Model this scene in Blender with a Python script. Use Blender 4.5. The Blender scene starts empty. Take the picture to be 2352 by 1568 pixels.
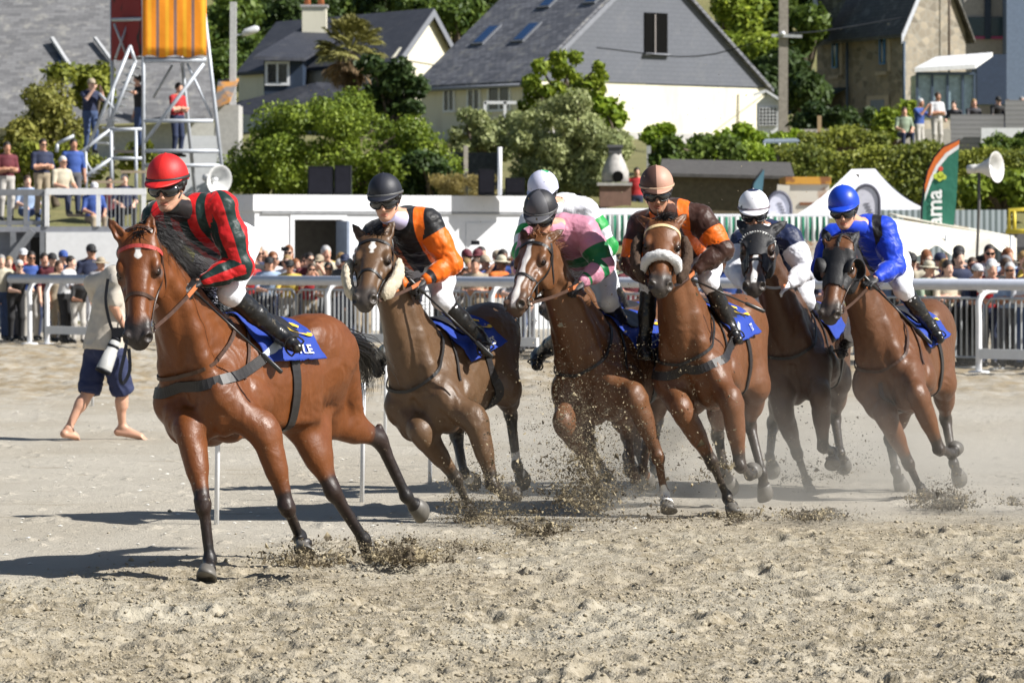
import bpy, bmesh, math, random, os
import numpy as np
from mathutils import Vector, Matrix
from mathutils.bvhtree import BVHTree
import openvdb
R = math.radians
scene = bpy.context.scene
C = scene.collection
# ---------------------------------------------------------------- camera, sky, sun, exposure
HZ = 558.0; FP = 10000.0; CH = 1.93
cam_data = bpy.data.cameras.new('camera'); cam = bpy.data.objects.new('camera', cam_data); C.objects.link(cam)
cam.location = (0, 0, CH); cam.rotation_euler = (R(90), 0, 0)
cam_data.sensor_width = 36; cam_data.lens = 36 * FP / 2352
cam_data.shift_y = -(784 - HZ) / 2352
cam_data.clip_start = 0.5; cam_data.clip_end = 2000
cam_data.dof.use_dof = True; cam_data.dof.focus_distance = 26.5; cam_data.dof.aperture_fstop = 8
scene.camera = cam
SUN_EL = 41.0; SUN_DIR = Vector((0.945, -0.327, 0)).normalized()
w = bpy.data.worlds.new('World'); scene.world = w; w.use_nodes = True
sky = w.node_tree.nodes.new('ShaderNodeTexSky'); sky.sky_type = 'NISHITA'; sky.sun_disc = False
sky.sun_elevation = R(SUN_EL); sky.sun_rotation = math.atan2(SUN_DIR.x, SUN_DIR.y)
bg = w.node_tree.nodes['Background']; bg.inputs[1].default_value = 0.05
w.node_tree.links.new(sky.outputs[0], bg.inputs[0])
sd = bpy.data.lights.new('sun', 'SUN'); sd.energy = 5.0; sd.angle = R(0.53); sd.color = (1, 0.965, 0.91)
sun = bpy.data.objects.new('sun', sd); C.objects.link(sun)
sv = Vector((SUN_DIR.x * math.cos(R(SUN_EL)), SUN_DIR.y * math.cos(R(SUN_EL)), math.sin(R(SUN_EL))))
sun.rotation_euler = sv.to_track_quat('Z', 'Y').to_euler()
scene.view_settings.view_transform = 'Standard'; scene.view_settings.look = 'None'
scene.view_settings.exposure = 0.70; scene.view_settings.gamma = 1
scene.render.engine = 'CYCLES'
scene.cycles.volume_step_rate = .6; scene.cycles.max_bounces = 5; scene.cycles.transparent_max_bounces = 8
scene.cycles.use_denoising = True
rnd = random.Random(7); nr = np.random.RandomState(7)

# ---------------------------------------------------------------- pixel helpers (photo measured at 2352 px wide)
def P(px, py, Y): return np.array([(px - 1176) / FP * Y, Y, CH - (py - HZ) / FP * Y])
def G(px, py): return P(px, py, FP * CH / (py - HZ))
def V3(*a): return np.array(a, float)
def nrm(v):
    v = np.asarray(v, float); n = np.linalg.norm(v); return v / n if n > 1e-9 else v
def reach(A, px, py, L, s):
    d = V3((px - 1176) / FP, 1, -(py - HZ) / FP); C0 = V3(0, 0, CH) - A
    a = d @ d; b = 2 * d @ C0; c = C0 @ C0 - L * L; D = b * b - 4 * a * c
    Y = -b / (2 * a) if D < 0 else (-b + s * math.sqrt(D)) / (2 * a)
    return P(px, py, Y)

# ---------------------------------------------------------------- objects
def tag(o, label=None, cat=None, group=None, kind=None):
    if label: o['label'] = label
    if cat: o['category'] = cat
    if group: o['group'] = group
    if kind: o['kind'] = kind
    return o
def link_mesh(name, verts, faces, mats=None, parent=None, smooth=True, mi=None):
    me = bpy.data.meshes.new(name)
    me.from_pydata([tuple(map(float, v)) for v in verts], [], [tuple(map(int, f)) for f in faces]); me.update()
    if mats is not None:
        for m in (mats if isinstance(mats, (list, tuple)) else [mats]): me.materials.append(m)
    if mi is not None: me.polygons.foreach_set('material_index', np.asarray(mi, np.int32))
    if smooth: me.polygons.foreach_set('use_smooth', np.ones(len(me.polygons), bool))
    o = bpy.data.objects.new(name, me); C.objects.link(o)
    if parent is not None: o.parent = parent; o.matrix_parent_inverse = Matrix.Translation(-Vector(parent.location))
    return o
def link_np(name, pts, quads, mat=None, parent=None):
    me = bpy.data.meshes.new(name)
    nv, nq, k = len(pts), len(quads), quads.shape[1]
    me.vertices.add(nv); me.vertices.foreach_set('co', pts.astype(np.float32).ravel())
    me.loops.add(nq * k); me.loops.foreach_set('vertex_index', quads.astype(np.int32).ravel())
    me.polygons.add(nq); me.polygons.foreach_set('loop_start', np.arange(0, nq * k, k, dtype=np.int32))
    me.polygons.foreach_set('loop_total', np.full(nq, k, np.int32))
    me.polygons.foreach_set('use_smooth', np.ones(nq, bool))
    me.update(calc_edges=True); me.validate()
    if mat is not None:
        for m in (mat if isinstance(mat, (list, tuple)) else [mat]): me.materials.append(m)
    o = bpy.data.objects.new(name, me); C.objects.link(o)
    if parent is not None: o.parent = parent; o.matrix_parent_inverse = Matrix.Translation(-Vector(parent.location))
    return o
def empty(name, loc, label=None, cat=None, group=None):
    o = bpy.data.objects.new(name, None); C.objects.link(o); o.location = tuple(map(float, loc)); o.empty_display_size = .2
    return tag(o, label, cat, group)
def attr(o, name, vals):
    a = o.data.attributes.new(name, 'FLOAT', 'POINT'); a.data.foreach_set('value', np.asarray(vals, np.float32))
def copy_tree(o, parent=None):
    c = o.copy(); C.objects.link(c)
    if parent is not None: c.parent = parent
    for ch in o.children: copy_tree(ch, c)
    return c

class MB:
    'collects shapes for one mesh'
    def __init__(s): s.v = []; s.f = []; s.m = []
    def add(s, v, f, m=0):
        b = len(s.v); s.v.extend([tuple(map(float, q)) for q in v]); s.f.extend([tuple(i + b for i in q) for q in f]); s.m.extend([m] * len(f)); return s
    def box(s, lo, hi, m=0, M=None):
        x0, y0, z0 = lo; x1, y1, z1 = hi
        v = [V3(x, y, z) for x in (x0, x1) for y in (y0, y1) for z in (z0, z1)]
        if M is not None: v = [np.array(M @ Vector(q)) for q in v]
        return s.add(v, [(0, 1, 3, 2), (4, 6, 7, 5), (0, 4, 5, 1), (2, 3, 7, 6), (0, 2, 6, 4), (1, 5, 7, 3)], m)
    def hexa(s, v8, m=0):
        'bottom four then top four, both in ring order'
        return s.add(v8, [(3, 2, 1, 0), (4, 5, 6, 7), (0, 1, 5, 4), (1, 2, 6, 5), (2, 3, 7, 6), (3, 0, 4, 7)], m)
    def tube(s, pts, r, n=8, m=0, cap=True, flat=1.0, up=None):
        pts = [np.asarray(p, float) for p in pts]; rs = r if isinstance(r, (list, tuple, np.ndarray)) else [r] * len(pts)
        rings = []; u = np.asarray(up, float) if up is not None else None
        for i, p in enumerate(pts):
            t = nrm(pts[min(i + 1, len(pts) - 1)] - pts[max(i - 1, 0)])
            if u is None: u = V3(0, 0, 1) if abs(t[2]) < .9 else V3(1, 0, 0)
            u = nrm(u - t * (u @ t)); b = np.cross(t, u)
            rings.append([p + rs[i] * (math.cos(2 * math.pi * k / n) * u + flat * math.sin(2 * math.pi * k / n) * b) for k in range(n)])
        v = [q for g in rings for q in g]; f = []
        for i in range(len(pts) - 1):
            for k in range(n): f.append((i * n + k, i * n + (k + 1) % n, (i + 1) * n + (k + 1) % n, (i + 1) * n + k))
        if cap: f.append(tuple(range(n - 1, -1, -1))); f.append(tuple(range(len(v) - n, len(v))))
        return s.add(v, f, m)
    def bar(s, a, b, w, h=None, m=0, up=(0, 0, 1)):
        a = np.asarray(a, float); b = np.asarray(b, float); h = h or w
        t = nrm(b - a); u = np.asarray(up, float)
        if abs(t @ u) > .95: u = V3(0, 1, 0)
        u = nrm(u - t * (u @ t)); q = np.cross(t, u)
        return s.hexa([a + u * i * h / 2 + q * j * w / 2 for i, j in ((-1, -1), (-1, 1), (1, 1), (1, -1))] + [b + u * i * h / 2 + q * j * w / 2 for i, j in ((-1, -1), (-1, 1), (1, 1), (1, -1))], m)
    def lathe(s, o, axis, prof, n=20, m=0):
        'prof: (distance along axis, radius)'
        axis = nrm(axis); u = V3(0, 0, 1) if abs(axis[2]) < .9 else V3(1, 0, 0); u = nrm(u - axis * (u @ axis)); b = np.cross(axis, u); o = np.asarray(o, float)
        v = [o + axis * d + r * (math.cos(2 * math.pi * k / n) * u + math.sin(2 * math.pi * k / n) * b) for d, r in prof for k in range(n)]
        f = [(i * n + k, i * n + (k + 1) % n, (i + 1) * n + (k + 1) % n, (i + 1) * n + k) for i in range(len(prof) - 1) for k in range(n)]
        f.append(tuple(range(n - 1, -1, -1))); f.append(tuple(range(len(v) - n, len(v))))
        return s.add(v, f, m)
    def build(s, name, mat, parent=None, smooth=False):
        return link_mesh(name, s.v, s.f, mat, parent, smooth, s.m if isinstance(mat, (list, tuple)) else None)

# ---------------------------------------------------------------- signed distance modelling
class Field:
    def __init__(s, lo, hi, h):
        s.h = h; s.lo = np.asarray(lo, float); s.n = np.ceil((np.asarray(hi) - s.lo) / h).astype(int) + 1
        s.a = np.full(s.n, 1.0, np.float32)
    def blk(s, lo, hi):
        i0 = np.clip(np.floor((lo - s.lo) / s.h).astype(int), 0, s.n); i1 = np.clip(np.ceil((hi - s.lo) / s.h).astype(int) + 1, 0, s.n)
        if (i1 <= i0).any(): return None
        ax = [(s.lo[k] + s.h * np.arange(i0[k], i1[k])).astype(np.float32) for k in range(3)]
        return (slice(i0[0], i1[0]), slice(i0[1], i1[1]), slice(i0[2], i1[2])), ax[0][:, None, None], ax[1][None, :, None], ax[2][None, None, :]
    def put(s, sl, d, k, sub=False):
        a = s.a[sl]
        if sub:
            d = -d; hh = np.maximum(k - np.abs(a - d), 0) / k; s.a[sl] = np.maximum(a, d) + hh * hh * k * .25
        else:
            hh = np.maximum(k - np.abs(a - d), 0) / k; s.a[sl] = np.minimum(a, d) - hh * hh * k * .25
    def cone(s, a, b, ra, rb, k=.03, w=None, ratio=1.0, sub=False):
        a = np.asarray(a, float); b = np.asarray(b, float); m = max(ra, rb) * max(1, ratio) + k / min(1, ratio) + 2 * s.h
        q = s.blk(np.minimum(a, b) - m, np.maximum(a, b) + m)
        if q is None: return s
        sl, X, Y, Z = q; X = X - a[0]; Y = Y - a[1]; Z = Z - a[2]; ba = b - a
        if w is not None and ratio != 1:
            w = nrm(w); c = (X * w[0] + Y * w[1] + Z * w[2]) * (1 / ratio - 1)
            X = X + c * w[0]; Y = Y + c * w[1]; Z = Z + c * w[2]; ba = ba + w * (ba @ w) * (1 / ratio - 1)
        l2 = max(float(ba @ ba), 1e-9)
        t = np.clip((X * ba[0] + Y * ba[1] + Z * ba[2]) / l2, 0, 1)
        d = np.sqrt((X - t * ba[0]) ** 2 + (Y - t * ba[1]) ** 2 + (Z - t * ba[2]) ** 2) - (ra + (rb - ra) * t)
        if ratio < 1: d = d * ratio ** .5
        s.put(sl, d, k, sub); return s
    def ell(s, c, ax, r, k=.03, sub=False):
        c = np.asarray(c, float); ax = np.asarray(ax, float); r = np.asarray(r, float)
        ext = np.sqrt(((ax * (r[:, None] + 1.6 * k)) ** 2).sum(0)) + 2 * s.h
        q = s.blk(c - ext, c + ext)
        if q is None: return s
        sl, X, Y, Z = q; X = X - c[0]; Y = Y - c[1]; Z = Z - c[2]
        u = [X * ax[i][0] + Y * ax[i][1] + Z * ax[i][2] for i in range(3)]
        k0 = np.sqrt(sum((u[i] / r[i]) ** 2 for i in range(3))); k1 = np.sqrt(sum((u[i] / r[i] ** 2) ** 2 for i in range(3))) + 1e-6
        s.put(sl, k0 * (k0 - 1) / k1, k, sub); return s
    def path(s, pts, rs, k=.03, w=None, ratio=1.0):
        for i in range(len(pts) - 1): s.cone(pts[i], pts[i + 1], rs[i], rs[i + 1], k, w, ratio)
        return s
    def mesh(s):
        h = s.h; g = openvdb.FloatGrid(3 * h); g.copyFromArray(np.clip(s.a, -3 * h, 3 * h), tolerance=1e-7)
        p, q = g.convertToQuads(0.0)
        return p * h + s.lo, np.ascontiguousarray(q)
def smooth_np(p, q, it=1, f=.5):
    e = np.concatenate([q[:, [0, 1]], q[:, [1, 2]], q[:, [2, 3]], q[:, [3, 0]]]); e = np.concatenate([e, e[:, ::-1]])
    n = np.bincount(e[:, 0], minlength=len(p)).astype(float); n[n == 0] = 1
    for _ in range(it):
        s = np.stack([np.bincount(e[:, 0], weights=p[e[:, 1], k], minlength=len(p)) for k in range(3)], 1) / n[:, None]
        p = p * (1 - f) + s * f
    return p
def bvh_of(p, q): return BVHTree.FromPolygons([Vector(v) for v in p], [tuple(map(int, f)) for f in q])
def bez(p, n):
    'Catmull-Rom through points'
    p = [np.asarray(v, float) for v in p]
    if len(p) == 2: return [p[0] + (p[1] - p[0]) * i / n for i in range(n + 1)]
    ext = [2 * p[0] - p[1]] + p + [2 * p[-1] - p[-2]]; out = []
    seg = len(p) - 1
    for i in range(n + 1):
        t = i / n * seg; j = min(int(t), seg - 1); t -= j; a, b, c, d = ext[j:j + 4]
        out.append(.5 * (2 * b + (c - a) * t + (2 * a - 5 * b + 4 * c - d) * t * t + (3 * b - 3 * c + d - a) * t ** 3))
    return out
def strap(mb, pts, wd, th, bvh=None, n=24, off=.003, up=None, m=0, maxd=.25):
    'a flat strap along pts; with bvh it lies on that surface'
    ps = bez(pts, n); ns = []; out = []
    for p in ps:
        if bvh is not None:
            c, nn, _, dist = bvh.find_nearest(Vector(p))
            if c is not None and dist < maxd: out.append(np.array(c) + np.array(nn) * off); ns.append(np.array(nn)); continue
        out.append(np.asarray(p)); ns.append(np.asarray(up, float) if up is not None else V3(0, -1, .3))
    if bvh is not None:
        for _ in range(4): out = [out[0]] + [(out[i - 1] + 2 * out[i] + out[i + 1]) / 4 for i in range(1, len(out) - 1)] + [out[-1]]
        for _ in range(14): ns = [ns[0]] + [nrm(ns[i - 1] + 2 * ns[i] + ns[i + 1]) for i in range(1, len(ns) - 1)] + [ns[-1]]
    v = []; f = []
    for i, p in enumerate(out):
        t = nrm(out[min(i + 1, n)] - out[max(i - 1, 0)]); u = nrm(ns[i] - t * (ns[i] @ t)); b = np.cross(t, u)
        v += [p + b * wd / 2, p + b * wd / 2 + u * th, p - b * wd / 2 + u * th, p - b * wd / 2]
    for i in range(n):
        for k in range(4): f.append((i * 4 + k, i * 4 + (k + 1) % 4, i * 4 + 4 + (k + 1) % 4, i * 4 + 4 + k))
    f += [(3, 2, 1, 0), (n * 4, n * 4 + 1, n * 4 + 2, n * 4 + 3)]
    mb.add(v, f, m); return out

from mathutils import noise as mnoise
def wrinkle(p, q, amp, fr=7.0, stretch=None, seed=0):
    n = np.zeros_like(p); fn = np.cross(p[q[:, 2]] - p[q[:, 0]], p[q[:, 3]] - p[q[:, 1]])
    for k in range(4): np.add.at(n, q[:, k], fn)
    n /= np.linalg.norm(n, axis=1)[:, None] + 1e-9; o = Vector((seed * 3.1, seed * 1.7, 0))
    d = np.empty(len(p))
    for i in range(len(p)):
        v = Vector(p[i]) * fr + o; w1 = mnoise.noise(v * .6); d[i] = (1 - abs(mnoise.noise(v * 1.3 + Vector((w1, w1, w1)) * 1.5)) * 2.2) * .6 + mnoise.noise(v * 3) * .3
    return p + n * (d * amp)[:, None]
# ---------------------------------------------------------------- materials
class Mat:
    def __init__(s, name):
        s.m = bpy.data.materials.new(name); s.m.use_nodes = True; s.t = s.m.node_tree; s.b = s.t.nodes['Principled BSDF']
    def n(s, kind, **kw):
        x = s.t.nodes.new('ShaderNode' + kind)
        for k, v in kw.items():
            if k.startswith('i_'):
                key = k[2:]; x.inputs[int(key) if key.isdigit() else key].default_value = v
            else: setattr(x, k, v)
        return x
    def l(s, a, b): s.t.links.new(a, b)
    def set(s, **kw):
        for k, v in kw.items(): s.b.inputs[k.replace('_', ' ')].default_value = v
        return s
    def noise(s, scale, detail=3, rough=.55, coord='Object', scl=None, dist=0):
        tc = s.n('TexCoord'); src = tc.outputs[coord]
        if scl is not None:
            mp = s.n('Mapping'); mp.inputs['Scale'].default_value = scl; s.l(src, mp.inputs[0]); src = mp.outputs[0]
        x = s.n('TexNoise'); x.inputs['Scale'].default_value = scale; x.inputs['Detail'].default_value = detail; x.inputs['Roughness'].default_value = rough; x.inputs['Distortion'].default_value = dist
        s.l(src, x.inputs['Vector']); return x.outputs['Fac']
    def ramp(s, fac, stops, mode='LINEAR'):
        r = s.n('ValToRGB'); cr = r.color_ramp; cr.interpolation = mode
        cr.elements[0].position = stops[0][0]; cr.elements[0].color = (*stops[0][1], 1) if len(stops[0][1]) == 3 else stops[0][1]
        cr.elements[1].position = stops[-1][0]; cr.elements[1].color = (*stops[-1][1], 1)
        for p, c in stops[1:-1]: e = cr.elements.new(p); e.color = (*c, 1)
        s.l(fac, r.inputs[0]); return r.outputs[0]
    def mix(s, fac, a, b, bt='MIX'):
        x = s.n('Mix', data_type='RGBA', blend_type=bt)
        for val, idx in ((fac, 0), (a, 6), (b, 7)):
            if hasattr(val, 'is_output'): s.l(val, x.inputs[idx])
            else: x.inputs[idx].default_value = val if idx == 0 else ((*val, 1) if len(val) == 3 else val)
        return x.outputs[2]
    def math(s, op, a, b=0.0, clamp=False):
        x = s.n('Math', operation=op, use_clamp=clamp)
        for val, idx in ((a, 0), (b, 1)):
            if hasattr(val, 'is_output'): s.l(val, x.inputs[idx])
            else: x.inputs[idx].default_value = val
        return x.outputs[0]
    def attr(s, name): return s.n('Attribute', attribute_name=name).outputs['Fac']
    def step(s, v, e=.5, soft=.02):
        x = s.n('MapRange', interpolation_type='SMOOTHSTEP'); s.l(v, x.inputs[0]); x.inputs[1].default_value = e - soft; x.inputs[2].default_value = e + soft; return x.outputs[0]
    def col(s, c):
        if hasattr(c, 'is_output'): s.l(c, s.b.inputs['Base Color'])
        else: s.b.inputs['Base Color'].default_value = (*c, 1)
        return s
    def bump(s, h, st=.3, d=.01):
        b = s.n('Bump'); b.inputs['Strength'].default_value = st; b.inputs['Distance'].default_value = d; s.l(h, b.inputs['Height'])
        s.l(b.outputs[0], s.b.inputs['Normal']); return s
MC = {}
def plain(name, c, rough=.5, metal=0, var=.12, scale=8, bump=0, spec=.5):
    'one material with mild colour and roughness variation'
    if name in MC: return MC[name]
    m = Mat(name); nz = m.noise(scale, 4)
    lo = tuple(x * (1 - var) for x in c); hi = tuple(min(1, x * (1 + var)) for x in c)
    m.col(m.ramp(nz, [(.3, lo), (.7, hi)])); m.set(Roughness=rough, Metallic=metal); m.b.inputs['Specular IOR Level'].default_value = spec
    if bump: m.bump(m.noise(scale * 6, 3), bump, .01)
    MC[name] = m.m; return m.m
# ---------------------------------------------------------------- ground
def vnoise(x, y, seed=0):
    'value noise on arrays'
    xi = np.floor(x).astype(np.int64); yi = np.floor(y).astype(np.int64); fx = x - xi; fy = y - yi; fx = fx * fx * (3 - 2 * fx); fy = fy * fy * (3 - 2 * fy)
    def hsh(a, b):
        n = (a * 374761393 + b * 668265263 + seed * 1442695041) & 0x7fffffff; n = ((n ^ (n >> 13)) * 1274126177) & 0x7fffffff; return ((n ^ (n >> 16)) & 0xffff) / 65535.0
    return (hsh(xi, yi) * (1 - fx) + hsh(xi + 1, yi) * fx) * (1 - fy) + (hsh(xi, yi + 1) * (1 - fx) + hsh(xi + 1, yi + 1) * fx) * fy
def fbm(x, y, o=4, seed=0): return sum(vnoise(x * 2 ** k, y * 2 ** k, seed + k) * .5 ** k for k in range(o)) / 1.9
def churn(x, Y):
    px = 1176 + x / Y * FP; py = HZ + CH * FP / Y
    edge = np.where(px < 900, 1318 - .125 * px, 1205 - .05 * (px - 900)); edge = np.where(px > 1700, 1165 + 0 * px, edge)
    return np.clip((py - edge + 30 * (fbm(x * 1.3, Y * 1.3, 3, 5) - .5)) / 45, 0, 1)
_pr = random.Random(17); PITS = []
while len(PITS) < 260:
    _g = G(_pr.uniform(-60, 2410), _pr.uniform(1190, 1580)); PITS.append((_g[0], _g[1], _pr.uniform(.045, .085)))
def gheight(x, Y):
    c = churn(x, Y)
    n = fbm(x * 3.2, Y * 2.4, 4, 11) - .5; lump = np.maximum(0, fbm(x * 17, Y * 13, 3, 21) - .54) * .06 + (fbm(x * 30, Y * 26, 2, 71) - .5) * .022; ridge = np.sin((Y + .25 * x) * 7 + 3 * fbm(x, Y, 2, 3)) * .008
    pit = np.zeros_like(np.asarray(x, float))
    for hx_, hy_, hr_ in PITS: q = ((x - hx_) ** 2 + ((Y - hy_) * .8) ** 2) / hr_ ** 2; pit += np.where(q < 6, np.exp(-.5 * q) * -.045 + np.exp(-1.2 * (np.sqrt(q) - 1.9) ** 2) * .022, 0)
    n = n + pit / .07
    far = np.clip((Y - 52) / 6, 0, 1) * (1 - np.clip((Y - 80) / 6, 0, 1))
    return c * (n * .07 + lump + ridge - .012) + (1 - c) * (((fbm(x * 2, Y * 1.2, 3, 31) - .5) * .022 + np.maximum(0, fbm(x * 7, Y * 4, 3, 33) - .62) * .10)) * (1 - far) + far * (fbm(x * 3, Y * 2, 3, 41) - .5) * .16
M_sand = Mat('beach_sand')
_n1 = M_sand.noise(.9, 5, .6, scl=(1, .8, 1)); _n2 = M_sand.noise(14, 5, .65); _n3 = M_sand.noise(70, 3, .6); _ch = M_sand.attr('churn'); _far = M_sand.attr('far')
_c = M_sand.mix(_n1, (.37, .34, .285), (.475, .44, .375))
_cc = M_sand.mix(M_sand.step(_n2, .50, .14), (.22, .185, .125), (.40, .355, .275)); _c = M_sand.mix(_ch, _c, _cc)
_c = M_sand.mix(M_sand.math('MULTIPLY', _far, M_sand.step(M_sand.noise(2.2, 5, .65, scl=(1, .5, 1)), .5, .14)), _c, (.30, .235, .145))
_c = M_sand.mix(M_sand.math('MULTIPLY', M_sand.step(_n3, .68, .08), .30), _c, (.24, .20, .14))
_dry = M_sand.step(M_sand.noise(.8, 5, .65, scl=(1, .45, 1)), .53, .10); _c = M_sand.mix(M_sand.math('MULTIPLY', _dry, M_sand.math('MULTIPLY', _ch, .55)), _c, (.44, .41, .335))
_big = M_sand.step(M_sand.noise(.38, 4, .6, scl=(1, .5, 1)), .52, .12); _c = M_sand.mix(M_sand.math('MULTIPLY', _big, .30), _c, (.27, .225, .155))
_str = M_sand.step(M_sand.noise(1.3, 6, .7, scl=(.55, 1.3, 1)), .63, .05); _c = M_sand.mix(M_sand.math('MULTIPLY', _str, M_sand.math('SUBTRACT', .55, M_sand.math('MULTIPLY', _ch, .4))), _c, (.25, .215, .155))
M_sand.col(_c).set(Roughness=.92); M_sand.b.inputs['Specular IOR Level'].default_value = .15
M_sand.bump(M_sand.math('ADD', M_sand.math('MULTIPLY', _n2, .8), M_sand.math('MULTIPLY', _n3, .5)), .9, .03); M_sand = M_sand.m
def sheet(name, px0, px1, Ya, nx, mat):
    Ya = np.asarray(Ya); u = np.linspace(0, 1, nx + 1); X = np.empty((len(Ya), nx + 1)); YY = np.repeat(Ya[:, None], nx + 1, 1)
    for i, y in enumerate(Ya): X[i] = (px0 - 1176) / FP * y + (px1 - px0) / FP * y * u
    Zz = gheight(X, YY) * np.clip(np.minimum(u, 1 - u) / .05, 0, 1)[None] * np.clip((YY - 14) / 1.0, 0, 1); n = nx + 1; i = np.arange(len(Ya) - 1)[:, None] * n + np.arange(nx)[None]
    q = np.stack([i, i + 1, i + n + 1, i + n], -1).reshape(-1, 4)
    o = link_np(name, np.stack([X, YY, Zz], -1).reshape(-1, 3), q, mat)
    ym = YY.ravel(); attr(o, 'churn', churn(X, YY).ravel()); attr(o, 'far', np.clip((ym - 50) / 8, 0, 1) * (1 - np.clip((ym - 84) / 5, 0, 1))); o['kind'] = 'structure'; return o
_Y = [14.0]
while _Y[-1] < 112: _Y.append(_Y[-1] + (.028 if _Y[-1] < 31 else .028 * (_Y[-1] / 31) ** 2.6))
sheet('ground', -700, 3050, _Y, 620, M_sand)
_xl = lambda y: (-700 - 1176) / FP * y
_xr = lambda y: (3050 - 1176) / FP * y
_ye = _Y[-1]
link_mesh('surrounding_ground', [(-400, -60, 0), (400, -60, 0), (400, 14, 0), (_xr(14), 14, 0), (_xl(14), 14, 0), (-400, 14, 0), (_xl(_ye), _ye, 0), (-400, _ye, 0), (400, _ye, 0), (_xr(_ye), _ye, 0), (-400, 330, 0), (400, 330, 0)], [(0, 1, 2, 3, 4, 5), (5, 4, 6, 7), (3, 2, 8, 9), (7, 6, 9, 8, 11, 10)], M_sand)['kind'] = 'structure'
def chunk(rr, s):
    v = [V3(0, 0, 1), V3(0, 0, -.7)] + [V3(math.cos(a), math.sin(a), rr.uniform(-.5, .5)) for a in np.linspace(0, 2 * math.pi, 6)[:5]]
    v = [q * s * V3(rr.uniform(.7, 1.25), rr.uniform(.7, 1.25), rr.uniform(.6, 1.0)) for q in v]
    f = [(0, 2 + i, 2 + (i + 1) % 5) for i in range(5)] + [(1, 2 + (i + 1) % 5, 2 + i) for i in range(5)]; return v, f
M_clod = Mat('sand_clod'); M_clod.col(M_clod.mix(M_clod.noise(9, 4), (.27, .225, .15), (.46, .405, .30))).set(Roughness=.95).bump(M_clod.noise(60, 3), .8, .02); M_clod = M_clod.m
M_wet = Mat('damp_flying_sand'); M_wet.col(M_wet.mix(M_wet.step(M_wet.noise(6, 2), .55, .1), (.075, .058, .036), (.36, .30, .19))).set(Roughness=.9); M_wet = M_wet.m
if not os.environ.get('NOGROUND'):
    rs = np.random.RandomState(3); k = 80000; py = np.where(rs.rand(k) < .8, rs.uniform(1175, 1580, k), rs.uniform(1290, 1580, k)); px = rs.uniform(-80, 2430, k)
    gy = FP * CH / (py - HZ); gx = (px - 1176) / FP * gy; keep = rs.rand(k) < churn(gx, gy) * .98 + .015; gx, gy = gx[keep][:46000], gy[keep][:46000]; k = len(gx); gz = gheight(gx, gy)
    sz = np.minimum(.024, .0042 * np.exp(rs.normal(0, .62, k)))[:, None, None]; rg = np.linspace(0, 2 * np.pi, 6)[:5][None] + rs.uniform(0, 6.28, (k, 1)); v = np.zeros((k, 7, 3)); v[:, 0, 2] = 1; v[:, 1, 2] = -.7; v[:, 2:, 0] = np.cos(rg); v[:, 2:, 1] = np.sin(rg); v[:, 2:, 2] = rs.uniform(-.5, .5, (k, 5))
    v = v * sz * rs.uniform(.75, 1.2, (k, 7, 3)) * V3(1, 1, .75) + np.stack([gx, gy, gz + sz[:, 0, 0] * .2], 1)[:, None]; f0 = np.array([(0, 2 + i, 2 + (i + 1) % 5) for i in range(5)] + [(1, 2 + (i + 1) % 5, 2 + i) for i in range(5)])
    clods = link_np('sand_clods', v.reshape(-1, 3), (f0[None] + 7 * np.arange(k)[:, None, None]).reshape(-1, 3), M_clod); clods.data.polygons.foreach_set('use_smooth', np.ones(len(clods.data.polygons), bool)); rr = random.Random(3)
    tag(clods, 'loose clods of sand kicked up over the churned track', 'sand', kind='stuff')
    mb = MB()
    for _ in range(420):
        py = 920 + 380 * rr.random() ** 1.3; px = rr.uniform(-60, 1500); g = G(px, py); v, f = chunk(rr, rr.uniform(.008, .022)); mb.add([q * V3(1, 1, .4) + V3(g[0], g[1], float(gheight(np.array([g[0]]), np.array([g[1]]))[0]) + .004) for q in v], f)
    tag(mb.build('shell_fragments', plain('broken_shell', (.66, .64, .58), .6), None), 'white broken shells scattered on the flat beach', 'shells', kind='stuff')
# terrain behind the beach
M_grass = Mat('garden_grass'); M_grass.col(M_grass.mix(M_grass.noise(1.2, 5), (.09, .11, .03), (.25, .21, .09))).set(Roughness=.9).bump(M_grass.noise(14, 3), .6, .1); M_grass = M_grass.m
def zt(Y): return float(np.interp(Y, [103, 104, 112, 130, 150, 165, 180, 210, 235, 260], [0.0, 1.2, 2.4, 4.2, 5.4, 6.0, 6.3, 7.2, 10, 20]))
_ys = [103.5, 104, 108, 112, 120, 130, 140, 150, 158, 165, 180, 200, 230, 260]; _xs = np.linspace(-60, 60, 41)
_v = [(x, y, zt(y) + (.25 * math.sin(x * .7 + y) if y > 105 else 0)) for y in _ys for x in _xs]; _v = [(x, 104, 0) if y == 103.5 else (x, y, z) for (x, y, z) in _v]
link_mesh('garden_terrain', _v, [(i * 41 + j, i * 41 + j + 1, (i + 1) * 41 + j + 1, (i + 1) * 41 + j) for i in range(len(_ys) - 1) for j in range(40)], M_grass)['kind'] = 'structure'

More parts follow.
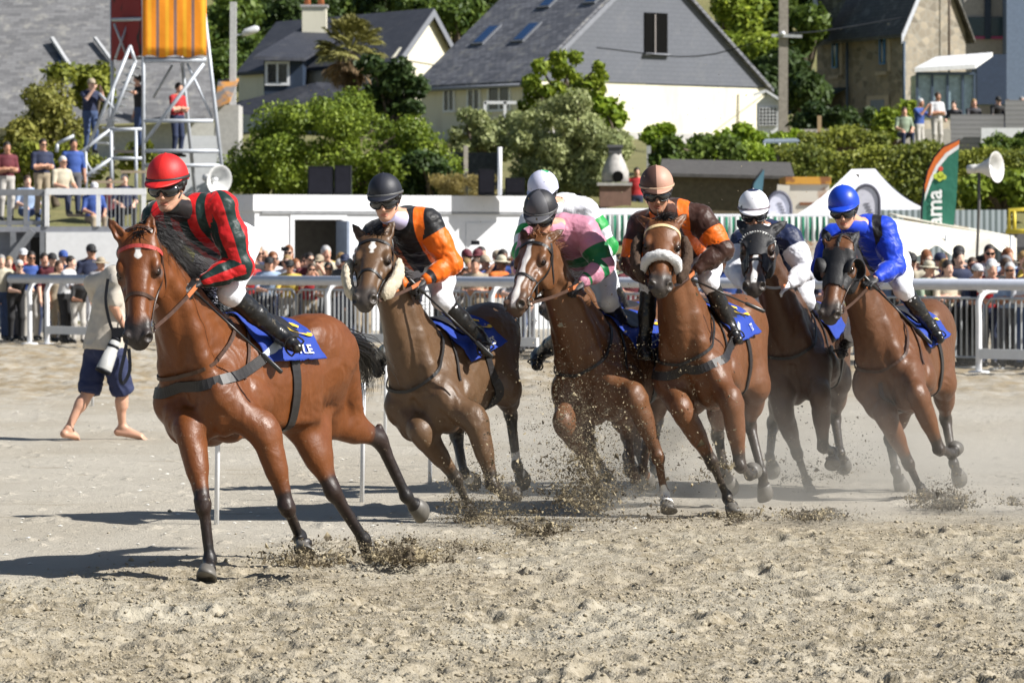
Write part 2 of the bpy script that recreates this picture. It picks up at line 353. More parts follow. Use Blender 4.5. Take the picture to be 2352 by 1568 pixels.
# ---------------------------------------------------------------- foliage
def leaf_mat(name, dark, light, trans=.25):
    m = Mat(name); t = m.attr('tint'); c = m.mix(t, dark, light); m.col(c).set(Roughness=.55); m.b.inputs['Specular IOR Level'].default_value = .3
    tr = m.n('BsdfTranslucent'); m.l(m.mix(.5, c, light), tr.inputs[0]); mx = m.n('MixShader'); mx.inputs[0].default_value = trans
    m.l(m.b.outputs[0], mx.inputs[1]); m.l(tr.outputs[0], mx.inputs[2]); m.l(mx.outputs[0], m.t.nodes['Material Output'].inputs[0]); return m.m
L_bush = leaf_mat('leaf_olive_bush', (.078, .128, .014), (.25, .32, .036)); L_bright = leaf_mat('leaf_bright', (.11, .17, .015), (.30, .36, .035))
L_dark = leaf_mat('leaf_dark', (.020, .042, .012), (.065, .105, .022)); L_wood = leaf_mat('leaf_wood', (.040, .08, .014), (.15, .21, .035)); L_grey = leaf_mat('leaf_grey_green', (.20, .24, .10), (.42, .45, .20))
L_yel = leaf_mat('leaf_yellow_green', (.16, .17, .035), (.34, .32, .075)); L_hedge = leaf_mat('leaf_hedge', (.07, .10, .016), (.31, .33, .045)); L_lime = leaf_mat('leaf_lime', (.13, .21, .015), (.30, .40, .03))
M_bark = plain('bark', (.11, .085, .06), .9, var=.3, bump=.4)
def leaves(blobs, n, sz, seed, fill=.55, up=.5, aspect=.6):
    'leaf quads through the blobs; returns verts, quads, tint'
    r = np.random.RandomState(seed); vol = np.array([b[1][0] * b[1][1] + b[1][0] * b[1][2] for b in blobs]); which = r.choice(len(blobs), n, p=vol / vol.sum())
    c = np.array([b[0] for b in blobs])[which]; rad = np.array([b[1] for b in blobs])[which]
    d = r.normal(size=(n, 3)); d /= np.linalg.norm(d, axis=1)[:, None]
    lump = np.sin(d[:, 0] * 7 + which) * np.sin(d[:, 1] * 6 + which * 2) * np.sin(d[:, 2] * 8 + which * 3)
    t = (1 + (r.rand(n) < .10) * r.exponential(.13, n)) * (1 - (1 - fill) * r.rand(n) ** 1.6) * (1 + .22 * lump) + r.normal(size=n) * .03
    p = c + d * rad * t[:, None]
    clump = np.sin(p[:, 0] * 2.6 + seed) * np.sin(p[:, 2] * 3.1 + 1) * np.sin(p[:, 1] * 2.2)
    keep = r.rand(n) < .80 + .5 * clump; p = p[keep]; d = d[keep]; m = len(p)
    nn = d * .7 + V3(0, 0, up) + r.normal(size=(m, 3)) * .65; nn /= np.linalg.norm(nn, axis=1)[:, None]
    a = np.cross(nn, r.normal(size=(m, 3))); a /= np.linalg.norm(a, axis=1)[:, None] + 1e-9; b = np.cross(nn, a)
    s = sz * np.exp(r.normal(size=m) * .3)[:, None]
    v = np.stack([p - a * s, p + b * s * aspect, p + a * s, p - b * s * aspect], 1).reshape(-1, 3)
    tint = np.clip(.5 + .28 * r.normal(size=m) + .25 * np.sin(p[:, 0] * 1.9 + seed) * np.sin(p[:, 2] * 2.3), 0, 1)
    return v, np.arange(4 * m).reshape(-1, 4), np.repeat(tint, 4)
def plant(name, label, cat, blobs, n, sz, mat, seed, base, limbs=True, group=None, trunk_r=.12, crown='crown', **kw):
    root = empty(name, base, label, cat, group); v, q, t = leaves(blobs, n, sz, seed, **kw)
    o = link_np(crown, v, q, mat, root); attr(o, 'tint', t)
    if limbs:
        mb = MB(); rr = random.Random(seed); b = np.asarray(base, float); top = np.mean([c for c, _ in blobs], 0); fork = b * .55 + top * .45
        mb.tube(bez([b, b * .7 + fork * .3 + V3(rr.uniform(-.1, .1), 0, 0), fork], 6), [trunk_r * (1 - .07 * i) for i in range(7)], 8)
        for c, r_ in blobs[:14]: mb.tube(bez([fork - V3(0, 0, .1), fork * .5 + np.asarray(c) * .5 + V3(rr.uniform(-.3, .3), rr.uniform(-.3, .3), .2), np.asarray(c)], 5), [trunk_r * .55 * (1 - .14 * i) for i in range(6)], 6)
        mb.build('trunk', M_bark, root, True)
    return root
def blobs_px(lst, Y, dep=.8):
    'lst: (px, py, rx px, rz px, depth offset m)'
    return [(P(a, b, Y + dy), (rx / FP * Y, max(rx, rz) / FP * Y * dep, rz / FP * Y)) for a, b, rx, rz, dy in lst]
def lumps(x0, x1, y0, y1, n, r0, r1, seed, dyr=1.5, top=None):
    rr = random.Random(seed); out = []
    while len(out) < n:
        x = rr.uniform(x0, x1); y = rr.uniform(y0, y1)
        if top and y < top(x): continue
        r_ = rr.uniform(r0, r1); out.append((x, y, r_, r_ * rr.uniform(.7, 1), rr.uniform(-dyr, dyr)))
    return out
def base_at(px, Y): return V3((px - 1176) / FP * Y, Y, zt(Y) - .1)
def greenery():
    top = lambda x: 445 - 235 * (1 - ((x - 770) / 290) ** 2) ** .5 if abs(x - 770) < 289 else 440
    plant('large_bush', 'broad rounded olive green bush behind the white cabin roof', 'bush', blobs_px(lumps(520, 1030, 205, 440, 90, 28, 52, 1, 2.2, lambda x: top(x) + 30), 116), 64000, .050, L_bush, 1, base_at(770, 116))
    plant('dark_shrub', 'dark shrub at the right foot of the large olive bush', 'shrub', blobs_px(lumps(950, 1030, 370, 440, 8, 25, 42, 2, .6), 113.2), 3200, .08, L_dark, 2, base_at(990, 113.2))
    plant('evergreen_shrub', 'dark evergreen shrub beside the palm', 'shrub', blobs_px(lumps(845, 955, 150, 260, 22, 20, 34, 3, .8), 121), 7500, .085, L_dark, 3, base_at(900, 121))
    plant('yellow_shrub', 'yellow green garden shrub left of the tower stairs', 'shrub', blobs_px(lumps(70, 185, 215, 330, 14, 28, 48, 4, 1), 118), 9000, .06, L_yel, 4, base_at(130, 118))
    plant('dark_conifer_shrub', 'dark green shrub against the grey slate roof', 'shrub', blobs_px(lumps(125, 240, 170, 230, 9, 24, 38, 5, .8), 121), 3600, .085, L_hedge, 5, base_at(180, 121))
    plant('brown_shrub', 'low brownish shrub at the far left edge', 'shrub', blobs_px(lumps(-20, 90, 290, 350, 9, 22, 38, 6, .8), 117), 3000, .085, L_yel, 6, base_at(30, 117))
    plant('low_hedge', 'low clipped hedge behind the people on the stand', 'hedge', blobs_px(lumps(40, 330, 345, 430, 18, 24, 36, 7, .5), 112.5), 5200, .08, L_hedge, 7, base_at(180, 112.5), False)
    plant('climbing_shrub', 'pale shrub climbing by the windows of the cream house', 'shrub', blobs_px(lumps(1030, 1210, 265, 345, 16, 20, 36, 8, .8), 124), 10000, .06, L_grey, 8, base_at(1100, 124))
    plant('tall_shrub', 'tall grey green shrub standing in front of the slate gable', 'shrub', blobs_px(lumps(1190, 1425, 190, 440, 72, 22, 42, 9, 1.5, lambda x: 195 + abs(x - 1290) * 1.0), 118), 52000, .052, L_grey, 9, base_at(1300, 118))
    plant('young_tree', 'young bright green tree rising above the grey shrub', 'tree', blobs_px(lumps(1190, 1385, 115, 240, 44, 9, 22, 10, 1.2, lambda x: 110 + abs(x - 1290) * .5), 120.5), 7500, .07, L_bright, 10, base_at(1290, 120.5))
    plant('lime_bush', 'lime green bush on the right of the tall grey shrub', 'bush', blobs_px(lumps(1370, 1450, 240, 400, 12, 18, 32, 11, .8), 120), 4200, .09, L_lime, 11, base_at(1410, 120))
    plant('climbing_vine', 'small green vine growing at the foot of the cream wall', 'vine', blobs_px(lumps(1480, 1535, 295, 345, 7, 14, 24, 12, .5), 126), 1900, .085, L_lime, 12, base_at(1500, 126))
    plant('garden_bush', 'mid green bush beside the stone barbecue', 'bush', blobs_px(lumps(1500, 1690, 325, 385, 17, 22, 36, 13, .9), 121), 6000, .085, L_wood, 13, base_at(1600, 121))
    plant('sunlit_shrub', 'sunlit yellow green shrub in front of the white porch', 'shrub', blobs_px(lumps(1655, 1830, 300, 342, 15, 16, 28, 14, .8), 127), 5200, .085, L_lime, 14, base_at(1740, 127))
    plant('round_shrub', 'round green shrub beside the seated person on the terrace', 'shrub', blobs_px(lumps(2020, 2095, 250, 305, 9, 20, 32, 15, .6), 131), 3000, .08, L_bright, 15, base_at(2055, 131))
    plant('trailing_bush', 'rough bush below the long hedge at the right edge', 'bush', blobs_px(lumps(2235, 2380, 395, 470, 14, 26, 42, 16, 1), 112), 5200, .085, L_bush, 16, base_at(2300, 112))
    plant('terrace_shrub', 'small dense shrub below the white terrace wall', 'shrub', blobs_px(lumps(2270, 2380, 315, 345, 8, 20, 30, 17, .6), 123), 2600, .08, L_wood, 17, base_at(2320, 123))
    plant('dark_shrub', 'dark shrub below the green awning of the stone house', 'shrub', blobs_px(lumps(1815, 2010, 255, 300, 16, 18, 30, 18, 1), 136), 6500, .07, L_dark, 18, base_at(1900, 136), False)
    # clipped hedges: boxes of leaves
    def hedge(label, x0, x1, y0, y1, Y, n, seed, mat, depth=1.6):
        r = np.random.RandomState(seed); a = P(x0, y0, Y); b = P(x1, y1, Y); m = n
        p = np.stack([r.uniform(a[0], b[0], m), Y + r.uniform(0, depth, m), r.uniform(b[2], a[2], m)], 1); k = r.rand(m)
        p[:, 1] = np.where(k < .6, Y + r.normal(0, .07, m), p[:, 1]); p[:, 2] = np.where(k >= .6, a[2] + r.normal(0, .06, m), p[:, 2])
        p[:, 2] += .10 * np.sin(p[:, 0] * 1.7 + seed) + .06 * np.sin(p[:, 0] * 4.1)
        nn = np.where((k < .6)[:, None], V3(0, -1, .25), V3(0, -.15, 1)) + r.normal(size=(m, 3)) * .55; nn /= np.linalg.norm(nn, axis=1)[:, None]
        e = np.cross(nn, r.normal(size=(m, 3))); e /= np.linalg.norm(e, axis=1)[:, None]; g = np.cross(nn, e); s = .048 * np.exp(r.normal(size=m) * .3)[:, None]
        v = np.stack([p - e * s, p + g * s * .65, p + e * s, p - g * s * .65], 1).reshape(-1, 3)
        root = empty('hedge', (0.5 * (a[0] + b[0]), Y + depth / 2, b[2]), label, 'hedge'); o = link_np('foliage', v, np.arange(4 * m).reshape(-1, 4), mat, root); attr(o, 'tint', np.repeat(np.clip(.45 + .3 * r.normal(size=m) + .2 * np.sin(p[:, 0] * 2.2), 0, 1), 4))
        MB().box((a[0] + .05, Y + .10, b[2] - .5), (b[0] - .05, Y + depth - .1, a[2] - .10)).build('branch_core', M_bark, root)
    hedge('long dark clipped hedge with sunlit top above the white marquee', 1790, 2400, 345, 470, 115, 26000, 21, L_hedge, 2.2)
    hedge('bright low hedge in front of the garden table', 1640, 1850, 345, 385, 121, 4200, 22, L_lime, 1.5)
    hedge('short green hedge beside the terrace seats', 1838, 2045, 308, 348, 124, 4200, 23, L_hedge, 1.2)
    # palm
    b = base_at(798, 122.5); root = empty('palm_tree', b, 'short shaggy palm tree in front of the dormer roof', 'palm tree'); top = P(805, 118, 122.5); mb = MB()
    mb.tube(bez([b, b * .5 + top * .5 + V3(.1, 0, 0), top], 10), [.17 + .03 * (i % 2) for i in range(11)], 9); mb.build('trunk', M_bark, root, True)
    rr = random.Random(5); mb = MB(); md = MB()
    for i in range(105):
        dead = i >= 78; az = rr.uniform(0, 6.28); elv = rr.uniform(-.35, 1.5) if not dead else rr.uniform(-1.5, -.5); d = V3(math.cos(az) * math.cos(elv), math.sin(az) * math.cos(elv), math.sin(elv)); st = top + d * .1; ln = rr.uniform(.40, .70); tip = st + d * ln
        for k in range(13):
            a = (k - 6) / 6 * 1.25; side = nrm(np.cross(d, V3(.3, .2, 1))); q = nrm(d * math.cos(a) + side * math.sin(a)); e = tip + q * .40 + V3(0, 0, -.10); w_ = nrm(np.cross(q, V3(rr.uniform(-1, 1), rr.uniform(-1, 1), 1))) * .028
            (md if dead else mb).add([st * .25 + tip * .75, tip + q * .25 + w_, e, tip + q * .25 - w_], [(0, 1, 2, 3)])
        (md if dead else mb).tube([st, tip], .012, 4)
    mb.build('frond', plain('palm_frond', (.20, .19, .05), .6, var=.3), root); md.build('dead_frond', plain('dead_palm_frond', (.24, .16, .08), .8, var=.3), root)
    # the wood on the hill: separate trees
    wood = [(520, 60, 70, 202, L_wood, 'mid green tree just right of the orange canvas on the tower'), (600, 120, 62, 196, L_wood, 'mid green tree behind the street lamp arm'), (500, 160, 58, 192, L_wood, 'green tree at the foot of the concrete pole'), (640, 40, 66, 208, L_dark, 'dark tree left of the cream chimney'), (720, 20, 60, 214, L_dark, 'dark tree right behind the cream chimney'), (570, -10, 66, 220, L_dark, 'dark tree above the street lamp at the top edge'), (800, 5, 62, 220, L_wood, 'green tree behind the left half of the dark roof ridge'), (880, -5, 60, 216, L_dark, 'dark tree behind the middle of the dark roof ridge'), (960, 20, 56, 212, L_wood, 'green tree behind the right end of the dark roof ridge'), (1050, 40, 62, 208, L_wood, 'green tree between the two slate roofs'), (1090, 5, 54, 218, L_dark, 'dark tree at the left slope of the big slate roof'), (1010, -25, 60, 228, L_dark, 'dark tree highest on the hill between the roofs'), (655, 165, 54, 190, L_dark, 'dark tree left of the dormer window'), (1705, 30, 62, 172, L_bright, 'bright sunlit tree right of the slate gable'), (1770, 10, 60, 178, L_wood, 'green tree behind the top of the weathered utility pole'), (1745, 110, 58, 165, L_bright, 'bright tree left of the weathered utility pole'), (1830, 60, 58, 172, L_wood, 'green tree left of the stone house roof'), (1800, 160, 62, 163, L_dark, 'dark tree behind the lower utility pole'), (1850, 215, 54, 160, L_dark, 'dark tree behind the dark green awning'), (1735, 200, 52, 160, L_dark, 'dark tree behind the white porch'), (1675, 110, 40, 168, L_bright, 'small bright tree at the right slope of the gable'), (1860, 0, 50, 180, L_wood, 'green tree touching the stone house eaves'), (720, 90, 54, 200, L_dark, 'dark tree low behind the cream chimney')]
    for i, (px, py, r_, Y, mat, lab) in enumerate(wood):
        bl = blobs_px(lumps(px - r_ * .75, px + r_ * .75, py - r_ * .5, py + r_ * .7, 11, r_ * .42, r_ * .7, 40 + i, 1.6), Y)
        plant('broadleaf_tree', lab, 'tree', bl, 8500, .12, mat, 60 + i, base_at(px, Y), True, 'trees of the hill wood', .22, fill=.5)
    v, q, t = leaves(blobs_px(lumps(1000, 1130, 410, 450, 14, 14, 24, 31, .8), 111), 5000, .06, 31, up=.1, aspect=.18)
    o = link_np('dry_grass', v, q, leaf_mat('leaf_dry_grass', (.20, .16, .05), (.42, .34, .13))); attr(o, 'tint', t); tag(o, 'dry yellow grass on the bank behind the cabin roof', 'grass', kind='stuff')
greenery()
# ---------------------------------------------------------------- horses
def coat_mat(name, base, deep, dusty=0.0):
    m = Mat(name)
    big = m.noise(3.5, 4, .6); fine = m.noise(60, 3, .6, scl=(1, 1, .35))
    c = m.mix(big, deep, base); c = m.mix(m.math('MULTIPLY', fine, .35), c, tuple(x * 1.5 for x in base))
    c = m.mix(m.attr('points'), c, (.012, .010, .010))
    c = m.mix(m.attr('muzzle'), c, (.035, .028, .026))
    c = m.mix(m.attr('rim'), c, tuple(min(1, x * 1.3) for x in base))
    c = m.mix(m.step(m.attr('white'), 0, .006), c, (.72, .70, .67))
    if dusty:
        sp = m.step(m.noise(55, 2, .7), .72, .03); sp2 = m.noise(2.5, 3)
        c = m.mix(m.math('MULTIPLY', sp, m.math('MULTIPLY', sp2, dusty * 1.6), True), c, (.45, .38, .27))
        c = m.mix(m.math('MULTIPLY', sp2, dusty * .35), c, (.30, .25, .18))
    tc = m.n('TexCoord'); sz = m.n('SeparateXYZ'); m.l(tc.outputs['Object'], sz.inputs[0]); low = m.n('MapRange'); m.l(sz.outputs[2], low.inputs[0]); low.inputs[1].default_value = 1.15; low.inputs[2].default_value = .25
    cake = m.step(m.math('ADD', m.noise(38, 4, .75), m.math('MULTIPLY', m.noise(4, 3), .25)), .80, .05); c = m.mix(m.math('MULTIPLY', cake, m.math('MULTIPLY', low.outputs[0], .85)), c, (.36, .30, .21))
    m.col(c)
    m.b.inputs['Roughness'].default_value = .34; m.b.inputs['Specular IOR Level'].default_value = .42
    rg = m.n('MapRange'); m.l(m.noise(14, 4), rg.inputs[0]); rg.inputs[3].default_value = .31; rg.inputs[4].default_value = .60; m.l(rg.outputs[0], m.b.inputs['Roughness'])
    vein = m.math('ABSOLUTE', m.math('SUBTRACT', m.noise(7, 3, .5, dist=1.3), .5)); vein = m.math('SUBTRACT', 1.0, m.math('MULTIPLY', vein, 9.0), True)
    hgt = m.math('ADD', m.math('ADD', m.math('MULTIPLY', m.noise(11, 4, .6, dist=.6), .8), m.math('MULTIPLY', m.noise(150, 2, .5, scl=(1, 1, .25)), .16)), m.math('MULTIPLY', vein, .13))
    m.bump(hgt, .30, .018)
    return m.m
M_leather = plain('black_leather', (.016, .014, .014), .48, var=.3, scale=20, bump=.04)
M_brown = plain('brown_leather', (.055, .025, .014), .45, var=.35, scale=25, bump=.05)
M_steel = plain('bit_steel', (.62, .62, .62), .22, 1, .05)
M_eye = plain('horse_eye', (.012, .006, .004), .10, 0, .2, spec=.5)
M_hair = Mat('black_horsehair').set(Roughness=.38).col((.010, .009, .010)).m
M_hairb = Mat('chestnut_horsehair').set(Roughness=.45).col((.20, .075, .022)).m
M_hoof = Mat('hoof_horn'); M_hoof.col(M_hoof.mix(M_hoof.noise(18, 4, scl=(1, 1, .2)), (.035, .033, .032), (.20, .185, .16))).set(Roughness=.5); M_hoof = M_hoof.m
M_cloth = Mat('saddle_cloth_blue'); M_cloth.col(M_cloth.mix(M_cloth.noise(6, 3), (.005, .026, .22), (.010, .05, .36))).set(Roughness=.75).bump(M_cloth.noise(11, 4, dist=.8), .5, .02); M_cloth = M_cloth.m
M_white = plain('white_lettering', (.60, .60, .58), .7, var=.12)
M_yellow = plain('yellow_print', (.80, .52, .03), .6, var=.08)
M_fleece = Mat('sheepskin'); M_fleece.col(M_fleece.mix(M_fleece.noise(60, 3), (.50, .42, .30), (.78, .70, .55))).set(Roughness=.95).bump(M_fleece.noise(110, 3), .8, .02); M_fleece = M_fleece.m
M_fleecew = Mat('white_sheepskin'); M_fleecew.col(M_fleecew.mix(M_fleecew.noise(60, 3), (.60, .60, .60), (.86, .86, .85))).set(Roughness=.95).bump(M_fleecew.noise(110, 3), .8, .02); M_fleecew = M_fleecew.m
M_fleeceb = Mat('brown_sheepskin'); M_fleeceb.col(M_fleeceb.mix(M_fleeceb.noise(60, 3), (.03, .018, .012), (.11, .065, .04))).set(Roughness=.95).bump(M_fleeceb.noise(110, 3), .8, .02); M_fleeceb = M_fleeceb.m
M_hood = Mat('black_hood_cloth'); M_hood.col(M_hood.mix(M_hood.noise(30, 3), (.005, .005, .006), (.016, .016, .019))).set(Roughness=.62).bump(M_hood.noise(50, 3), .25, .01); M_hood = M_hood.m
M_rubber = plain('orange_rein_grip', (.40, .12, .035), .6)
M_gum = plain('pink_gum', (.45, .16, .14), .4)

def hair(mb, root, pts, rad, n=3):
    mb.tube(pts, [rad * (1 - .85 * i / (len(pts) - 1)) for i in range(len(pts))], n, cap=False)

def text_verts(txt, size, bold=0.0):
    cu = bpy.data.curves.new('t', 'FONT'); cu.body = txt; cu.size = size; cu.resolution_u = 2; cu.offset = bold
    cu.align_x = 'CENTER'; cu.align_y = 'CENTER'
    o = bpy.data.objects.new('t', cu); C.objects.link(o); bpy.context.view_layer.update()
    me = o.to_mesh(); bm = bmesh.new(); bm.from_mesh(me); bmesh.ops.triangulate(bm, faces=bm.faces[:])
    for _ in range(3):
        le = [e for e in bm.edges if e.calc_length() > size * .16]
        if le: bmesh.ops.subdivide_edges(bm, edges=le, cuts=1); bmesh.ops.triangulate(bm, faces=[f for f in bm.faces if len(f.verts) > 3])
    bm.verts.index_update(); v = [tuple(q.co) for q in bm.verts]; f = [tuple(q.index for q in p.verts) for p in bm.faces]; bm.free()
    o.to_mesh_clear(); bpy.data.objects.remove(o); bpy.data.curves.remove(cu)
    return v, f

class Horse:
    def __init__(H, d):
        H.d = d; sc = d.get('scale', 1.0); H.sc = sc
        S = P(*d['S']); Hp = reach(S, *d['H'], 1.03 * sc, 1)
        fw = nrm(S - Hp); up0 = nrm(V3(0, 0, 1) - fw * fw[2]); lf0 = np.cross(up0, fw)
        a = R(d.get('lean', 10)); up = up0 * math.cos(a) - lf0 * math.sin(a); lf = np.cross(up, fw)   # lean > 0: towards its own right
        H.fw, H.up, H.lf = fw, up, lf
        # template axes: S at (.45,0,1.18), hip at (-.57,0,1.27)
        ang = math.atan2(1.27 - 1.18, 1.02)            # the S-H line drops forwards by this much in the template
        H.x = fw * math.cos(ang) + up * math.sin(ang); H.z = up * math.cos(ang) - fw * math.sin(ang); H.y = lf
        H.o = S - (H.x * .45 + H.z * 1.18) * sc
        H.build()
    def T(H, x, y, z): return H.o + (H.x * x + H.y * y + H.z * z) * H.sc
    def build(H):
        d = H.d; sc = H.sc; T = H.T; A = np.stack([H.x, H.y, H.z])
        # ---- joints
        legs = {}
        for nm, side, fore in (('fl', 1, 1), ('fr', -1, 1), ('hl', 1, 0), ('hr', -1, 0)):
            L = d['legs'][nm]
            if fore:
                j = [T(.60, side * .17, 1.10)]; lens = (.30, .43, .30, .21)
                if L[0] is None: j.append(T(.42, side * .18, .95))
                else: j.append(reach(j[0], L[0][0], L[0][1], lens[0] * sc, L[0][2]))
            else:
                j = [T(-.55, side * .14, 1.28)]; lens = (.44, .47, .40, .21)
                if L[0] is None: j.append(T(-.28, side * .21, 1.0))
                else: j.append(reach(j[0], L[0][0], L[0][1], lens[0] * sc, L[0][2]))
            for i in (1, 2, 3): j.append(reach(j[-1], L[i][0], L[i][1], lens[i] * sc, L[i][2]))
            legs[nm] = j
        N0 = T(.50, 0, 1.32)
        poll = reach(N0, *d['poll'][:2], d.get('necklen', .93) * sc, d['poll'][2])
        muz = reach(poll, *d['muz'][:2], .60 * sc * d.get('hs', 1.08), d['muz'][2])
        hx = nrm(muz - poll); hn = np.asarray(d['face'], float); hn = nrm(hn - hx * (hn @ hx)); hl = np.cross(hn, hx)
        H.poll, H.hx, H.hn, H.hl = poll, hx, hn, hl; HA = np.stack([hx, hl, hn])
        hs = sc * d.get('hs', 1.08)
        hd = lambda x, y, z: poll + (hx * x + hl * y + hn * z) * hs
        H.hd = hd
        tips = []
        for i, side in ((0, 1), (1, -1)):
            e = d['ears'][i]; b = hd(.042, side * .064, .046); tips.append((b, reach(b, e[0], e[1], .19 * sc, e[2])))
        allp = np.array([q for j in legs.values() for q in j] + [poll, muz, T(-.95, 0, 1.3), T(.7, .2, 1.1), T(.7, -.2, 1.1), T(0, .3, 1.6), T(0, -.3, 1.6), T(0, .3, .8), T(0, -.3, .8), hd(.25, 0, -.2), T(-.6, .33, 1.3), T(-.6, -.33, 1.3)] + [t for _, t in tips])
        F = Field(allp.min(0) - .16, allp.max(0) + .16, d.get('vox', .010))
        e = lambda x, y, z, rx, ry, rz, k=.06, rot=0, rz_=0: F.ell(T(x, y, z), (np.array([[math.cos(rot), 0, math.sin(rot)], [0, 1, 0], [-math.sin(rot), 0, math.cos(rot)]]) @ np.array([[math.cos(rz_), math.sin(rz_), 0], [-math.sin(rz_), math.cos(rz_), 0], [0, 0, 1]])) @ A, np.array([rx, ry, rz]) * sc, k)
        # ---- trunk
        e(.16, 0, 1.19, .58, .265, .335, .05); e(-.22, 0, 1.195, .48, .25, .285, .10, -.10)
        e(-.50, 0, 1.36, .37, .205, .20, .10); e(.20, 0, 1.46, .34, .085, .12, .10); e(-.15, 0, 1.42, .45, .14, .10, .08)
        e(.50, 0, 1.12, .20, .17, .24, .08)
        for s in (1, -1):
            F.cone(T(.26, s * .09, 1.47), T(.58, s * .185, 1.13), .10 * sc, .135 * sc, .04, H.y, .62)      # shoulder blade
            F.cone(T(.36, s * .165, 1.35), T(.63, s * .205, 1.12), .05 * sc, .085 * sc, .018, H.y, .6)
            e(.36, s * .215, 1.08, .17, .075, .12, .018, .5)                                            # triceps
            e(.63, s * .095, 1.03, .10, .085, .16, .012); e(.60, s * .155, .97, .09, .06, .11, .010, .3)                                               # pectoral
            e(.44, s * .07, .93, .16, .07, .10, .04)
            e(-.56, s * .11, 1.36, .30, .150, .19, .06, .25)   # quarters
            e(-.38, s * .19, 1.40, .10, .06, .08, .07)  # point of hip
            for r in range(9): x = .22 - r * .055; F.cone(T(x, s * .215, 1.36), T(x - .11, s * .15, .93), .032 * sc, .026 * sc, .06)    # ribs
        # ---- grooves between the muscles
        gv = lambda a, b, r=.016, k=.035: F.cone(T(*a), T(*b), r * sc, r * sc, k, None, 1, True)
        gv((.74, 0, 1.15), (.70, 0, .95), .022, .05); gv((.80, 0, 1.22), (.74, 0, 1.1), .012, .04)
        for s in (1, -1):
            gv((.73, s * .165, 1.16), (.62, s * .20, .98), .012, .035); gv((.40, s * .285, 1.20), (.56, s * .275, 1.0), .014, .03); gv((.30, s * .27, 1.32), (.16, s * .29, 1.05), .014, .04)
            gv((.56, s * .12, .90), (.66, s * .16, .96), .012, .03)
            gv((-.62, s * .27, 1.42), (-.80, s * .20, 1.12), .012, .035)
        # ---- fore legs
        pts_w = []; H.hooves = []
        for nm, j in legs.items():
            fore = nm[0] == 'f'; s = 1 if nm[1] == 'l' else -1
            lat = H.y
            if fore:
                a, b, c, f, t = j
                F.cone(a, b, .125 * sc, .095 * sc, .07, lat, .75)
                fr = nrm(np.cross(nrm(c - b), lat))
                F.cone(b - nrm(c - b) * .05 * sc, b + (c - b) * .45, .085 * sc, .066 * sc, .06, lat, .78); F.cone(b + (c - b) * .3, c, .066 * sc, .040 * sc, .05)
                F.cone(b + fr * .035 * sc + (c - b) * .05, b + (c - b) * .55 + fr * .022 * sc, .055 * sc, .030 * sc, .03); F.cone(b - fr * .03 * sc, b + (c - b) * .5 - fr * .02 * sc, .06 * sc, .028 * sc, .03)
                F.cone(b + lat * s * .03 * sc, b + (c - b) * .7 + lat * s * .012 * sc, .045 * sc, .022 * sc, .02)
                q = nrm(f - c); fr2 = nrm(np.cross(q, lat)); kf = nrm(fr + fr2)
                F.ell(c + kf * .006 * sc, np.stack([nrm(q + nrm(c - b)), lat, kf]), np.array([.062, .044, .048]) * sc, .025)
                F.ell(c - kf * .035 * sc - q * .005, np.stack([q, lat, kf]), np.array([.035, .025, .02]) * sc, .02)
                F.cone(c, f, .033 * sc, .025 * sc, .02); F.cone(c - fr2 * .032 * sc, f - fr2 * .030 * sc, .017 * sc, .018 * sc, .006); F.ell(c + kf * .02 * sc + q * .03 * sc, np.stack([q, lat, kf]), np.array([.022, .040, .03]) * sc, .01); F.ell(c + kf * .02 * sc - q * .03 * sc, np.stack([q, lat, kf]), np.array([.02, .046, .032]) * sc, .01)
            else:
                a, b, c, f, t = j
                F.cone(a + H.x * .02, b, .20 * sc, .135 * sc, .08, lat, .62); F.cone(T(-.76, s * .10, 1.33), b + (c - b) * .50 - nrm(np.cross(nrm(c - b), lat)) * .04 * sc, .115 * sc, .085 * sc, .04, lat, .75); F.cone(T(-.62, s * .155, 1.40), b + (c - b) * .15, .11 * sc, .09 * sc, .025, lat, .6); F.cone(T(-.40, s * .185, 1.36), b, .10 * sc, .085 * sc, .04, lat, .6)
                fr = nrm(np.cross(nrm(c - b), lat))
                F.ell(b + fr * .02 * sc, np.stack([nrm(c - b), lat, fr]), np.array([.10, .075, .09]) * sc, .05)
                F.cone(b, b + (c - b) * .5, .130 * sc, .092 * sc, .06, lat, .66); F.cone(b + (c - b) * .4, c, .088 * sc, .046 * sc, .05, lat, .8); F.cone(b + fr * .05 * sc + lat * s * .02 * sc, b + (c - b) * .72 + fr * .02 * sc, .07 * sc, .03 * sc, .015, lat, .7)
                q = nrm(f - c); fr2 = nrm(np.cross(q, lat)); kf = nrm(fr + fr2)
                F.cone(b - fr * .07 * sc + (c - b) * .15, c - kf * .045 * sc - nrm(c - b) * .03 * sc, .06 * sc, .016 * sc, .03)     # achilles
                F.ell(c, np.stack([nrm(q + nrm(c - b)), lat, kf]), np.array([.070, .042, .05]) * sc, .03)
                F.cone(c - kf * .052 * sc - q * .045 * sc, c - fr2 * .03 * sc + q * .09 * sc, .024 * sc, .020 * sc, .02)
                F.cone(c, f, .040 * sc, .030 * sc, .03); F.cone(c - fr2 * .028 * sc, f - fr2 * .026 * sc, .020 * sc, .021 * sc, .012)
            p = nrm(t - f); fr3 = nrm(np.cross(p, lat)); ff = nrm(fr2 + fr3)
            F.ell(f - ff * .010 * sc, np.stack([nrm(p + q), lat, ff]), np.array([.048, .038, .046]) * sc, .02)
            F.cone(f, f + (t - f) * .52, .032 * sc, .038 * sc, .02)
            F.ell(f + (t - f) * .50 , np.stack([p, lat, fr3]), np.array([.028, .046, .048]) * sc, .02)
            pts_w.append((nm, c, f, t)); H.hooves.append((f, t, fr3, lat))
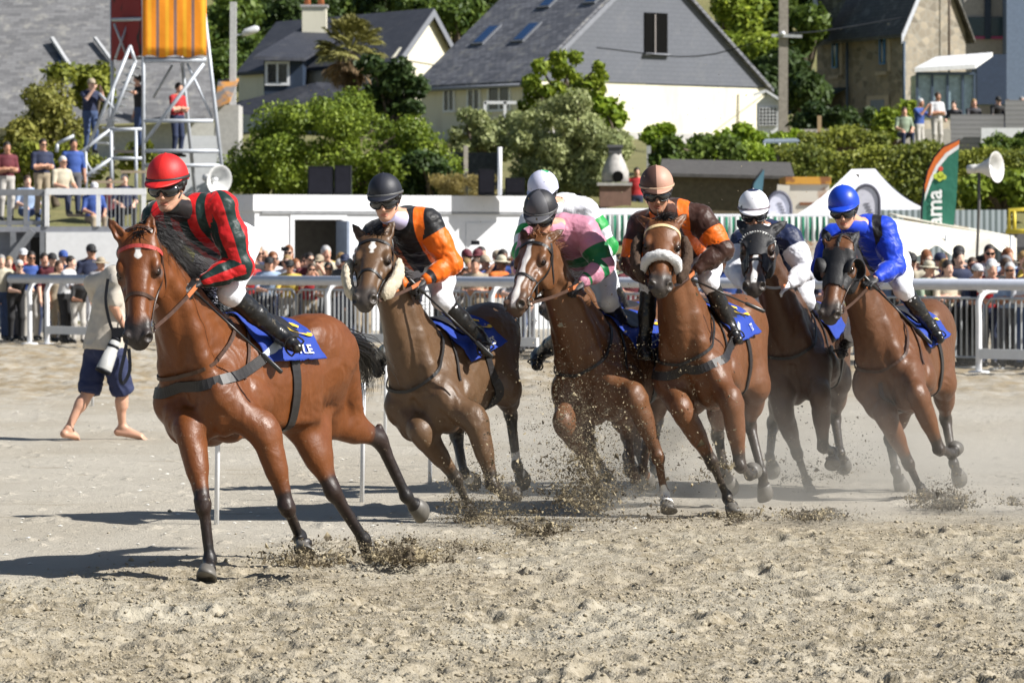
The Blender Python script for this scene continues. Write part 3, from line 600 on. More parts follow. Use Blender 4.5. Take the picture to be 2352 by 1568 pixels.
        # ---- neck
        nb = hd(.02, 0, -.045); n1 = T(*d.get('neckmid', (.78, 0, 1.52))) if 'neckmid' in d else (N0 * .48 + nb * .52 + H.z * .05 * sc)
        cl = bez([N0, n1, nb], 8)
        rr = [.245, .228, .208, .190, .174, .160, .148, .136, .122]; wr = [.72, .68, .63, .58, .55, .53, .55, .60, .64]
        for i in range(8):
            t = nrm(cl[i + 1] - cl[i]); wv = nrm(H.y * (1 - i / 8) + hl * (i / 8)); F.cone(cl[i], cl[i + 1], rr[i] * sc, rr[i + 1] * sc, .05, wv, wr[i])
        for s in (1, -1):
            F.path(bez([hd(.10, s * .06, -.12), (n1 + H.y * s * .075 * sc - H.z * .09 * sc), T(.66, s * .13, 1.15)], 6), [.035 * sc, .05 * sc, .055 * sc, .06 * sc, .065 * sc, .07 * sc, .075 * sc], .03)
            F.path(bez([hd(.03, s * .055, .0), (n1 + H.y * s * .06 * sc + H.z * .07 * sc), T(.34, s * .12, 1.42)], 6), [.03 * sc, .045 * sc, .05 * sc, .055 * sc, .06 * sc, .06 * sc, .05 * sc], .03)
        # ---- head
        he = lambda x, y, z, rx, ry, rz, k=.03, sub=False, rot=0: F.ell(hd(x, y, z), np.array([[math.cos(rot), 0, math.sin(rot)], [0, 1, 0], [-math.sin(rot), 0, math.cos(rot)]]) @ HA, np.array([rx, ry, rz]) * hs, k, sub)
        hc = lambda a, b, ra, rb, k=.03, w=None, ratio=1: F.cone(hd(*a), hd(*b), ra * hs, rb * hs, k, w, ratio)
        he(.06, 0, -.005, .13, .098, .085, .04); hc((.08, 0, -.01), (.30, 0, -.005), .095, .072, .04, hl, 1.12)
        hc((.24, 0, .005), (.50, 0, .012), .066, .046, .03); hc((.15, 0, -.07), (.34, 0, -.05), .085, .06, .04, hl, .75)
        he(.56, 0, -.012, .062, .060, .058, .03); he(.50, 0, -.065, .065, .043, .034, .02); he(.585, 0, -.035, .035, .045, .04, .02)
        hc((.20, 0, -.13), (.46, 0, -.068), .060, .034, .04, hl, .8)
        for s in (1, -1):
            he(.185, s * .074, -.095, .125, .040, .105, .025, False, -.25)
            he(.175, s * .092, .028, .060, .030, .032, .018)                                     # brow
            he(.20, s * .106, -.022, .055, .022, .020, .012)
            hc((.22, s * .092, -.035), (.38, s * .062, -.02), .018, .010, .012)                     # facial crest
            he(.50, s * .045, .012, .055, .028, .030, .02); he(.565, s * .054, .014, .040, .030, .042, .012)
            F.ell(hd(.207, s * .126, .036), np.stack([hx, nrm(hl * s + hn * .75), nrm(hn - hl * s * .75)]), np.array([.026, .022, .019]) * sc, .006, True)
            F.ell(hd(.592, s * .068, .034), np.array([[.8, 0, .6], [0, 1, 0], [-.6, 0, .8]]) @ HA, np.array([.040, .026, .026]) * sc, .008, True)
            he(.085, s * .075, .035, .04, .03, .03, .03)
            he(.30, s * .085, .03, .07, .02, .02, .03, True); hc((.30, s * .07, .0), (.50, s * .045, -.03), .018, .012, .012)
        if d.get('mouth'):
            F.ell(hd(.555, 0, -.058), HA, np.array([.055, .07, .010]) * sc, .008, True)
        else: F.ell(hd(.55, 0, -.056), HA, np.array([.06, .07, .0045]) * sc, .008, True)
        for i, (b, t) in enumerate(tips):
            s = 1 if i == 0 else -1; ax = nrm(t - b); wv = nrm(np.asarray(d.get('earopen', (0, -1, .1))) - ax * (np.asarray(d.get('earopen', (0, -1, .1))) @ ax))
            mid = b + (t - b) * .5 - wv * .004
            F.cone(b - ax * .02, b + (t - b) * .35, .034 * sc, .036 * sc, .025, wv, .8); F.cone(b + (t - b) * .35, b + (t - b) * .7, .037 * sc, .026 * sc, .012, wv, .62); F.cone(b + (t - b) * .7, t, .026 * sc, .006 * sc, .01, wv, .62)
            F.cone(b + (t - b) * .30 + wv * .026 * sc, b + (t - b) * .85 + wv * .010 * sc, .021 * sc, .003 * sc, .006, None, 1, True)
        p, q = F.mesh(); p = smooth_np(p, q, 2, .4)
        lp = (p - H.o) @ A.T / sc; msk = np.clip((lp[:, 2] - .75) / .2, 0, 1) * np.clip((1.25 - np.abs(lp[:, 0])) / .2, 0, 1); wr_ = wrinkle(p, q, .0055, 7.5, seed=d['seed']); hl_ = np.linalg.norm(p - poll, axis=1); p = p + (wr_ - p) * (msk * np.clip((hl_ - .5) / .2, 0, 1))[:, None]
        H.bvh = bvh_of(p, q); H.F = None
        # ---- markings, plus darkness painted into the nostrils
        pts = np.zeros(len(p)); white = np.full(len(p), -1.0)
        socks = d.get('socks', {})
        for nm, c, f, t in pts_w:
            for a, b, w0, w1 in ((c - nrm(f - c) * .14 * sc, c, 0, .9), (c, f, .9, 1), (f, t, 1, 1)):
                ab = b - a; tt = np.clip(((p - a) @ ab) / (ab @ ab), 0, 1); dist = np.linalg.norm(p - a - tt[:, None] * ab, axis=1)
                pts = np.maximum(pts, np.where(dist < .12 * sc, w0 + (w1 - w0) * tt, 0) * np.clip((.12 * sc - dist) / .03, 0, 1))
            if nm in socks:
                hh = socks[nm]; a = f + (c - f) * hh; ab = t - a; tt = ((p - a) @ ab) / (ab @ ab); dist = np.linalg.norm(p - a - np.clip(tt, 0, 1)[:, None] * ab, axis=1)
                white = np.maximum(white, np.where(dist < .085 * sc, np.minimum(tt * .3, .085 - dist), -1))
        if not d.get('blackpoints', True): pts *= .25
        loc = (p - poll) @ HA.T / hs; H.loc = loc; H.pq = (p, q); H.hs = hs
        onh = (np.abs(loc[:, 1]) < .14) & (loc[:, 0] > -.08) & (loc[:, 0] < .68) & (loc[:, 2] > -.22) & (loc[:, 2] < .2)
        mz = np.where(onh, np.clip((loc[:, 0] - .46 + np.maximum(0, -loc[:, 2] - .02) * .6 + np.abs(loc[:, 1]) * .5) / .07, 0, 1), 0)
        ey = np.sqrt((loc[:, 0] - .207) ** 2 + (np.abs(loc[:, 1]) - .108) ** 2 + (loc[:, 2] - .02) ** 2)
        mz = np.maximum(mz, np.where(onh, np.clip((.045 - ey) / .02, 0, 1) * .8, 0))
        no = np.sqrt((loc[:, 0] - .588) ** 2 * .6 + (np.abs(loc[:, 1]) - .062) ** 2 + (loc[:, 2] - .026) ** 2); pts = np.maximum(pts, np.where(onh, np.clip((.030 - no) / .008, 0, 1), 0))  # shade of the nostril hole painted black through the points mask
        for a, b in tips:
            tt = np.clip(((p - a) @ (b - a)) / ((b - a) @ (b - a)), 0, 1); dist = np.linalg.norm(p - a - tt[:, None] * (b - a), axis=1)
            pts = np.maximum(pts, np.where(dist < .05, np.clip((tt - .55) * 2, 0, .9), 0))
        for (x0, x1, hw, y0, y1) in d.get('blaze', []):      # stripe on the face from x0 to x1
            u = (loc[:, 0] - x0) / (x1 - x0); v = np.minimum(np.minimum(loc[:, 0] - x0, x1 - loc[:, 0]) * .6, hw * (1 + .25 * np.sin(loc[:, 0] * 40)) - np.abs(loc[:, 1] - (y0 + (y1 - y0) * u)))
            white = np.maximum(white, np.where(onh & (loc[:, 2] > -.03), v, -1))
        if d.get('star'):
            x0, y0, r0 = d['star']; v = r0 - np.sqrt(((loc[:, 0] - x0) / 1.9) ** 2 + (loc[:, 1] - y0) ** 2) - .25 * np.abs(loc[:, 1] - y0) - .006 * np.sin(loc[:, 0] * 130)
            white = np.maximum(white, np.where(onh & (loc[:, 2] > 0), v, -1))
        # ---- thing
        t0 = empty('racehorse', (H.T(0, 0, 0)[0], H.T(0, 0, 0)[1], 0), d['label'], 'horse', 'galloping racehorses'); H.root = t0
        bo = link_np('body', p, q, d['coat'], t0)
        attr(bo, 'points', pts); attr(bo, 'muzzle', mz * d.get('darkmuzzle', 1)); attr(bo, 'rim', np.zeros(len(p))); attr(bo, 'white', white)
        H.eyes = []
        for s in (1, -1):
            ed = nrm(hl * s + hn * .75); o_ = hd(.205, s * .05, -.02) + ed * .3; r_ = H.bvh.ray_cast(Vector(o_), Vector(-ed)); ec = (np.array(r_[0]) if r_[0] is not None else hd(.205, s * .11, .004)) - ed * .015; H.eyes.append(ec)
            MB().lathe(ec, ed, [(-.022, .001), (-.018, .014), (-.008, .022), (.002, .0245), (.012, .022), (.018, .016), (.021, .008), (.0225, .0005)], 16).build('eye', M_eye, t0, True)
        for f, t, fr, lat in H.hooves:
            ax = nrm(t - f); base = f + (t - f) * .46; L = np.linalg.norm(t - f) * .54; n = 18; v = []
            for dd, r in ((0, .042), (.1, .050), (.55, .057), (1, .064), (1.0, .050), (.95, .02)):
                for k in range(n):
                    an = 2 * math.pi * k / n; off = r * sc * (math.cos(an) * fr * 1.05 + math.sin(an) * lat)
                    v.append(base + ax * (dd * L - (dd ** .7) * max(0, (.8 - math.cos(an))) * .028 * sc) + off)
            fa = [(i * n + k, i * n + (k + 1) % n, (i + 1) * n + (k + 1) % n, (i + 1) * n + k) for i in range(5) for k in range(n)] + [tuple(range(5 * n, 6 * n))]
            link_mesh('hoof', v, fa, M_hoof, t0)
        H.tack()
    # ---------------------------------------------------------------- tack, mane, tail
    def tack(H):
        d = H.d; hd = H.hd; T = H.T; t0 = H.root; bv = H.bvh; sc = H.sc; LM = d.get('leather', M_leather)
        # mane
        mb = MB(); rr = random.Random(d['seed'])
        side = d.get('maneside', 1); wind = np.asarray(d.get('wind', (.6, .5, .1)))
        n0 = T(.34, 0, 1.60); crest = bez([hd(-.09, 0, .06), H.poll * .5 + n0 * .5 + H.z * .11 * sc, n0], 30)
        for i in range(d.get('mane', 800)):
            u = rr.random() ** 1.15; p = crest[min(29, int(u * 30))] + (crest[min(30, int(u * 30) + 1)] - crest[min(29, int(u * 30))]) * rr.random()
            c, nn, _, _ = bv.find_nearest(Vector(p)); p = np.array(c) - np.array(nn) * .01 + V3(*(rr.gauss(0, .008) for _ in range(3)))
            ln = rr.uniform(.10, .26) * d.get('manelen', .62); dirv = nrm(H.z * rr.uniform(*d.get('lift', (.1, .6))) + wind * rr.uniform(.3, 1.2) + H.y * side * rr.uniform(.1, .5) + V3(*(rr.gauss(0, .25) for _ in range(3))))
            pts = [p]; 
            for k in range(5): dirv = nrm(dirv + V3(0, 0, -.22) + wind * .12 + V3(*(rr.gauss(0, .14) for _ in range(3)))); pts.append(pts[-1] + dirv * ln / 5)
            hair(mb, p, pts, rr.uniform(.0016, .0034))
        for i in range(d.get('forelock', 70)):
            p = hd(rr.uniform(-.03, .03), rr.gauss(0, .022), .085); c, nn, _, _ = bv.find_nearest(Vector(p)); p = np.array(c) - np.array(nn) * .008
            dirv = nrm(H.hn * .8 - H.hx * .15 + V3(*(rr.gauss(0, .35) for _ in range(3))) + wind * .4); pts = [p]; ln = rr.uniform(.04, .10)
            for k in range(5): dirv = nrm(dirv + H.hx * .25 + wind * .2 + V3(*(rr.gauss(0, .15) for _ in range(3)))); pts.append(pts[-1] + dirv * ln / 5)
            hair(mb, p, pts, rr.uniform(.003, .006))
        mb.build('mane', d.get('hair', M_hair), t0, True)
        # tail
        mb = MB(); b = T(-.86, 0, 1.43); tl = d.get('tail')
        if tl:
            cl = [b] + [P(*q) for q in tl]
            for i in range(d.get('tailn', 260)):
                o = V3(*(rr.gauss(0, .5) for _ in range(3))); pts = []; ks = bez(cl, 9); ln = rr.uniform(.6, 1); off2 = V3(*(rr.gauss(0, 1) for _ in range(3)))
                for k, q in enumerate(ks[:max(4, int(10 * ln))]): pts.append(q + o * .045 + off2 * (.012 + .075 * (k / 9) ** 1.3) * d.get('tailw', 1))
                hair(mb, b, pts, rr.uniform(.0025, .0055))
            mb.tube(bez([T(-.80, 0, 1.46), b, cl[1]], 4), [.05, .045, .04, .03, .015], 8)
            mb.build('tail', d.get('hair', M_hair), t0, True)
        # bridle
        mb = MB(); st = lambda pts, wd=.018, th=.006, m=0, n=20: strap(mb, [hd(*q) for q in pts], wd * sc, th, bv, n, .002, m=m)
        bm = [LM, d.get('browband', LM), M_steel]
        st([(.09, .10, -.02), (.085, .075, .055), (.08, 0, .10), (.085, -.075, .055), (.09, -.10, -.02)], .022, .008, 1)
        st([(.09, .10, -.02), (-.02, .075, .06), (-.05, 0, .08), (-.02, -.075, .06), (.09, -.10, -.02)], .022)
        for s in (1, -1):
            st([(.09, s * .10, -.02), (.22, s * .12, -.05), (.36, s * .09, -.05), (.475, s * .07, -.045)], .017)
            st([(.09, s * .10, -.03), (.20, s * .12, -.09), (.26, s * .05, -.20), (.24, 0, -.21)], .014)
            rc = hd(.485, s * .066, -.05); mb.tube([rc + (H.hx * math.cos(a) + H.hn * math.sin(a)) * .034 * sc for a in np.linspace(0, 2 * math.pi, 17)], .0055, 6, 2, False)
            mb.tube([hd(.485, s * .066, -.05), hd(.50, s * .03, -.052)], .007, 6, 2)
        st([(.355, .09, -.05), (.345, .05, .04), (.34, 0, .075), (.345, -.05, .04), (.355, -.09, -.05)], .02, .007)
        st([(.355, .09, -.05), (.37, .05, -.12), (.37, 0, -.13), (.37, -.05, -.12), (.355, -.09, -.05)], .02, .007)
        mb.build('bridle', bm, t0)
        # saddle, cloth, girth
        def surf(x, y, z, off):
            c, nn, _, _ = bv.find_nearest(Vector(T(x, y, z))); return np.array(c) + np.array(nn) * off, np.array(nn)
        ray = lambda x, th, off: (lambda r: np.array(r[0]) + np.array(r[1]) * off if r[0] is not None else T(x, 0, 1.2))(bv.ray_cast(Vector(T(x, math.sin(th) * .8, 1.2 + math.cos(th) * .8)), Vector(nrm(T(x, 0, 1.2) - T(x, math.sin(th) * .8, 1.2 + math.cos(th) * .8)))))
        nx, nt = 44, 70; v = []; f = []
        xa, xb, tm = .28, -.27, 1.34
        def cl_pt(u, t, off=.012):
            x = xa + (xb - xa) * u; th = tm * t; e = abs(t)
            x -= .03 * e * e * d.get('clothsweep', 1)
            return ray(x, th, (off + .010 * math.sin(u * 9 + t * 5) * e + .03 * e ** 4) * sc)
        g = np.array([[cl_pt(i / nx, -1 + 2 * j / nt) for j in range(nt + 1)] for i in range(nx + 1)]); gp = g.reshape(-1, 3)
        idx = lambda i, j: i * (nt + 1) + j
        ctr = T(-.1, 0, 1.1); outer = [q + nrm(q - ctr) * .008 for q in gp]; v = list(gp) + outer; NN = len(gp)
        for i in range(nx):
            for j in range(nt): f += [(idx(i, j), idx(i, j + 1), idx(i + 1, j + 1), idx(i + 1, j)), (NN + idx(i, j), NN + idx(i + 1, j), NN + idx(i + 1, j + 1), NN + idx(i, j + 1))]
        rim = [idx(i, 0) for i in range(nx)] + [idx(nx, j) for j in range(nt)] + [idx(i, nt) for i in range(nx, 0, -1)] + [idx(0, j) for j in range(nt, 0, -1)]
        for a, b_ in zip(rim, rim[1:] + rim[:1]): f.append((a, b_, NN + b_, NN + a))
        cl = link_mesh('saddle_cloth', v, f, M_cloth, t0)
        def on_cloth(txt, u0, t0_, size, mat, name, s=1, ang=0.0, raw=None):
            vv, ff = raw if raw else text_verts(txt, size, .002); mm = MB(); out = []
            for (x, y, _) in vv:
                xx = x * math.cos(ang) - y * math.sin(ang); yy = x * math.sin(ang) + y * math.cos(ang)
                u = u0 + s * xx / (.54 * sc); t = t0_ * s - s * yy / (.42 * tm * sc)
                q = cl_pt(u, t, .012); out.append(q + nrm(q - ctr) * .019)
            mm.add(out, ff if s == 1 else [tuple(reversed(q)) for q in ff]); mm.build(name, mat, cl)
        if d.get('text'): on_cloth(d['text'], .66, .87, .10, M_white if not d.get('texty') else M_white, 'lettering', 1, .0)
        ring = [(.07 * math.cos(a) * r_, .10 * math.sin(a) * r_, 0) for a in np.linspace(.3, 5.4, 22) for r_ in (1, .66)]
        if d.get('number', True): on_cloth('', .84, .52, 1, M_yellow, 'number', 1, .4, (ring, [(2 * i, 2 * i + 1, 2 * i + 3, 2 * i + 2) for i in range(21)]))
        # saddle: slim seat and flaps
        g = [[ray(.16 - .31 * i / 14 - .05 * abs(-1 + 2 * j / 24) ** 2, (-1 + 2 * j / 24) * .95 * (1 - .25 * (2 * i / 14 - 1) ** 2), (.030 + .014 * abs(math.cos(math.pi * i / 14)) * (1 - abs(-1 + 2 * j / 24))) * sc) for j in range(25)] for i in range(15)]
        gp = [q for r_ in g for q in r_]; NN = len(gp); v = gp + [q - nrm(q - ctr) * .014 for q in gp]; f = []
        id2 = lambda i, j: i * 25 + j
        for i in range(14):
            for j in range(24): f += [(id2(i, j), id2(i + 1, j), id2(i + 1, j + 1), id2(i, j + 1)), (NN + id2(i, j), NN + id2(i, j + 1), NN + id2(i + 1, j + 1), NN + id2(i + 1, j))]
        rim = [id2(i, 0) for i in range(14)] + [id2(14, j) for j in range(24)] + [id2(i, 24) for i in range(14, 0, -1)] + [id2(0, j) for j in range(24, 0, -1)]
        for a, b_ in zip(rim, rim[1:] + rim[:1]): f.append((a, NN + a, NN + b_, b_))
        link_mesh('saddle', v, f, M_leather, t0)
        mb = MB(); strap(mb, [T(-.02, .36 * math.sin(a), 1.17 + .42 * math.cos(a)) for a in np.linspace(1.2, 2 * math.pi - 1.2, 12)], .075 * sc, .010, bv, 40, .004); mb.build('girth', d.get('girth', M_leather), t0)
        # breastplate and neck strap
        if d.get('breast'):
            mb = MB(); strap(mb, [T(.06, .30, 1.40), T(.30, .27, 1.28), T(.60, .25, 1.18), T(.80, .10, 1.16), T(.82, 0, 1.155), T(.80, -.10, 1.16), T(.60, -.25, 1.18), T(.30, -.27, 1.28), T(.06, -.30, 1.40)], .062 * sc, .010, bv, 60, .008)
            mb.build('breast_girth', M_leather, t0)
            mb = MB(); strap(mb, [T(.10, .30, 1.38), T(.19, .28, 1.34), T(.28, .27, 1.29)], .056 * sc, .012, bv, 12, .017); mb.build('breast_girth_buckle', plain('grey_webbing', (.42, .47, .55), .5), t0)
        if d.get('neckstrap', True):
            mb = MB(); strap(mb, [T(.30, .05, 1.56), T(.46, .18, 1.42), T(.66, .20, 1.30), T(.80, .06, 1.23), T(.80, -.06, 1.23), T(.66, -.20, 1.30), T(.46, -.18, 1.42), T(.30, -.05, 1.56)], .022 * sc, .007, bv, 50, .020)
            for s in (1, -1): strap(mb, [T(.22, s * .10, 1.50), T(.36, s * .2, 1.32), T(.48, s * .24, 1.17)], .020 * sc, .007, bv, 16, .008)
            if d.get('martingale'): strap(mb, [T(.80, 0, 1.12), T(.76, 0, 1.0), T(.60, 0, .86), T(.35, 0, .82)], .03 * sc, .008, bv, 24, .005)
            mb.build('breastplate', LM, t0)
        for k in d.get('extra', []): k(H)
    def reins(H, hands):
        t0 = H.root; hd = H.hd
        if 1:
            mb = MB()
            for s, hp in zip((1, -1), hands):
                hp = np.asarray(hp); a = hd(.49, s * .07, -.06); mid = a * .27 + hp * .73 + V3(0, 0, -.012)
                strap(mb, [a, a * .62 + hp * .38 + V3(0, 0, -.014), mid], .022, .006, None, 12, up=H.y * s); strap(mb, [mid, mid * .4 + hp * .6, hp], .026, .007, None, 10, up=H.y * s, m=1)
            mb.build('reins', [M_brown, M_rubber], t0)

def shell(H, name, mat, pred, off=.005, parent=None):
    p, q = H.pq; me = bpy.data.objects  # a fitted cloth shell over part of the body
    keep = pred(H.loc); fq = q[keep[q].all(1)]
    used = np.unique(fq); rm = -np.ones(len(p), int); rm[used] = np.arange(len(used)); fq = rm[fq]; pp = p[used]
    nn = np.zeros_like(pp); fn = np.cross(pp[fq[:, 2]] - pp[fq[:, 0]], pp[fq[:, 3]] - pp[fq[:, 1]])
    for k in range(4): np.add.at(nn, fq[:, k], fn)
    nn /= np.linalg.norm(nn, axis=1)[:, None] + 1e-9
    c = pp.mean(0); 
    if ((pp - c) * nn).sum() < 0: nn = -nn
    o = link_np(name, pp + nn * off, fq, mat, H.root if parent is None else parent)
    sm = o.modifiers.new('thickness', 'SOLIDIFY'); sm.thickness = .004; sm.offset = 1
    return o
def fluff(H, name, mat, pts, r, n=14, parent=None, flat=1.0, seed=3, up=None):
    'a sheepskin roll: a lumpy tube'
    rr = np.random.RandomState(seed); ps = bez(pts, n * 2); mb = MB(); K = 18
    rad = [r * min(1, .55 + 1.2 * min(i, 2 * n - i) / (2 * n) * 2) for i in range(2 * n + 1)]
    mb.tube(ps, rad, K, flat=flat, up=up); c = np.array(ps)
    for i in range(len(mb.v)):
        v = np.array(mb.v[i]); k = min(i // K, 2 * n); d = v - c[k]; mb.v[i] = tuple(c[k] + d * (1 + rr.uniform(-.14, .16)))
    return mb.build(name, mat, H.root, True)
def cheek_rolls(H, mat=None):
    for s in (1, -1):
        m = mat or M_fleece
        fluff(H, 'cheek_roll', m, [H.hd(.13, s * .155, -.05), H.hd(.25, s * .165, -.05), H.hd(.37, s * .135, -.055), H.hd(.46, s * .095, -.06)], .062, 12, flat=.6, seed=5 + s, up=H.hn)
def nose_fleece(H):
    fluff(H, 'noseband_fleece', M_fleecew, [H.hd(.37, .115, -.06), H.hd(.365, .10, .03), H.hd(.36, .055, .075), H.hd(.36, 0, .092), H.hd(.36, -.055, .075), H.hd(.365, -.10, .03), H.hd(.37, -.115, -.06)], .036, 14, seed=4)
def dark_cheek(H):
    for s in (1, -1): fluff(H, 'cheek_roll', M_fleeceb, [H.hd(.05, s * .145, -.04), H.hd(.18, s * .165, -.06), H.hd(.30, s * .155, -.065), H.hd(.42, s * .12, -.07)], .062, 12, flat=.65, seed=9 + s, up=H.hn)
def ear_hood(H):
    shell(H, 'ear_hood', M_hood, lambda l: (l[:, 0] > -.22) & (l[:, 0] < .40 - .0 * l[:, 2]) & (np.abs(l[:, 1]) < .2) & (l[:, 2] > -.14) & (np.sqrt(((l[:, 0] - .21) / 1.3) ** 2 + (np.abs(l[:, 1]) - .118) ** 2 + (l[:, 2] - .015) ** 2) > .052) & ((l[:, 0] < .30) | (np.abs(l[:, 1]) > .04)) | ((l[:, 0] < .06) & (l[:, 0] > -.25) & (l[:, 2] > .02) & (np.abs(l[:, 1]) < .22)), .004)
    mb = MB()
    for i in range(17):
        t = (i - 8) / 8; c, n, _, _ = H.bvh.find_nearest(Vector(H.hd(.085 + .03 * t * t, .105 * math.sin(t * 1.5), .02 + .10 * math.cos(t * 1.45)))); c = np.array(c); n = np.array(n); mb.lathe(c + n * .006, n, [(0, .009), (.012, .006), (.020, .001)], 6)
    mb.build('browband_beads', M_white, H.root)
def blinkers(H):
    shell(H, 'blinker_hood', M_hood, lambda l: (l[:, 0] > -.16) & (l[:, 0] < .36 + .25 * np.maximum(0, np.abs(l[:, 1]) - .07)) & (np.abs(l[:, 1]) < .22) & (l[:, 2] > -.16) & (l[:, 2] < .125) & (np.sqrt(((l[:, 0] - .21) / 1.2) ** 2 + (np.abs(l[:, 1]) - .118) ** 2 + (l[:, 2] - .015) ** 2) > .045) & ~((l[:, 0] < .07) & (np.abs(np.abs(l[:, 1]) - .065) < .05) & (l[:, 2] > .055)), .004)
    for s in (1, -1):
        mb = MB(); ax = nrm(H.hl * s * .95 + H.hn * .42 + H.hx * .08); o = H.hd(.20, s * .085, -.01); n = 22
        prof = [(0, .075), (.03, .088), (.06, .090), (.085, .084), (.084, .078), (.058, .083), (.03, .081), (.002, .069)]
        u = nrm(H.hx - ax * (H.hx @ ax)); b = np.cross(ax, u); v = []; f = []
        for dd, r in prof:
            for k in range(n):
                an = 2 * math.pi * k / n; w = math.cos(an)    # the cup opens forwards
                v.append(o + ax * dd * (1 - .5 * max(0, w)) + u * r * math.cos(an) + b * r * math.sin(an))
        for i in range(len(prof) - 1):
            for k in range(n):
                if math.cos(2 * math.pi * (k + .5) / n) < .75: f.append((i * n + k, i * n + (k + 1) % n, (i + 1) * n + (k + 1) % n, (i + 1) * n + k))
        mb.add(v, f); mb.build('blinker_cup', M_hood, H.root, True)
HD = {}
c_bright = coat_mat('coat_bright_bay', (.165, .050, .010), (.068, .018, .004))
c_dull = coat_mat('coat_dusty_bay', (.100, .048, .018), (.050, .022, .009), .4)
c_chest = coat_mat('coat_chestnut', (.135, .048, .011), (.060, .018, .005), .35)
c_bay = coat_mat('coat_bay', (.145, .047, .010), (.062, .018, .005), .3)
c_dark = coat_mat('coat_dark_bay', (.075, .025, .007), (.034, .011, .004), .3)
c_bay2 = coat_mat('coat_red_bay', (.125, .042, .010), (.055, .017, .005), .3)
HD['h1'] = dict(seed=1, lift=(-.5, .15), forelock=40, manelen=1.15, mane=1500, tailn=420, label='bright bay racehorse leading the field on the left, small white star and red browband', S=(487, 885, 25.35), H=(716, 836), lean=10,
  poll=(322, 548, -1), muz=(317, 790, -1), face=(-.16, -1, .1), ears=[(347, 488, 1), (246, 499, 1)], necklen=.96,
  legs=dict(fr=[(440, 1000, -1), (467, 1160, -1), (480, 1285, 1), (474, 1331, -1)], fl=[(612, 1000, 1), (660, 1165, 1), (688, 1236, 1), (704, 1272, -1)],
            hl=[(745, 952, 1), (872, 1010, 1), (932, 1140, 1), (972, 1180, 1)], hr=[(690, 960, -1), (764, 1128, 1), (835, 1240, 1), (850, 1270, 1)]),
  star=(.115, .012, .022), tail=[(822, 800, 26.9), (836, 850, 27.2), (812, 885, 27.2)], breast=True, text='PLE', coat=c_bright, leather=M_brown, browband=plain('red_browband', (.45, .06, .05), .5))
HD['h2'] = dict(seed=2, label='dusty brown bay racehorse with sheepskin cheek rolls, second from left', S=(985, 890, 30.3), H=(1112, 790), lean=14,
  poll=(866, 558, -1), muz=(836, 700, -1), face=(-.12, -.7, .8), ears=[(906, 501, 1), (809, 514, 1)], necklen=1.0,
  legs=dict(fr=[(975, 1000, -1), (1048, 1098, 1), (1076, 1165, 1), (1087, 1195, -1)], fl=[(1095, 972, -1), (1132, 1112, -1), (1158, 1138, 1), (1184, 1132, 1)],
            hl=[(1160, 885, -1), (1172, 948, 1), (1187, 1070, -1), (1204, 1110, 1)], hr=[(1075, 905, -1), (1048, 1000, 1), (1066, 1088, -1), (1090, 1108, 1)]),
  socks=dict(hl=.3, hr=.1), star=(.13, .0, .026), text='IES', coat=c_dull, mouth=True, tail=None)
HD['h2']['extra'] = [cheek_rolls]
HD['h3'] = dict(seed=3, label='chestnut racehorse with broad white blaze, carrying the pink and green jockey', S=(1368, 862, 31.0), H=(1492, 790), lean=12,
  poll=(1240, 560, -1), muz=(1180, 712, -1), face=(-.55, -.8, .35), ears=[(1297, 526, 1), (1199, 523, 1)], necklen=.95, blackpoints=False, hair=M_hairb, mane=260, darkmuzzle=.6,
  legs=dict(fr=[(1300, 975, -1), (1345, 1050, 1), (1368, 1115, 1), (1380, 1145, -1)], fl=[(1462, 920, -1), (1512, 1050, 1), (1526, 1135, 1), (1538, 1178, -1)],
            hl=[(1520, 880, 1), (1490, 985, 1), (1475, 1080, -1), (1490, 1110, 1)], hr=[(1420, 930, -1), (1440, 1000, 1), (1452, 1085, -1), (1470, 1115, 1)]),
  socks=dict(fl=.05), blaze=[(.05, .60, .022, 0, .012)], text='STI', coat=c_chest, tail=None)
HD['h3b'] = dict(seed=8, label='chestnut racehorse almost hidden behind the blazed one, under the white and green jockey', S=(1392, 832, 33.6), H=(1500, 765), lean=12,
  poll=(1292, 600, -1), muz=(1262, 720, -1), face=(-.35, -.8, .5), ears=[(1334, 590, 1), (1305, 622, -1)], necklen=.95, blackpoints=False, hair=M_hairb, mane=120,
  legs=dict(fr=[(1340, 940, -1), (1355, 1020, 1), (1380, 1075, 1), (1395, 1100, -1)], fl=[(1440, 920, -1), (1465, 1030, 1), (1480, 1090, 1), (1490, 1120, -1)],
            hl=[(1530, 850, 1), (1510, 960, 1), (1500, 1050, -1), (1510, 1080, 1)], hr=[(1470, 860, -1), (1450, 970, 1), (1440, 1050, -1), (1450, 1080, 1)]),
  text='', coat=c_chest, tail=None)
HD['h4'] = dict(seed=4, label='bay racehorse with white fleece noseband and pale beaded browband, facing the camera', S=(1597, 838, 30.9), H=(1682, 770), lean=12,
  poll=(1522, 523, -1), muz=(1516, 668, -1), face=(.03, -.65, .75), ears=[(1579, 490, 1), (1461, 496, 1)], necklen=.98,
  legs=dict(fr=[(1572, 948, -1), (1636, 1062, 1), (1670, 1142, 1), (1691, 1186, -1)], fl=[(1682, 930, -1), (1700, 1068, 1), (1722, 1092, 1), (1732, 1078, 1)],
            hl=[(1735, 875, -1), (1722, 975, 1), (1750, 1085, -1), (1759, 1145, 1)], hr=[(1650, 900, -1), (1648, 1000, 1), (1664, 1080, -1), (1681, 1125, 1)]),
  text='TI', coat=c_bay, breast=True, mouth=True, browband=plain('beaded_browband', (.72, .55, .30), .4), tail=None)
HD['h4']['extra'] = [nose_fleece, dark_cheek]
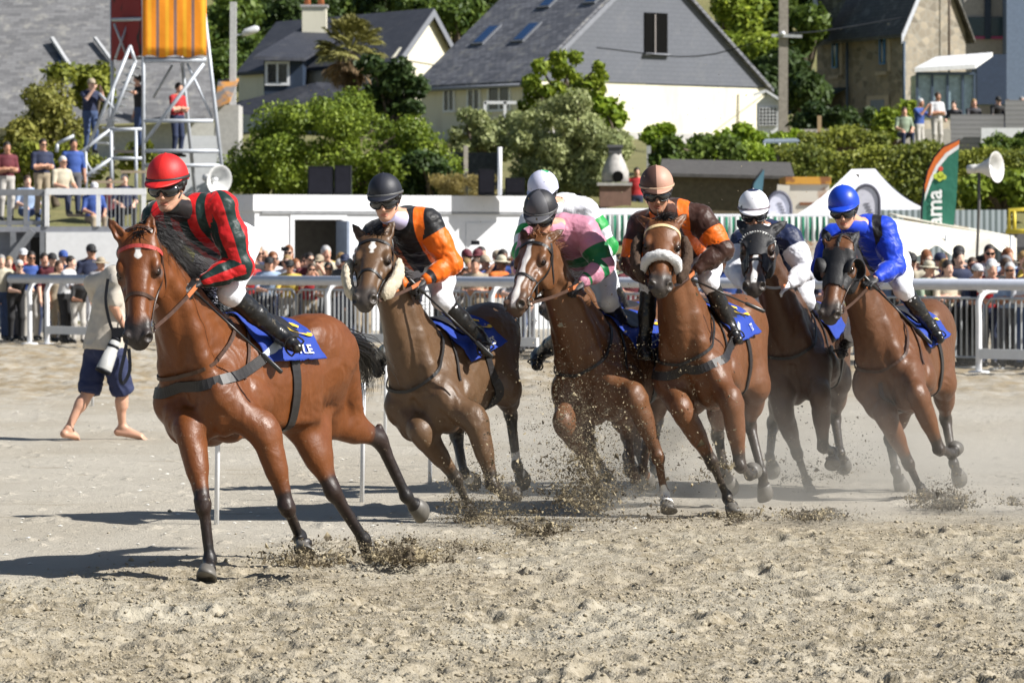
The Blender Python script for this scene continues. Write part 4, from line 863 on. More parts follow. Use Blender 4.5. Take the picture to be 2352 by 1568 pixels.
HD['h5'] = dict(seed=5, label='dark bay racehorse wearing a black ear hood with zigzag white browband', S=(1832, 825, 33.6), H=(1880, 765), lean=11,
  poll=(1744, 540, -1), muz=(1731, 668, -1), face=(-.1, -.65, .75), ears=[(1807, 509, 1), (1694, 506, 1)], necklen=.98, blackpoints=True, mane=120, forelock=0,
  legs=dict(fr=[(1800, 950, -1), (1831, 1040, 1), (1853, 1105, 1), (1866, 1145, -1)], fl=[(1884, 915, -1), (1891, 1025, 1), (1914, 1040, 1), (1912, 1072, -1)],
            hl=[(1925, 865, -1), (1918, 960, 1), (1930, 1040, -1), (1940, 1075, 1)], hr=[(1800, 890, -1), (1775, 975, 1), (1768, 1050, -1), (1776, 1085, 1)]),
  blaze=[(.25, .56, .018, 0, 0)], text='', coat=c_dark, browband=M_white, tail=None)
HD['h6'] = dict(seed=6, label='bay racehorse in black blinker hood at the right end of the field', S=(2048, 850, 32.9), H=(2118, 775), lean=13,
  poll=(1934, 564, -1), muz=(1904, 734, -1), face=(-.3, -.85, .3), ears=[(1972, 533, 1), (1891, 527, 1)], necklen=.96, mane=160, forelock=0, martingale=True,
  legs=dict(fr=[(2038, 960, -1), (2087, 1064, 1), (2115, 1125, 1), (2134, 1145, -1)], fl=[(2112, 915, -1), (2157, 1030, 1), (2186, 1045, 1), (2196, 1026, 1)],
            hl=[(2165, 870, -1), (2172, 962, 1), (2190, 1064, -1), (2206, 1106, 1)], hr=[(2080, 905, -1), (2044, 1010, 1), (2056, 1078, -1), (2074, 1126, 1)]),
  text='', coat=c_bay2, leather=M_brown, tail=None)
HD['h5']['extra'] = [ear_hood]; HD['h6']['extra'] = [blinkers]
# ---------------------------------------------------------------- people
def skin_mat(name, c):
    m = Mat(name); k = m.mix(m.noise(22, 4), tuple(x * .88 for x in c), tuple(min(1, x * 1.1) for x in c))
    k = m.mix(m.attr('lip'), k, (c[0] * .82, c[1] * .58, c[2] * .58)); m.col(k).set(Roughness=.5)
    m.b.inputs['Subsurface Weight'].default_value = .08; m.b.inputs['Subsurface Scale'].default_value = .02
    return m.m
M_skin = skin_mat('skin', (.56, .31, .21)); M_skin2 = skin_mat('skin_tanned', (.40, .20, .12))
M_boot = Mat('black_boot_leather'); M_boot.col(M_boot.mix(M_boot.step(M_boot.noise(30, 3), .66, .06), (.012, .012, .013), (.10, .085, .06))).set(Roughness=.30).bump(M_boot.noise(16, 3, dist=.5), .35, .02); M_boot = M_boot.m
M_breech = Mat('white_breeches'); M_breech.col(M_breech.mix(M_breech.noise(8, 3), (.68, .69, .74), (.80, .81, .85))).set(Roughness=.55).bump(M_breech.noise(14, 3, dist=.7), .35, .02); M_breech = M_breech.m
M_glove = plain('black_glove', (.015, .015, .016), .55, bump=.2)
M_lens = plain('dark_goggle_lens', (.02, .022, .025), .06, 0, .2, spec=.9)
M_black = plain('black_rubber', (.014, .014, .015), .45)
M_whip = plain('black_whip', (.02, .02, .02), .35)
def silk(name, base, cola, colb=None, soft=.003):
    m = Mat(name); fold = m.noise(5.5, 4, .55, dist=1.2); 
    c = m.mix(m.step(m.attr('pa'), 0, soft), base, cola)
    if colb: c = m.mix(m.step(m.attr('pb'), 0, soft), c, colb)
    m.col(c); m.set(Roughness=.5); m.b.inputs['Specular IOR Level'].default_value = .34
    m.b.inputs['Sheen Weight'].default_value = .4; m.b.inputs['Sheen Roughness'].default_value = .3
    h = m.math('ADD', fold, m.math('MULTIPLY', m.noise(16, 3, .5, dist=.8), .35)); m.bump(h, .22, .05); return m.m
def cap_mat(name, a, b, rough=.55):
    m = Mat(name); m.col(m.mix(m.step(m.attr('pa'), 0, .02), a, b)).set(Roughness=rough); m.bump(m.noise(60, 2), .08, .01); return m.m

def frame(f, u=(0, 0, 1)):
    f = nrm(f); u = np.asarray(u, float); u = nrm(u - f * (u @ f)); return f, np.cross(u, f), u      # forward, left, up
def head_sdf(F, c, fr, s=1.0, fine=True):
    f, l, u = fr; A = np.stack([f, l, u]); p = lambda x, y, z: c + (f * x + l * y + u * z) * s
    E = lambda x, y, z, a, b, d, k=.015, sub=False: F.ell(p(x, y, z), A, np.array([a, b, d]) * s, k * s, sub)
    K = lambda a, b, ra, rb, k=.015: F.cone(p(*a), p(*b), ra * s, rb * s, k * s)
    E(-.012, 0, .030, .098, .077, .092, .02); E(.030, 0, -.035, .066, .059, .085, .03)
    for y in (1, -1):
        K((-.005, y * .052, -.055), (.062, y * .020, -.104), .024, .019, .025); E(.062, y * .040, -.030, .026, .024, .022, .02)
        E(-.008, y * .077, -.008, .020, .010, .032, .006)
        if fine: E(.100, y * .031, .004, .020, .017, .011, .012, True); E(.083, y * .031, .004, .014, .014, .014, .004); E(.092, y * .031, .022, .012, .024, .007, .012); E(.102, y * .011, -.046, .010, .008, .008, .008)
    E(.074, 0, -.106, .021, .024, .018, .02); K((.090, 0, .012), (.112, 0, -.040), .009, .0125, .014)
    E(.086, 0, -.062, .016, .026, .012, .012)
    if fine:
        E(.094, 0, -.070, .010, .023, .0055, .005); E(.091, 0, -.083, .010, .020, .0065, .005); E(.104, 0, -.0765, .012, .022, .0016, .004, True)
def hand_sdf(F, w, d, pn, curl=.9, s=1.0, side=1):
    'palm from the wrist w along d, palm faces pn; four fingers and a thumb'
    d = nrm(d); pn = nrm(np.asarray(pn) - d * (np.asarray(pn) @ d)); a = np.cross(pn, d) * side; A = np.stack([d, a, pn])
    F.ell(w + d * .045 * s, A, np.array([.052, .040, .017]) * s, .012)
    for i, (y, ln) in enumerate(((.030, .070), (.011, .080), (-.009, .075), (-.028, .058))):
        p = w + d * .085 * s + a * y * s; dirv = d; seg = (ln * .42, ln * .32, ln * .26)
        for k, q in enumerate(seg):
            an = curl * (.55 + .5 * k); dirv = nrm(dirv * math.cos(an) + pn * math.sin(an)) if k == 0 else nrm(dirv + pn * 0 - 0 * d); 
            if k: ax = a; dirv = dirv * math.cos(curl * 1.0) + np.cross(ax, dirv) * math.sin(curl * 1.0) * (1 if np.cross(ax, d) @ pn > 0 else -1)
            F.cone(p, p + dirv * q * s, (.0105 - k * .001) * s, (.0098 - k * .001) * s, .005); p = p + dirv * q * s
    t0 = w + d * .030 * s + a * .036 * s; t1 = t0 + (d * .03 + a * .018 + pn * .016) * s; t2 = t1 + (d * .028 - a * .004 + pn * .014) * s
    F.cone(w + d * .02 * s + a * .02 * s, t0, .016 * s, .014 * s, .01); F.cone(t0, t1, .013 * s, .011 * s, .006); F.cone(t1, t2, .011 * s, .009 * s, .004)
def lat_cs(a, b, p):
    ab = b - a; t = np.clip(((p - a) @ ab) / (ab @ ab), 0, 1); v = p - a - t[:, None] * ab; return t, np.linalg.norm(v, axis=1), v
def helmet(c, fr, s, mat, patf, parent, brim=.055, band=None, tilt=0, lining=M_black):
    f, l, u = fr; n = 40; rings = 16; v = []; pv = []
    for i in range(rings + 1):
        ph = math.pi * .56 * i / rings; r = math.sin(min(ph, math.pi * .5)); z = .026 + .122 * math.cos(ph)
        for k in range(n):
            an = 2 * math.pi * k / n; x = .132 * r * math.cos(an) - .004; y = .112 * r * math.sin(an)
            zz = z - (.022 * i / rings if abs(math.cos(an)) < 2 else 0) * max(0, -math.cos(an)) * 1.2
            v.append(c + (f * x + l * y + u * zz) * s); pv.append(patf(an, i / rings))
    fa = [(i * n + k, i * n + (k + 1) % n, (i + 1) * n + (k + 1) % n, (i + 1) * n + k) for i in range(rings) for k in range(n)]
    b = len(v); M = 24     # peak
    for top in (1, 0):
        for j in range(4):
            for k in range(M + 1):
                an = (-1 + 2 * k / M) * 1.25; e = brim * max(0, math.cos(an * 1.22)) ** .7 * j / 3
                x = (.130 + e) * math.cos(an) - .004 + e * .15; y = (.110 + e * .3) * math.sin(an)
                z = .010 - .30 * e + (.006 if top else 0)
                v.append(c + (f * x + l * y + u * z) * s); pv.append(patf(an, 1.2))
    W = M + 1; off = 4 * W
    for j in range(3):
        for k in range(M): fa += [(b + j * W + k, b + (j + 1) * W + k, b + (j + 1) * W + k + 1, b + j * W + k + 1), (b + off + j * W + k, b + off + j * W + k + 1, b + off + (j + 1) * W + k + 1, b + off + (j + 1) * W + k)]
    for k in range(M): fa.append((b + 3 * W + k, b + off + 3 * W + k, b + off + 3 * W + k + 1, b + 3 * W + k + 1))
    h = link_mesh('helmet', v, fa, mat, parent); attr(h, 'pa', pv)
    P_ = lambda x, y, z: c + (f * x + l * y + u * z) * s
    MB().lathe(P_(-.004, 0, .146), u, [(0, .008), (.004, .007), (.007, .002)], 10).build('cap_button', mat, h, True)
    if band is not None:
        mb = MB(); mb.tube([P_(.1365 * math.cos(a) - .004, .1165 * math.sin(a), .016 - .012 * max(0, -math.cos(a))) for a in np.linspace(0, 2 * math.pi, 41)], .009 * s, 6, flat=.35, up=u, cap=False); mb.build('cap_band', band, h, True)
    mb = MB()   # harness: lining, ear pads and chin strap
    mb.lathe(P_(-.002, 0, -.036), u, [(0, .100 * s), (.02 * s, .106 * s), (.05 * s, .108 * s)], 28)
    for y in (1, -1):
        mb.tube([P_(.03, y * .100, -.01), P_(.012, y * .092, -.03), P_(-.008, y * .083, -.055), P_(-.02, y * .080, -.062)], [.016 * s, .020 * s, .018 * s, .010 * s], 8, flat=.45, up=f)
        mb.tube([P_(-.008, y * .082, -.055), P_(.03, y * .066, -.095), P_(.06, y * .03, -.126), P_(.065, 0, -.131)], .006 * s, 6, flat=.5)
    mb.build('helmet_harness', lining, h, True)
    return h
def goggles(c, fr, s, parent, up=0.0, name='goggles', lens=None):
    f, l, u = fr; N = 28; Mz = 8; mb = MB(); g = []
    for j in range(Mz + 1):
        for i in range(N + 1):
            az = (-1 + 2 * i / N) * 1.12; t = j / Mz; notch = .030 * math.exp(-(az / .20) ** 2)
            lo = -.036 + notch + .012 * (abs(az) / 1.12) ** 3; hi = .024 - .010 * (abs(az) / 1.12) ** 3; z = lo + (hi - lo) * t + up
            bul = .010 * math.sin(math.pi * t); g.append(c + (f * (.034 + (.074 + bul) * math.cos(az)) + l * (.090 + bul) * math.sin(az) + u * z) * s)
    inn = [c + (q - c) * .90 for q in g]; W = N + 1; fa = []
    NN = len(g)
    for j in range(Mz):
        for i in range(N): fa += [(j * W + i, j * W + i + 1, (j + 1) * W + i + 1, (j + 1) * W + i), (NN + j * W + i, NN + (j + 1) * W + i, NN + (j + 1) * W + i + 1, NN + j * W + i + 1)]
    o = link_mesh(name, g + inn, fa, lens or M_lens, parent)
    edge = [g[i] for i in range(N + 1)] + [g[j * W + N] for j in range(1, Mz + 1)] + [g[Mz * W + i] for i in range(N - 1, -1, -1)] + [g[j * W] for j in range(Mz - 1, -1, -1)]
    mb.tube(edge, .0055 * s, 6, cap=False)
    mb.tube([c + (f * (.034 + .076 * math.cos(a)) + l * .094 * math.sin(a) + u * (-.004 + up + .01 * (a - 1.1 if a > 0 else 0))) * s for a in np.linspace(1.08, 2 * math.pi - 1.08, 18)], .011 * s, 6, flat=.35, up=u, cap=False)
    mb.build('goggle_frame', M_black, o, True); return o

class Person: pass
def jockey(d, H):
    J = Person(); sc = d.get('scale', 1.0)
    Yn = d['Y']; hc = P(*d['head'], d.get('Yh', Yn - .12)); fr = frame(d['look'], d.get('headup', (0, 0, 1))); f, l, u = fr
    neck = P(*d['neck'], Yn); pel = reach(neck, *d['pelvis'], d.get('torso', .52) * sc, 1)
    ta = nrm(pel - neck); lat = H.y - ta * (H.y @ ta); lat = nrm(lat + d.get('twist', 0) * np.cross(ta, lat)); dep = np.cross(lat, ta)      # dep: chest side
    if dep @ V3(0, 0, 1) > 0 and False: dep = -dep
    sh = {}; el = {}; ha = {}; kn = {}; an = {}; to = {}; hip = {}
    for s, k in ((1, 'l'), (-1, 'r')):
        q = d.get('sh' + k); base = neck + ta * .07 + lat * s * .185 * sc
        sh[k] = P(q[0], q[1], q[2] if len(q) > 2 else base[1]) if q else base
        el[k] = reach(sh[k], *d['el' + k][:2], .295 * sc, d['el' + k][2]); ha[k] = reach(el[k], *d['ha' + k][:2], .265 * sc, d['ha' + k][2])
        hip[k] = pel + lat * s * .085
        if d.get('kn' + k): kn[k] = reach(hip[k], *d['kn' + k][:2], .43 * sc, d['kn' + k][2])
        else: kn[k] = H.T(.20, s * .29, 1.50)
        if d.get('an' + k): an[k] = reach(kn[k], *d['an' + k][:2], .41 * sc, d['an' + k][2])
        else: an[k] = H.T(-.12, s * .36, 1.20)
        to[k] = reach(an[k], *d['to' + k][:2], .18 * sc, d['to' + k][2]) if d.get('to' + k) else an[k] + nrm(H.x - H.z * .5 + H.y * s * .3) * .18
    allp = np.array([hc, pel, neck] + [x[k] for x in (sh, el, ha, kn, an, to, hip) for k in 'lr']); lo = allp.min(0) - .24; hi = allp.max(0) + .24
    root = empty('person', (pel[0], pel[1], pel[2]), d['label'], 'jockey', 'jockeys riding the racehorses'); J.root = root
    # body: one skin surface
    F = Field(np.minimum(hc, neck) - .26, np.maximum(hc, neck) + .26, .0055); head_sdf(F, hc, fr, 1.03 * sc)
    F.cone(hc - u * .05 - f * .02, neck, .052, .060, .03)
    F.cone(neck + ta * .02, neck + ta * .10, .09, .09, .05)
    p, q = F.mesh(); p = smooth_np(p, q, 1, .3); body_p, body_q = p, q
    F2 = Field(lo, hi, .012)
    F2.path([neck + ta * .05, neck + ta * .22, neck + ta * .38, pel], [.105, .11, .10, .11], .05, lat, 1.3)
    for k in 'lr':
        F2.path([sh[k], el[k], ha[k]], [.05, .042, .03], .03); F2.path([hip[k], kn[k], an[k] * .9 + kn[k] * .1], [.075, .05, .032], .03); F2.cone(neck + ta * .08, sh[k], .08, .05, .05)
    p2, q2 = F2.mesh()
    pts = np.concatenate([p, p2]); qs = np.concatenate([q, q2 + len(p)])
    bo = link_np('body', pts, qs, d.get('skin', M_skin), root)
    loc = (pts - hc) @ np.stack([f, l, u]).T / (1.03 * sc); attr(bo, 'lip', np.where((loc[:, 0] > .08) & (np.abs(loc[:, 1]) < .024) & (np.abs(loc[:, 2] + .0765) < .012), 1, 0))
    # jersey
    F = Field(lo, hi, .0095); cd = d.get('chest', 1.0)
    F.path([neck + ta * .06, neck + ta * .18, neck + ta * .34, pel + ta * .03], [.118 * cd, .130 * cd, .120, .112], .06, lat, 1.38)
    F.cone(neck - ta * .005, neck + ta * .05, .062, .10, .05, lat, 1.2)
    for s, k in ((1, 'l'), (-1, 'r')):
        a, b, c = sh[k], el[k], ha[k]
        F.cone(neck + ta * .07, a, .105, .080, .06); F.path([a, a * .5 + b * .5, b], [.088, .082, .070], .05); F.path([b, b * .55 + c * .45, c - nrm(c - b) * .035], [.068, .060, .040], .04)
    p, q = F.mesh(); p = smooth_np(p, q, 1, .4); raw = p
    p = wrinkle(p, q, .011, 6.0, seed=d['seed']); p = wrinkle(p, q, .006, 15.0, seed=d['seed'] + 3)
    jo = link_np('silk_jersey', p, q, d['silk'], root)
    t_, dt, vt = lat_cs(neck, pel, raw); U = (raw - neck) @ lat; tt = ((raw - neck) @ ta) / np.linalg.norm(pel - neck)
    best = dt - .15; sa = np.full(len(raw), -1.0); ph = np.zeros(len(raw)); sd = np.zeros(len(raw))
    for s, k in ((1, 'l'), (-1, 'r')):
        for i, (a, b) in enumerate(((sh[k], el[k]), (el[k], ha[k]))):
            t, dist, v = lat_cs(a, b, raw); ax = nrm(b - a); e1 = nrm(dep - ax * (dep @ ax)); e2 = np.cross(ax, e1)
            m = (dist - .075 < best); best = np.where(m, dist - .075, best); sa = np.where(m, i + t, sa); ph = np.where(m, np.arctan2(v @ e2, v @ e1), ph); sd = np.where(m, s, sd)
    D_ = (raw - neck) @ dep
    pa, pb = d['pat'](U, tt, sa, ph, D_); attr(jo, 'pa', pa); attr(jo, 'pb', pb)
    # breeches, boots, gloves
    F = Field(lo, hi, .011); F.ell(pel + ta * .02, np.stack([lat, dep, ta]), np.array([.150, .115, .13]), .05)
    F.cone(pel - ta * .10, pel, .105, .115, .04, lat, 1.25)
    for k in 'lr': F.path([hip[k], hip[k] * .5 + kn[k] * .5, kn[k]], [.110, .092, .068], .05); F.cone(kn[k], kn[k] * .78 + an[k] * .22, .068, .060, .03)
    p, q = F.mesh(); p = wrinkle(smooth_np(p, q, 1, .4), q, .006, 9, seed=d['seed'] + 5); link_np('breeches', p, q, M_breech, root)
    for s, k in ((1, 'l'), (-1, 'r')):
        a, b, c = kn[k] * .84 + an[k] * .16, an[k], to[k]; F = Field(np.minimum(np.minimum(a, b), c) - .15, np.maximum(np.maximum(a, b), c) + .15, .007)
        dn = nrm(b - a); F.path([a, a * .55 + b * .45, b], [.064, .059, .045], .02)
        hl_ = b + dn * .045 - nrm(c - b) * .02; F.cone(b, hl_, .043, .038, .02); F.cone(hl_ + nrm(c - b) * .03, c - nrm(c - b) * .02, .040, .030, .025, np.cross(nrm(c - b), dn), 1.15); F.cone(b, b * .5 + c * .5, .045, .036, .03)
        p, q = F.mesh(); p = wrinkle(p, q, .004, 14, seed=3); link_np('boot', p, q, M_boot, root)
        # stirrup iron belongs to the saddle
        mb = MB(); m_ = b * .35 + c * .65 + dn * .03; ax = nrm(np.cross(nrm(c - b), dn)); mb.tube([m_ + ax * .058 * math.cos(a) - dn * (.075 * max(-.25, math.sin(a)) + 0) for a in np.linspace(0, 2 * math.pi, 21)], .006, 6, cap=False)
        lp = H.T(.02, s * .25, 1.42); mb.bar(lp, m_ - dn * .075, .022, .006); mb.build('stirrup', M_steel, H.root, False).data.materials[0] = M_leather
        a, b = el[k], ha[k]; dn = nrm(b - a); F = Field(b - .17, b + .17, .0055)
        F.cone(b - dn * .05, b - dn * .005, .036, .030, .01); hand_sdf(F, b - dn * .01, dn, nrm(lat * -s * .5 - V3(0, 0, .9)), .95, 1.05, s)
        p, q = F.mesh(); link_np('glove', p, q, d.get('glove', M_glove), root)
    helmet(hc + u * .040 - f * .008, fr, 1.05 * sc, d['cap'], d['capf'], root, d.get('brim', .068), d.get('band'))
    goggles(hc, fr, 1.03 * sc, root)
    if d.get('goggle2'): goggles(hc + u * .042 + f * .006, fr, 1.05 * sc, root)
    if 1:
        F = Field(neck - .2, neck + .2, .007); F.cone(hc - u * .105 - f * .022, neck + ta * .015, .064, .080, .02); p, q = F.mesh(); o_ = link_np('collar', p, q, d.get('collar', d['silk']), root); attr(o_, 'pa', np.full(len(p), -1.0)); attr(o_, 'pb', np.full(len(p), -1.0))
    if d.get('whip'):
        k, ex, ey, es = d['whip']; h0 = ha[k] + nrm(ha[k] - el[k]) * .07; e = reach(h0, ex, ey, d.get('whiplen', .62), es); ax = nrm(e - h0); mb = MB()
        mb.tube([h0 - ax * .07, h0 - ax * .06, h0 + ax * .08], [.012, .014, .012], 8); mb.tube([h0 + ax * .08, e - ax * .16], [.008, .006], 8); mb.tube([e - ax * .16, e - ax * .15, e - ax * .01, e], [.006, .014, .014, .008], 8, flat=.5)
        tag(mb.build('riding_whip', M_whip, None, True), d['whiplabel'], 'whip', 'whips held by the jockeys')
    J.ha = ha; return J
def capq(n, off=0): return lambda a, t: math.sin((a + off) * n / 2)
no_ = lambda a, t: -1.0
Z = lambda U: np.full(len(U), -1.0)
def pat1(U, t, s, ph, D): return np.where(s < 0, np.sin(U * 2 * math.pi / .105 + 1.2) * .03, np.sin(ph * 4 + .6) * .03), Z(U)
def pat2(U, t, s, ph, D):
    br = np.where(s < 0, .036 - np.abs(np.abs(U) - .112), np.where(s < .32, (s - .26) * .3, .1)); return np.where((s > 0), np.minimum(br, np.where(s > 1.6, np.abs(s - 1.78) * .26 - .02, 1)), br), Z(U)
def pat3(U, t, s, ph, D):
    hoop = lambda x, a, b: np.minimum(x - a, b - x) * .28
    arm = np.maximum(np.maximum(hoop(s, .52, .92), hoop(s, 1.12, 1.32)), hoop(s, 1.72, 1.80)); return np.where(s < 0, hoop(t, .42, .74) * 2, arm), Z(U)
def pat3b(U, t, s, ph, D):
    hoop = lambda x, a, b: np.minimum(x - a, b - x) * .28
    return np.where(s < 0, hoop(t, .30, .55) * 2, np.maximum(hoop(s, .28, .58), hoop(s, .85, 1.12))), Z(U)
def pat4(U, t, s, ph, D): return np.where(s < 0, .036 - np.abs(np.abs(U) - .105), np.minimum(s - .48, .92 - s) * .28), Z(U)
def pat5(U, t, s, ph, D): return np.where(s < 0, .1, (.30 - s) * .28), Z(U)
def pat6(U, t, s, ph, D): return np.where(s < 0, .034 - np.abs(np.abs(U) - .10), -.1), Z(U)
RED = (.50, .010, .012); ORG = (.72, .13, .005); BLK = (.012, .012, .014); BRN = (.042, .016, .010); NAVY = (.010, .018, .06); BLUE = (.008, .045, .50); WHT = (.74, .75, .80); PINK = (.55, .24, .33); GRN = (.012, .16, .05)
JD = {}
JD['h1'] = dict(seed=1, label='jockey in red and dark green striped silks with red helmet and goggles', Y=25.15, Yh=24.95, head=(386, 430), look=(-.30, -1, -0.20), headup=(-.10, -.2, 1), neck=(430, 487), pelvis=(526, 560),
  ell=(552, 612, -1), hal=(458, 648, -1), elr=(345, 610, -1), har=(405, 655, -1), knl=(528, 672, -1), anl=(640, 765, 1), tol=(688, 803, -1), shl=(508, 478), shr=(366, 500),
  silk=silk('silk_red_green', RED, (.006, .024, .021)), pat=pat1, cap=cap_mat('cap_red', (.48, .010, .012), (.62, .018, .015)), capf=capq(8), band=plain('dark_cap_band', (.03, .03, .03), .5), collar=M_black,
  whip=('l', 648, 856, -1), whiplabel='thin black riding whip in the glove of the red striped jockey')
JD['h2'] = dict(seed=2, label='jockey in orange and black silks with black helmet, second from left', Y=30.05, Yh=29.85, head=(886, 462), look=(-.20, -1, -0.19), headup=(-.12, -.2, 1), neck=(930, 506), pelvis=(984, 600), torso=.56,
  ell=(1036, 606, -1), hal=(972, 645, -1), elr=(842, 610, -1), har=(935, 655, -1), knl=(1015, 688, -1), anl=(1098, 772, 1), tol=(1118, 812, -1), anr=(872, 825, 1), tor=(866, 862, -1), shl=(982, 512), shr=(862, 538),
  silk=silk('silk_black_orange', BLK, ORG), pat=pat2, cap=cap_mat('cap_black', (.012, .013, .020), (.018, .020, .03)), capf=capq(6), band=plain('grey_cap_band', (.10, .10, .10), .4), collar=plain('lilac_collar', (.45, .42, .60), .6), goggle2=True,
  whip=('l', 1132, 820, 1), whiplabel='padded black riding whip held by the orange sleeved jockey')
JD['h3'] = dict(seed=3, label='jockey in shiny pink and green hooped silks with black and grey helmet', Y=30.9, Yh=30.65, head=(1243, 496), look=(-.25, -1, -0.46), headup=(-.1, -.4, 1), neck=(1288, 524), pelvis=(1344, 596), torso=.56,
  ell=(1386, 610, -1), hal=(1334, 652, -1), elr=(1205, 620, -1), har=(1290, 660, -1), knl=(1396, 690, -1), anl=(1440, 768, 1), tol=(1452, 802, -1), anr=(1238, 815, 1), tor=(1230, 845, -1), shl=(1344, 528), shr=(1222, 552),
  silk=silk('silk_pink_green', PINK, GRN), pat=pat3, cap=cap_mat('cap_black_grey', (.016, .016, .020), (.075, .075, .085)), capf=capq(4, .8), band=plain('grey_cap_band', (.10, .10, .10), .4))
JD['h3b'] = dict(seed=4, label='jockey in white silks with green patches, half hidden behind the pink jockey', Y=33.5, Yh=33.3, head=(1248, 448), look=(-.25, -1, -0.34), headup=(-.1, -.3, 1), neck=(1290, 474), pelvis=(1345, 552), torso=.56,
  ell=(1396, 566, -1), hal=(1345, 610, -1), elr=(1200, 580, -1), har=(1290, 620, -1), knl=(1398, 645, -1), anl=(1440, 720, 1), tol=(1452, 752, -1), shl=(1346, 486), shr=(1222, 510),
  silk=silk('silk_white_green', WHT, (.02, .30, .06)), pat=pat3b, cap=cap_mat('cap_white_green', (.55, .56, .70), (.03, .35, .14)), capf=lambda a, t: 1 if t < .28 and abs(a - 2.4) < 1.3 else -1)
JD['h4'] = dict(seed=5, label='jockey in brown silks with orange braces and armbands, brown and tan helmet', Y=30.8, Yh=30.55, head=(1509, 443), look=(-.02, -1, -0.25), headup=(-.05, -.2, 1), neck=(1540, 488), pelvis=(1598, 588), torso=.56, skin=M_skin2,
  ell=(1660, 574, -1), hal=(1596, 624, -1), elr=(1448, 606, -1), har=(1490, 645, -1), knl=(1628, 645, -1), anl=(1672, 742, 1), tol=(1698, 785, -1), knr=(1492, 650, -1), anr=(1480, 785, 1), tor=(1486, 822, -1), shl=(1608, 502), shr=(1474, 516),
  silk=silk('silk_brown_orange', BRN, ORG), pat=pat4, cap=cap_mat('cap_brown_tan', (.075, .036, .026), (.46, .26, .19)), capf=capq(4, 0), band=plain('tan_cap_band', (.52, .36, .24), .5), brim=.055,
  whip=('l', 1757, 716, 1), whiplabel='black riding whip held out behind the brown jockey')
JD['h5'] = dict(seed=6, label='jockey in white sleeves and navy body with white helmet, second from right', Y=33.5, Yh=33.25, head=(1732, 492), look=(-.05, -1, -0.22), headup=(-.05, -.2, 1), neck=(1762, 534), pelvis=(1806, 620), torso=.56, skin=M_skin2,
  ell=(1852, 622, -1), hal=(1806, 655, -1), elr=(1690, 625, -1), har=(1715, 660, -1), knl=(1850, 690, -1), anl=(1884, 745, 1), tol=(1902, 776, -1), shl=(1812, 548), shr=(1706, 556),
  silk=silk('silk_white_navy', WHT, NAVY), pat=pat5, cap=cap_mat('cap_white_navy', (.78, .78, .82), NAVY), capf=lambda a, t: 1 if t < .22 else -1, band=plain('grey_peak_band', (.16, .13, .15), .6), glove=M_breech, goggle2=True)
JD['h6'] = dict(seed=7, label='jockey in bright blue silks with black braces and plain blue helmet, rightmost rider', Y=32.8, Yh=32.6, head=(1939, 484), look=(-.22, -1, -0.22), headup=(-.1, -.2, 1), neck=(1988, 524), pelvis=(2034, 604), torso=.56,
  ell=(2056, 612, -1), hal=(2010, 640, -1), elr=(1888, 615, -1), har=(1950, 650, -1), knl=(2074, 664, -1), anl=(2134, 745, 1), tol=(2162, 784, -1), anr=(1935, 790, 1), tor=(1932, 818, -1), shl=(2030, 530), shr=(1914, 544),
  silk=silk('silk_blue_black', BLUE, BLK), pat=pat6, cap=cap_mat('cap_blue', (.010, .055, .50), (.010, .055, .50), .4), capf=no_,
  whip=('l', 2140, 790, 1), whiplabel='black riding whip along the flank below the blue jockey')
RIDERS = {}
for k_ in JD: RIDERS[k_] = (HD[k_], JD[k_])
for k in ('h1','h2','h3','h3b','h4','h5','h6'):
    H = Horse(HD[k]); J = jockey(JD[k], H); H.reins([J.ha['l'], J.ha['r']])
# ---------------------------------------------------------------- rails, stands, houses and other things
M_wpaint = plain('white_paint', (.74, .75, .77), .45, var=.05); M_galv = plain('galvanised_steel', (.42, .44, .46), .42, .6, .12); M_alu = plain('aluminium_tube', (.46, .49, .53), .55, .3, .08)
M_grey = plain('grey_steel', (.22, .23, .25), .5, .3); M_blackp = plain('black_plastic', (.010, .011, .015), .55, spec=.2); M_dark = plain('painted_interior_shade', (.006, .006, .006), .9, spec=.05)  # M_dark: near-black that paints in the shade of openings
FA = G(70, 790); FB = G(2250, 855)
def fpt(px, off=0): # where the running rail line (or one off metres behind it) is seen at image column px
    k = (px - 1176) / FP; d = FB - FA; A = FA + fnn * off; t = (k * A[1] - A[0]) / (d[0] - k * d[1]); return A + d * t
fd = nrm(FB - FA); fnn = nrm(V3(-fd[1], fd[0], 0)); 
if fnn[1] < 0: fnn = -fnn
def running_rail():
    a = fpt(24); b = fpt(2700); root = empty('running_rail', (a + b) / 2, 'white running rail with swan neck posts along the track', 'rail')
    mb = MB(); mb.tube([a + V3(0, 0, 1.24), b + V3(0, 0, 1.32)], .085, 14, up=(0, 0, 1)); mb.build('top_rail', plain('rail_aluminium', (.55, .58, .66), .42, .3, .06), root, True)
    for i, px in enumerate((68, 108, 395, 752, 1130, 1520, 1905, 2248, 2620)):
        p = fpt(px); h = 1.22; mb = MB(); o = fnn * .42
        mb.tube(bez([p, p + V3(0, 0, .75), p + V3(0, 0, 1.05), p + o * .35 + V3(0, 0, 1.2), p + o * .9 + V3(0, 0, h)], 12), .048, 10); mb.tube([p + V3(0, 0, h) + o * .9, p + V3(0, 0, h)], .035, 8); mb.lathe(p, (0, 0, 1), [(-.02, .16), (.02, .16), (.03, .06)], 12)
        mb.build('post', M_wpaint, root, True)
    for x0, x1 in ((108, 330), (690, 905), (1090, 1235), (2250, 2600)):
        p, q = fpt(x0), fpt(x1); MB().bar(p + V3(0, 0, .28), q + V3(0, 0, .28), .05, .15).build('foot_rail', M_wpaint, root)
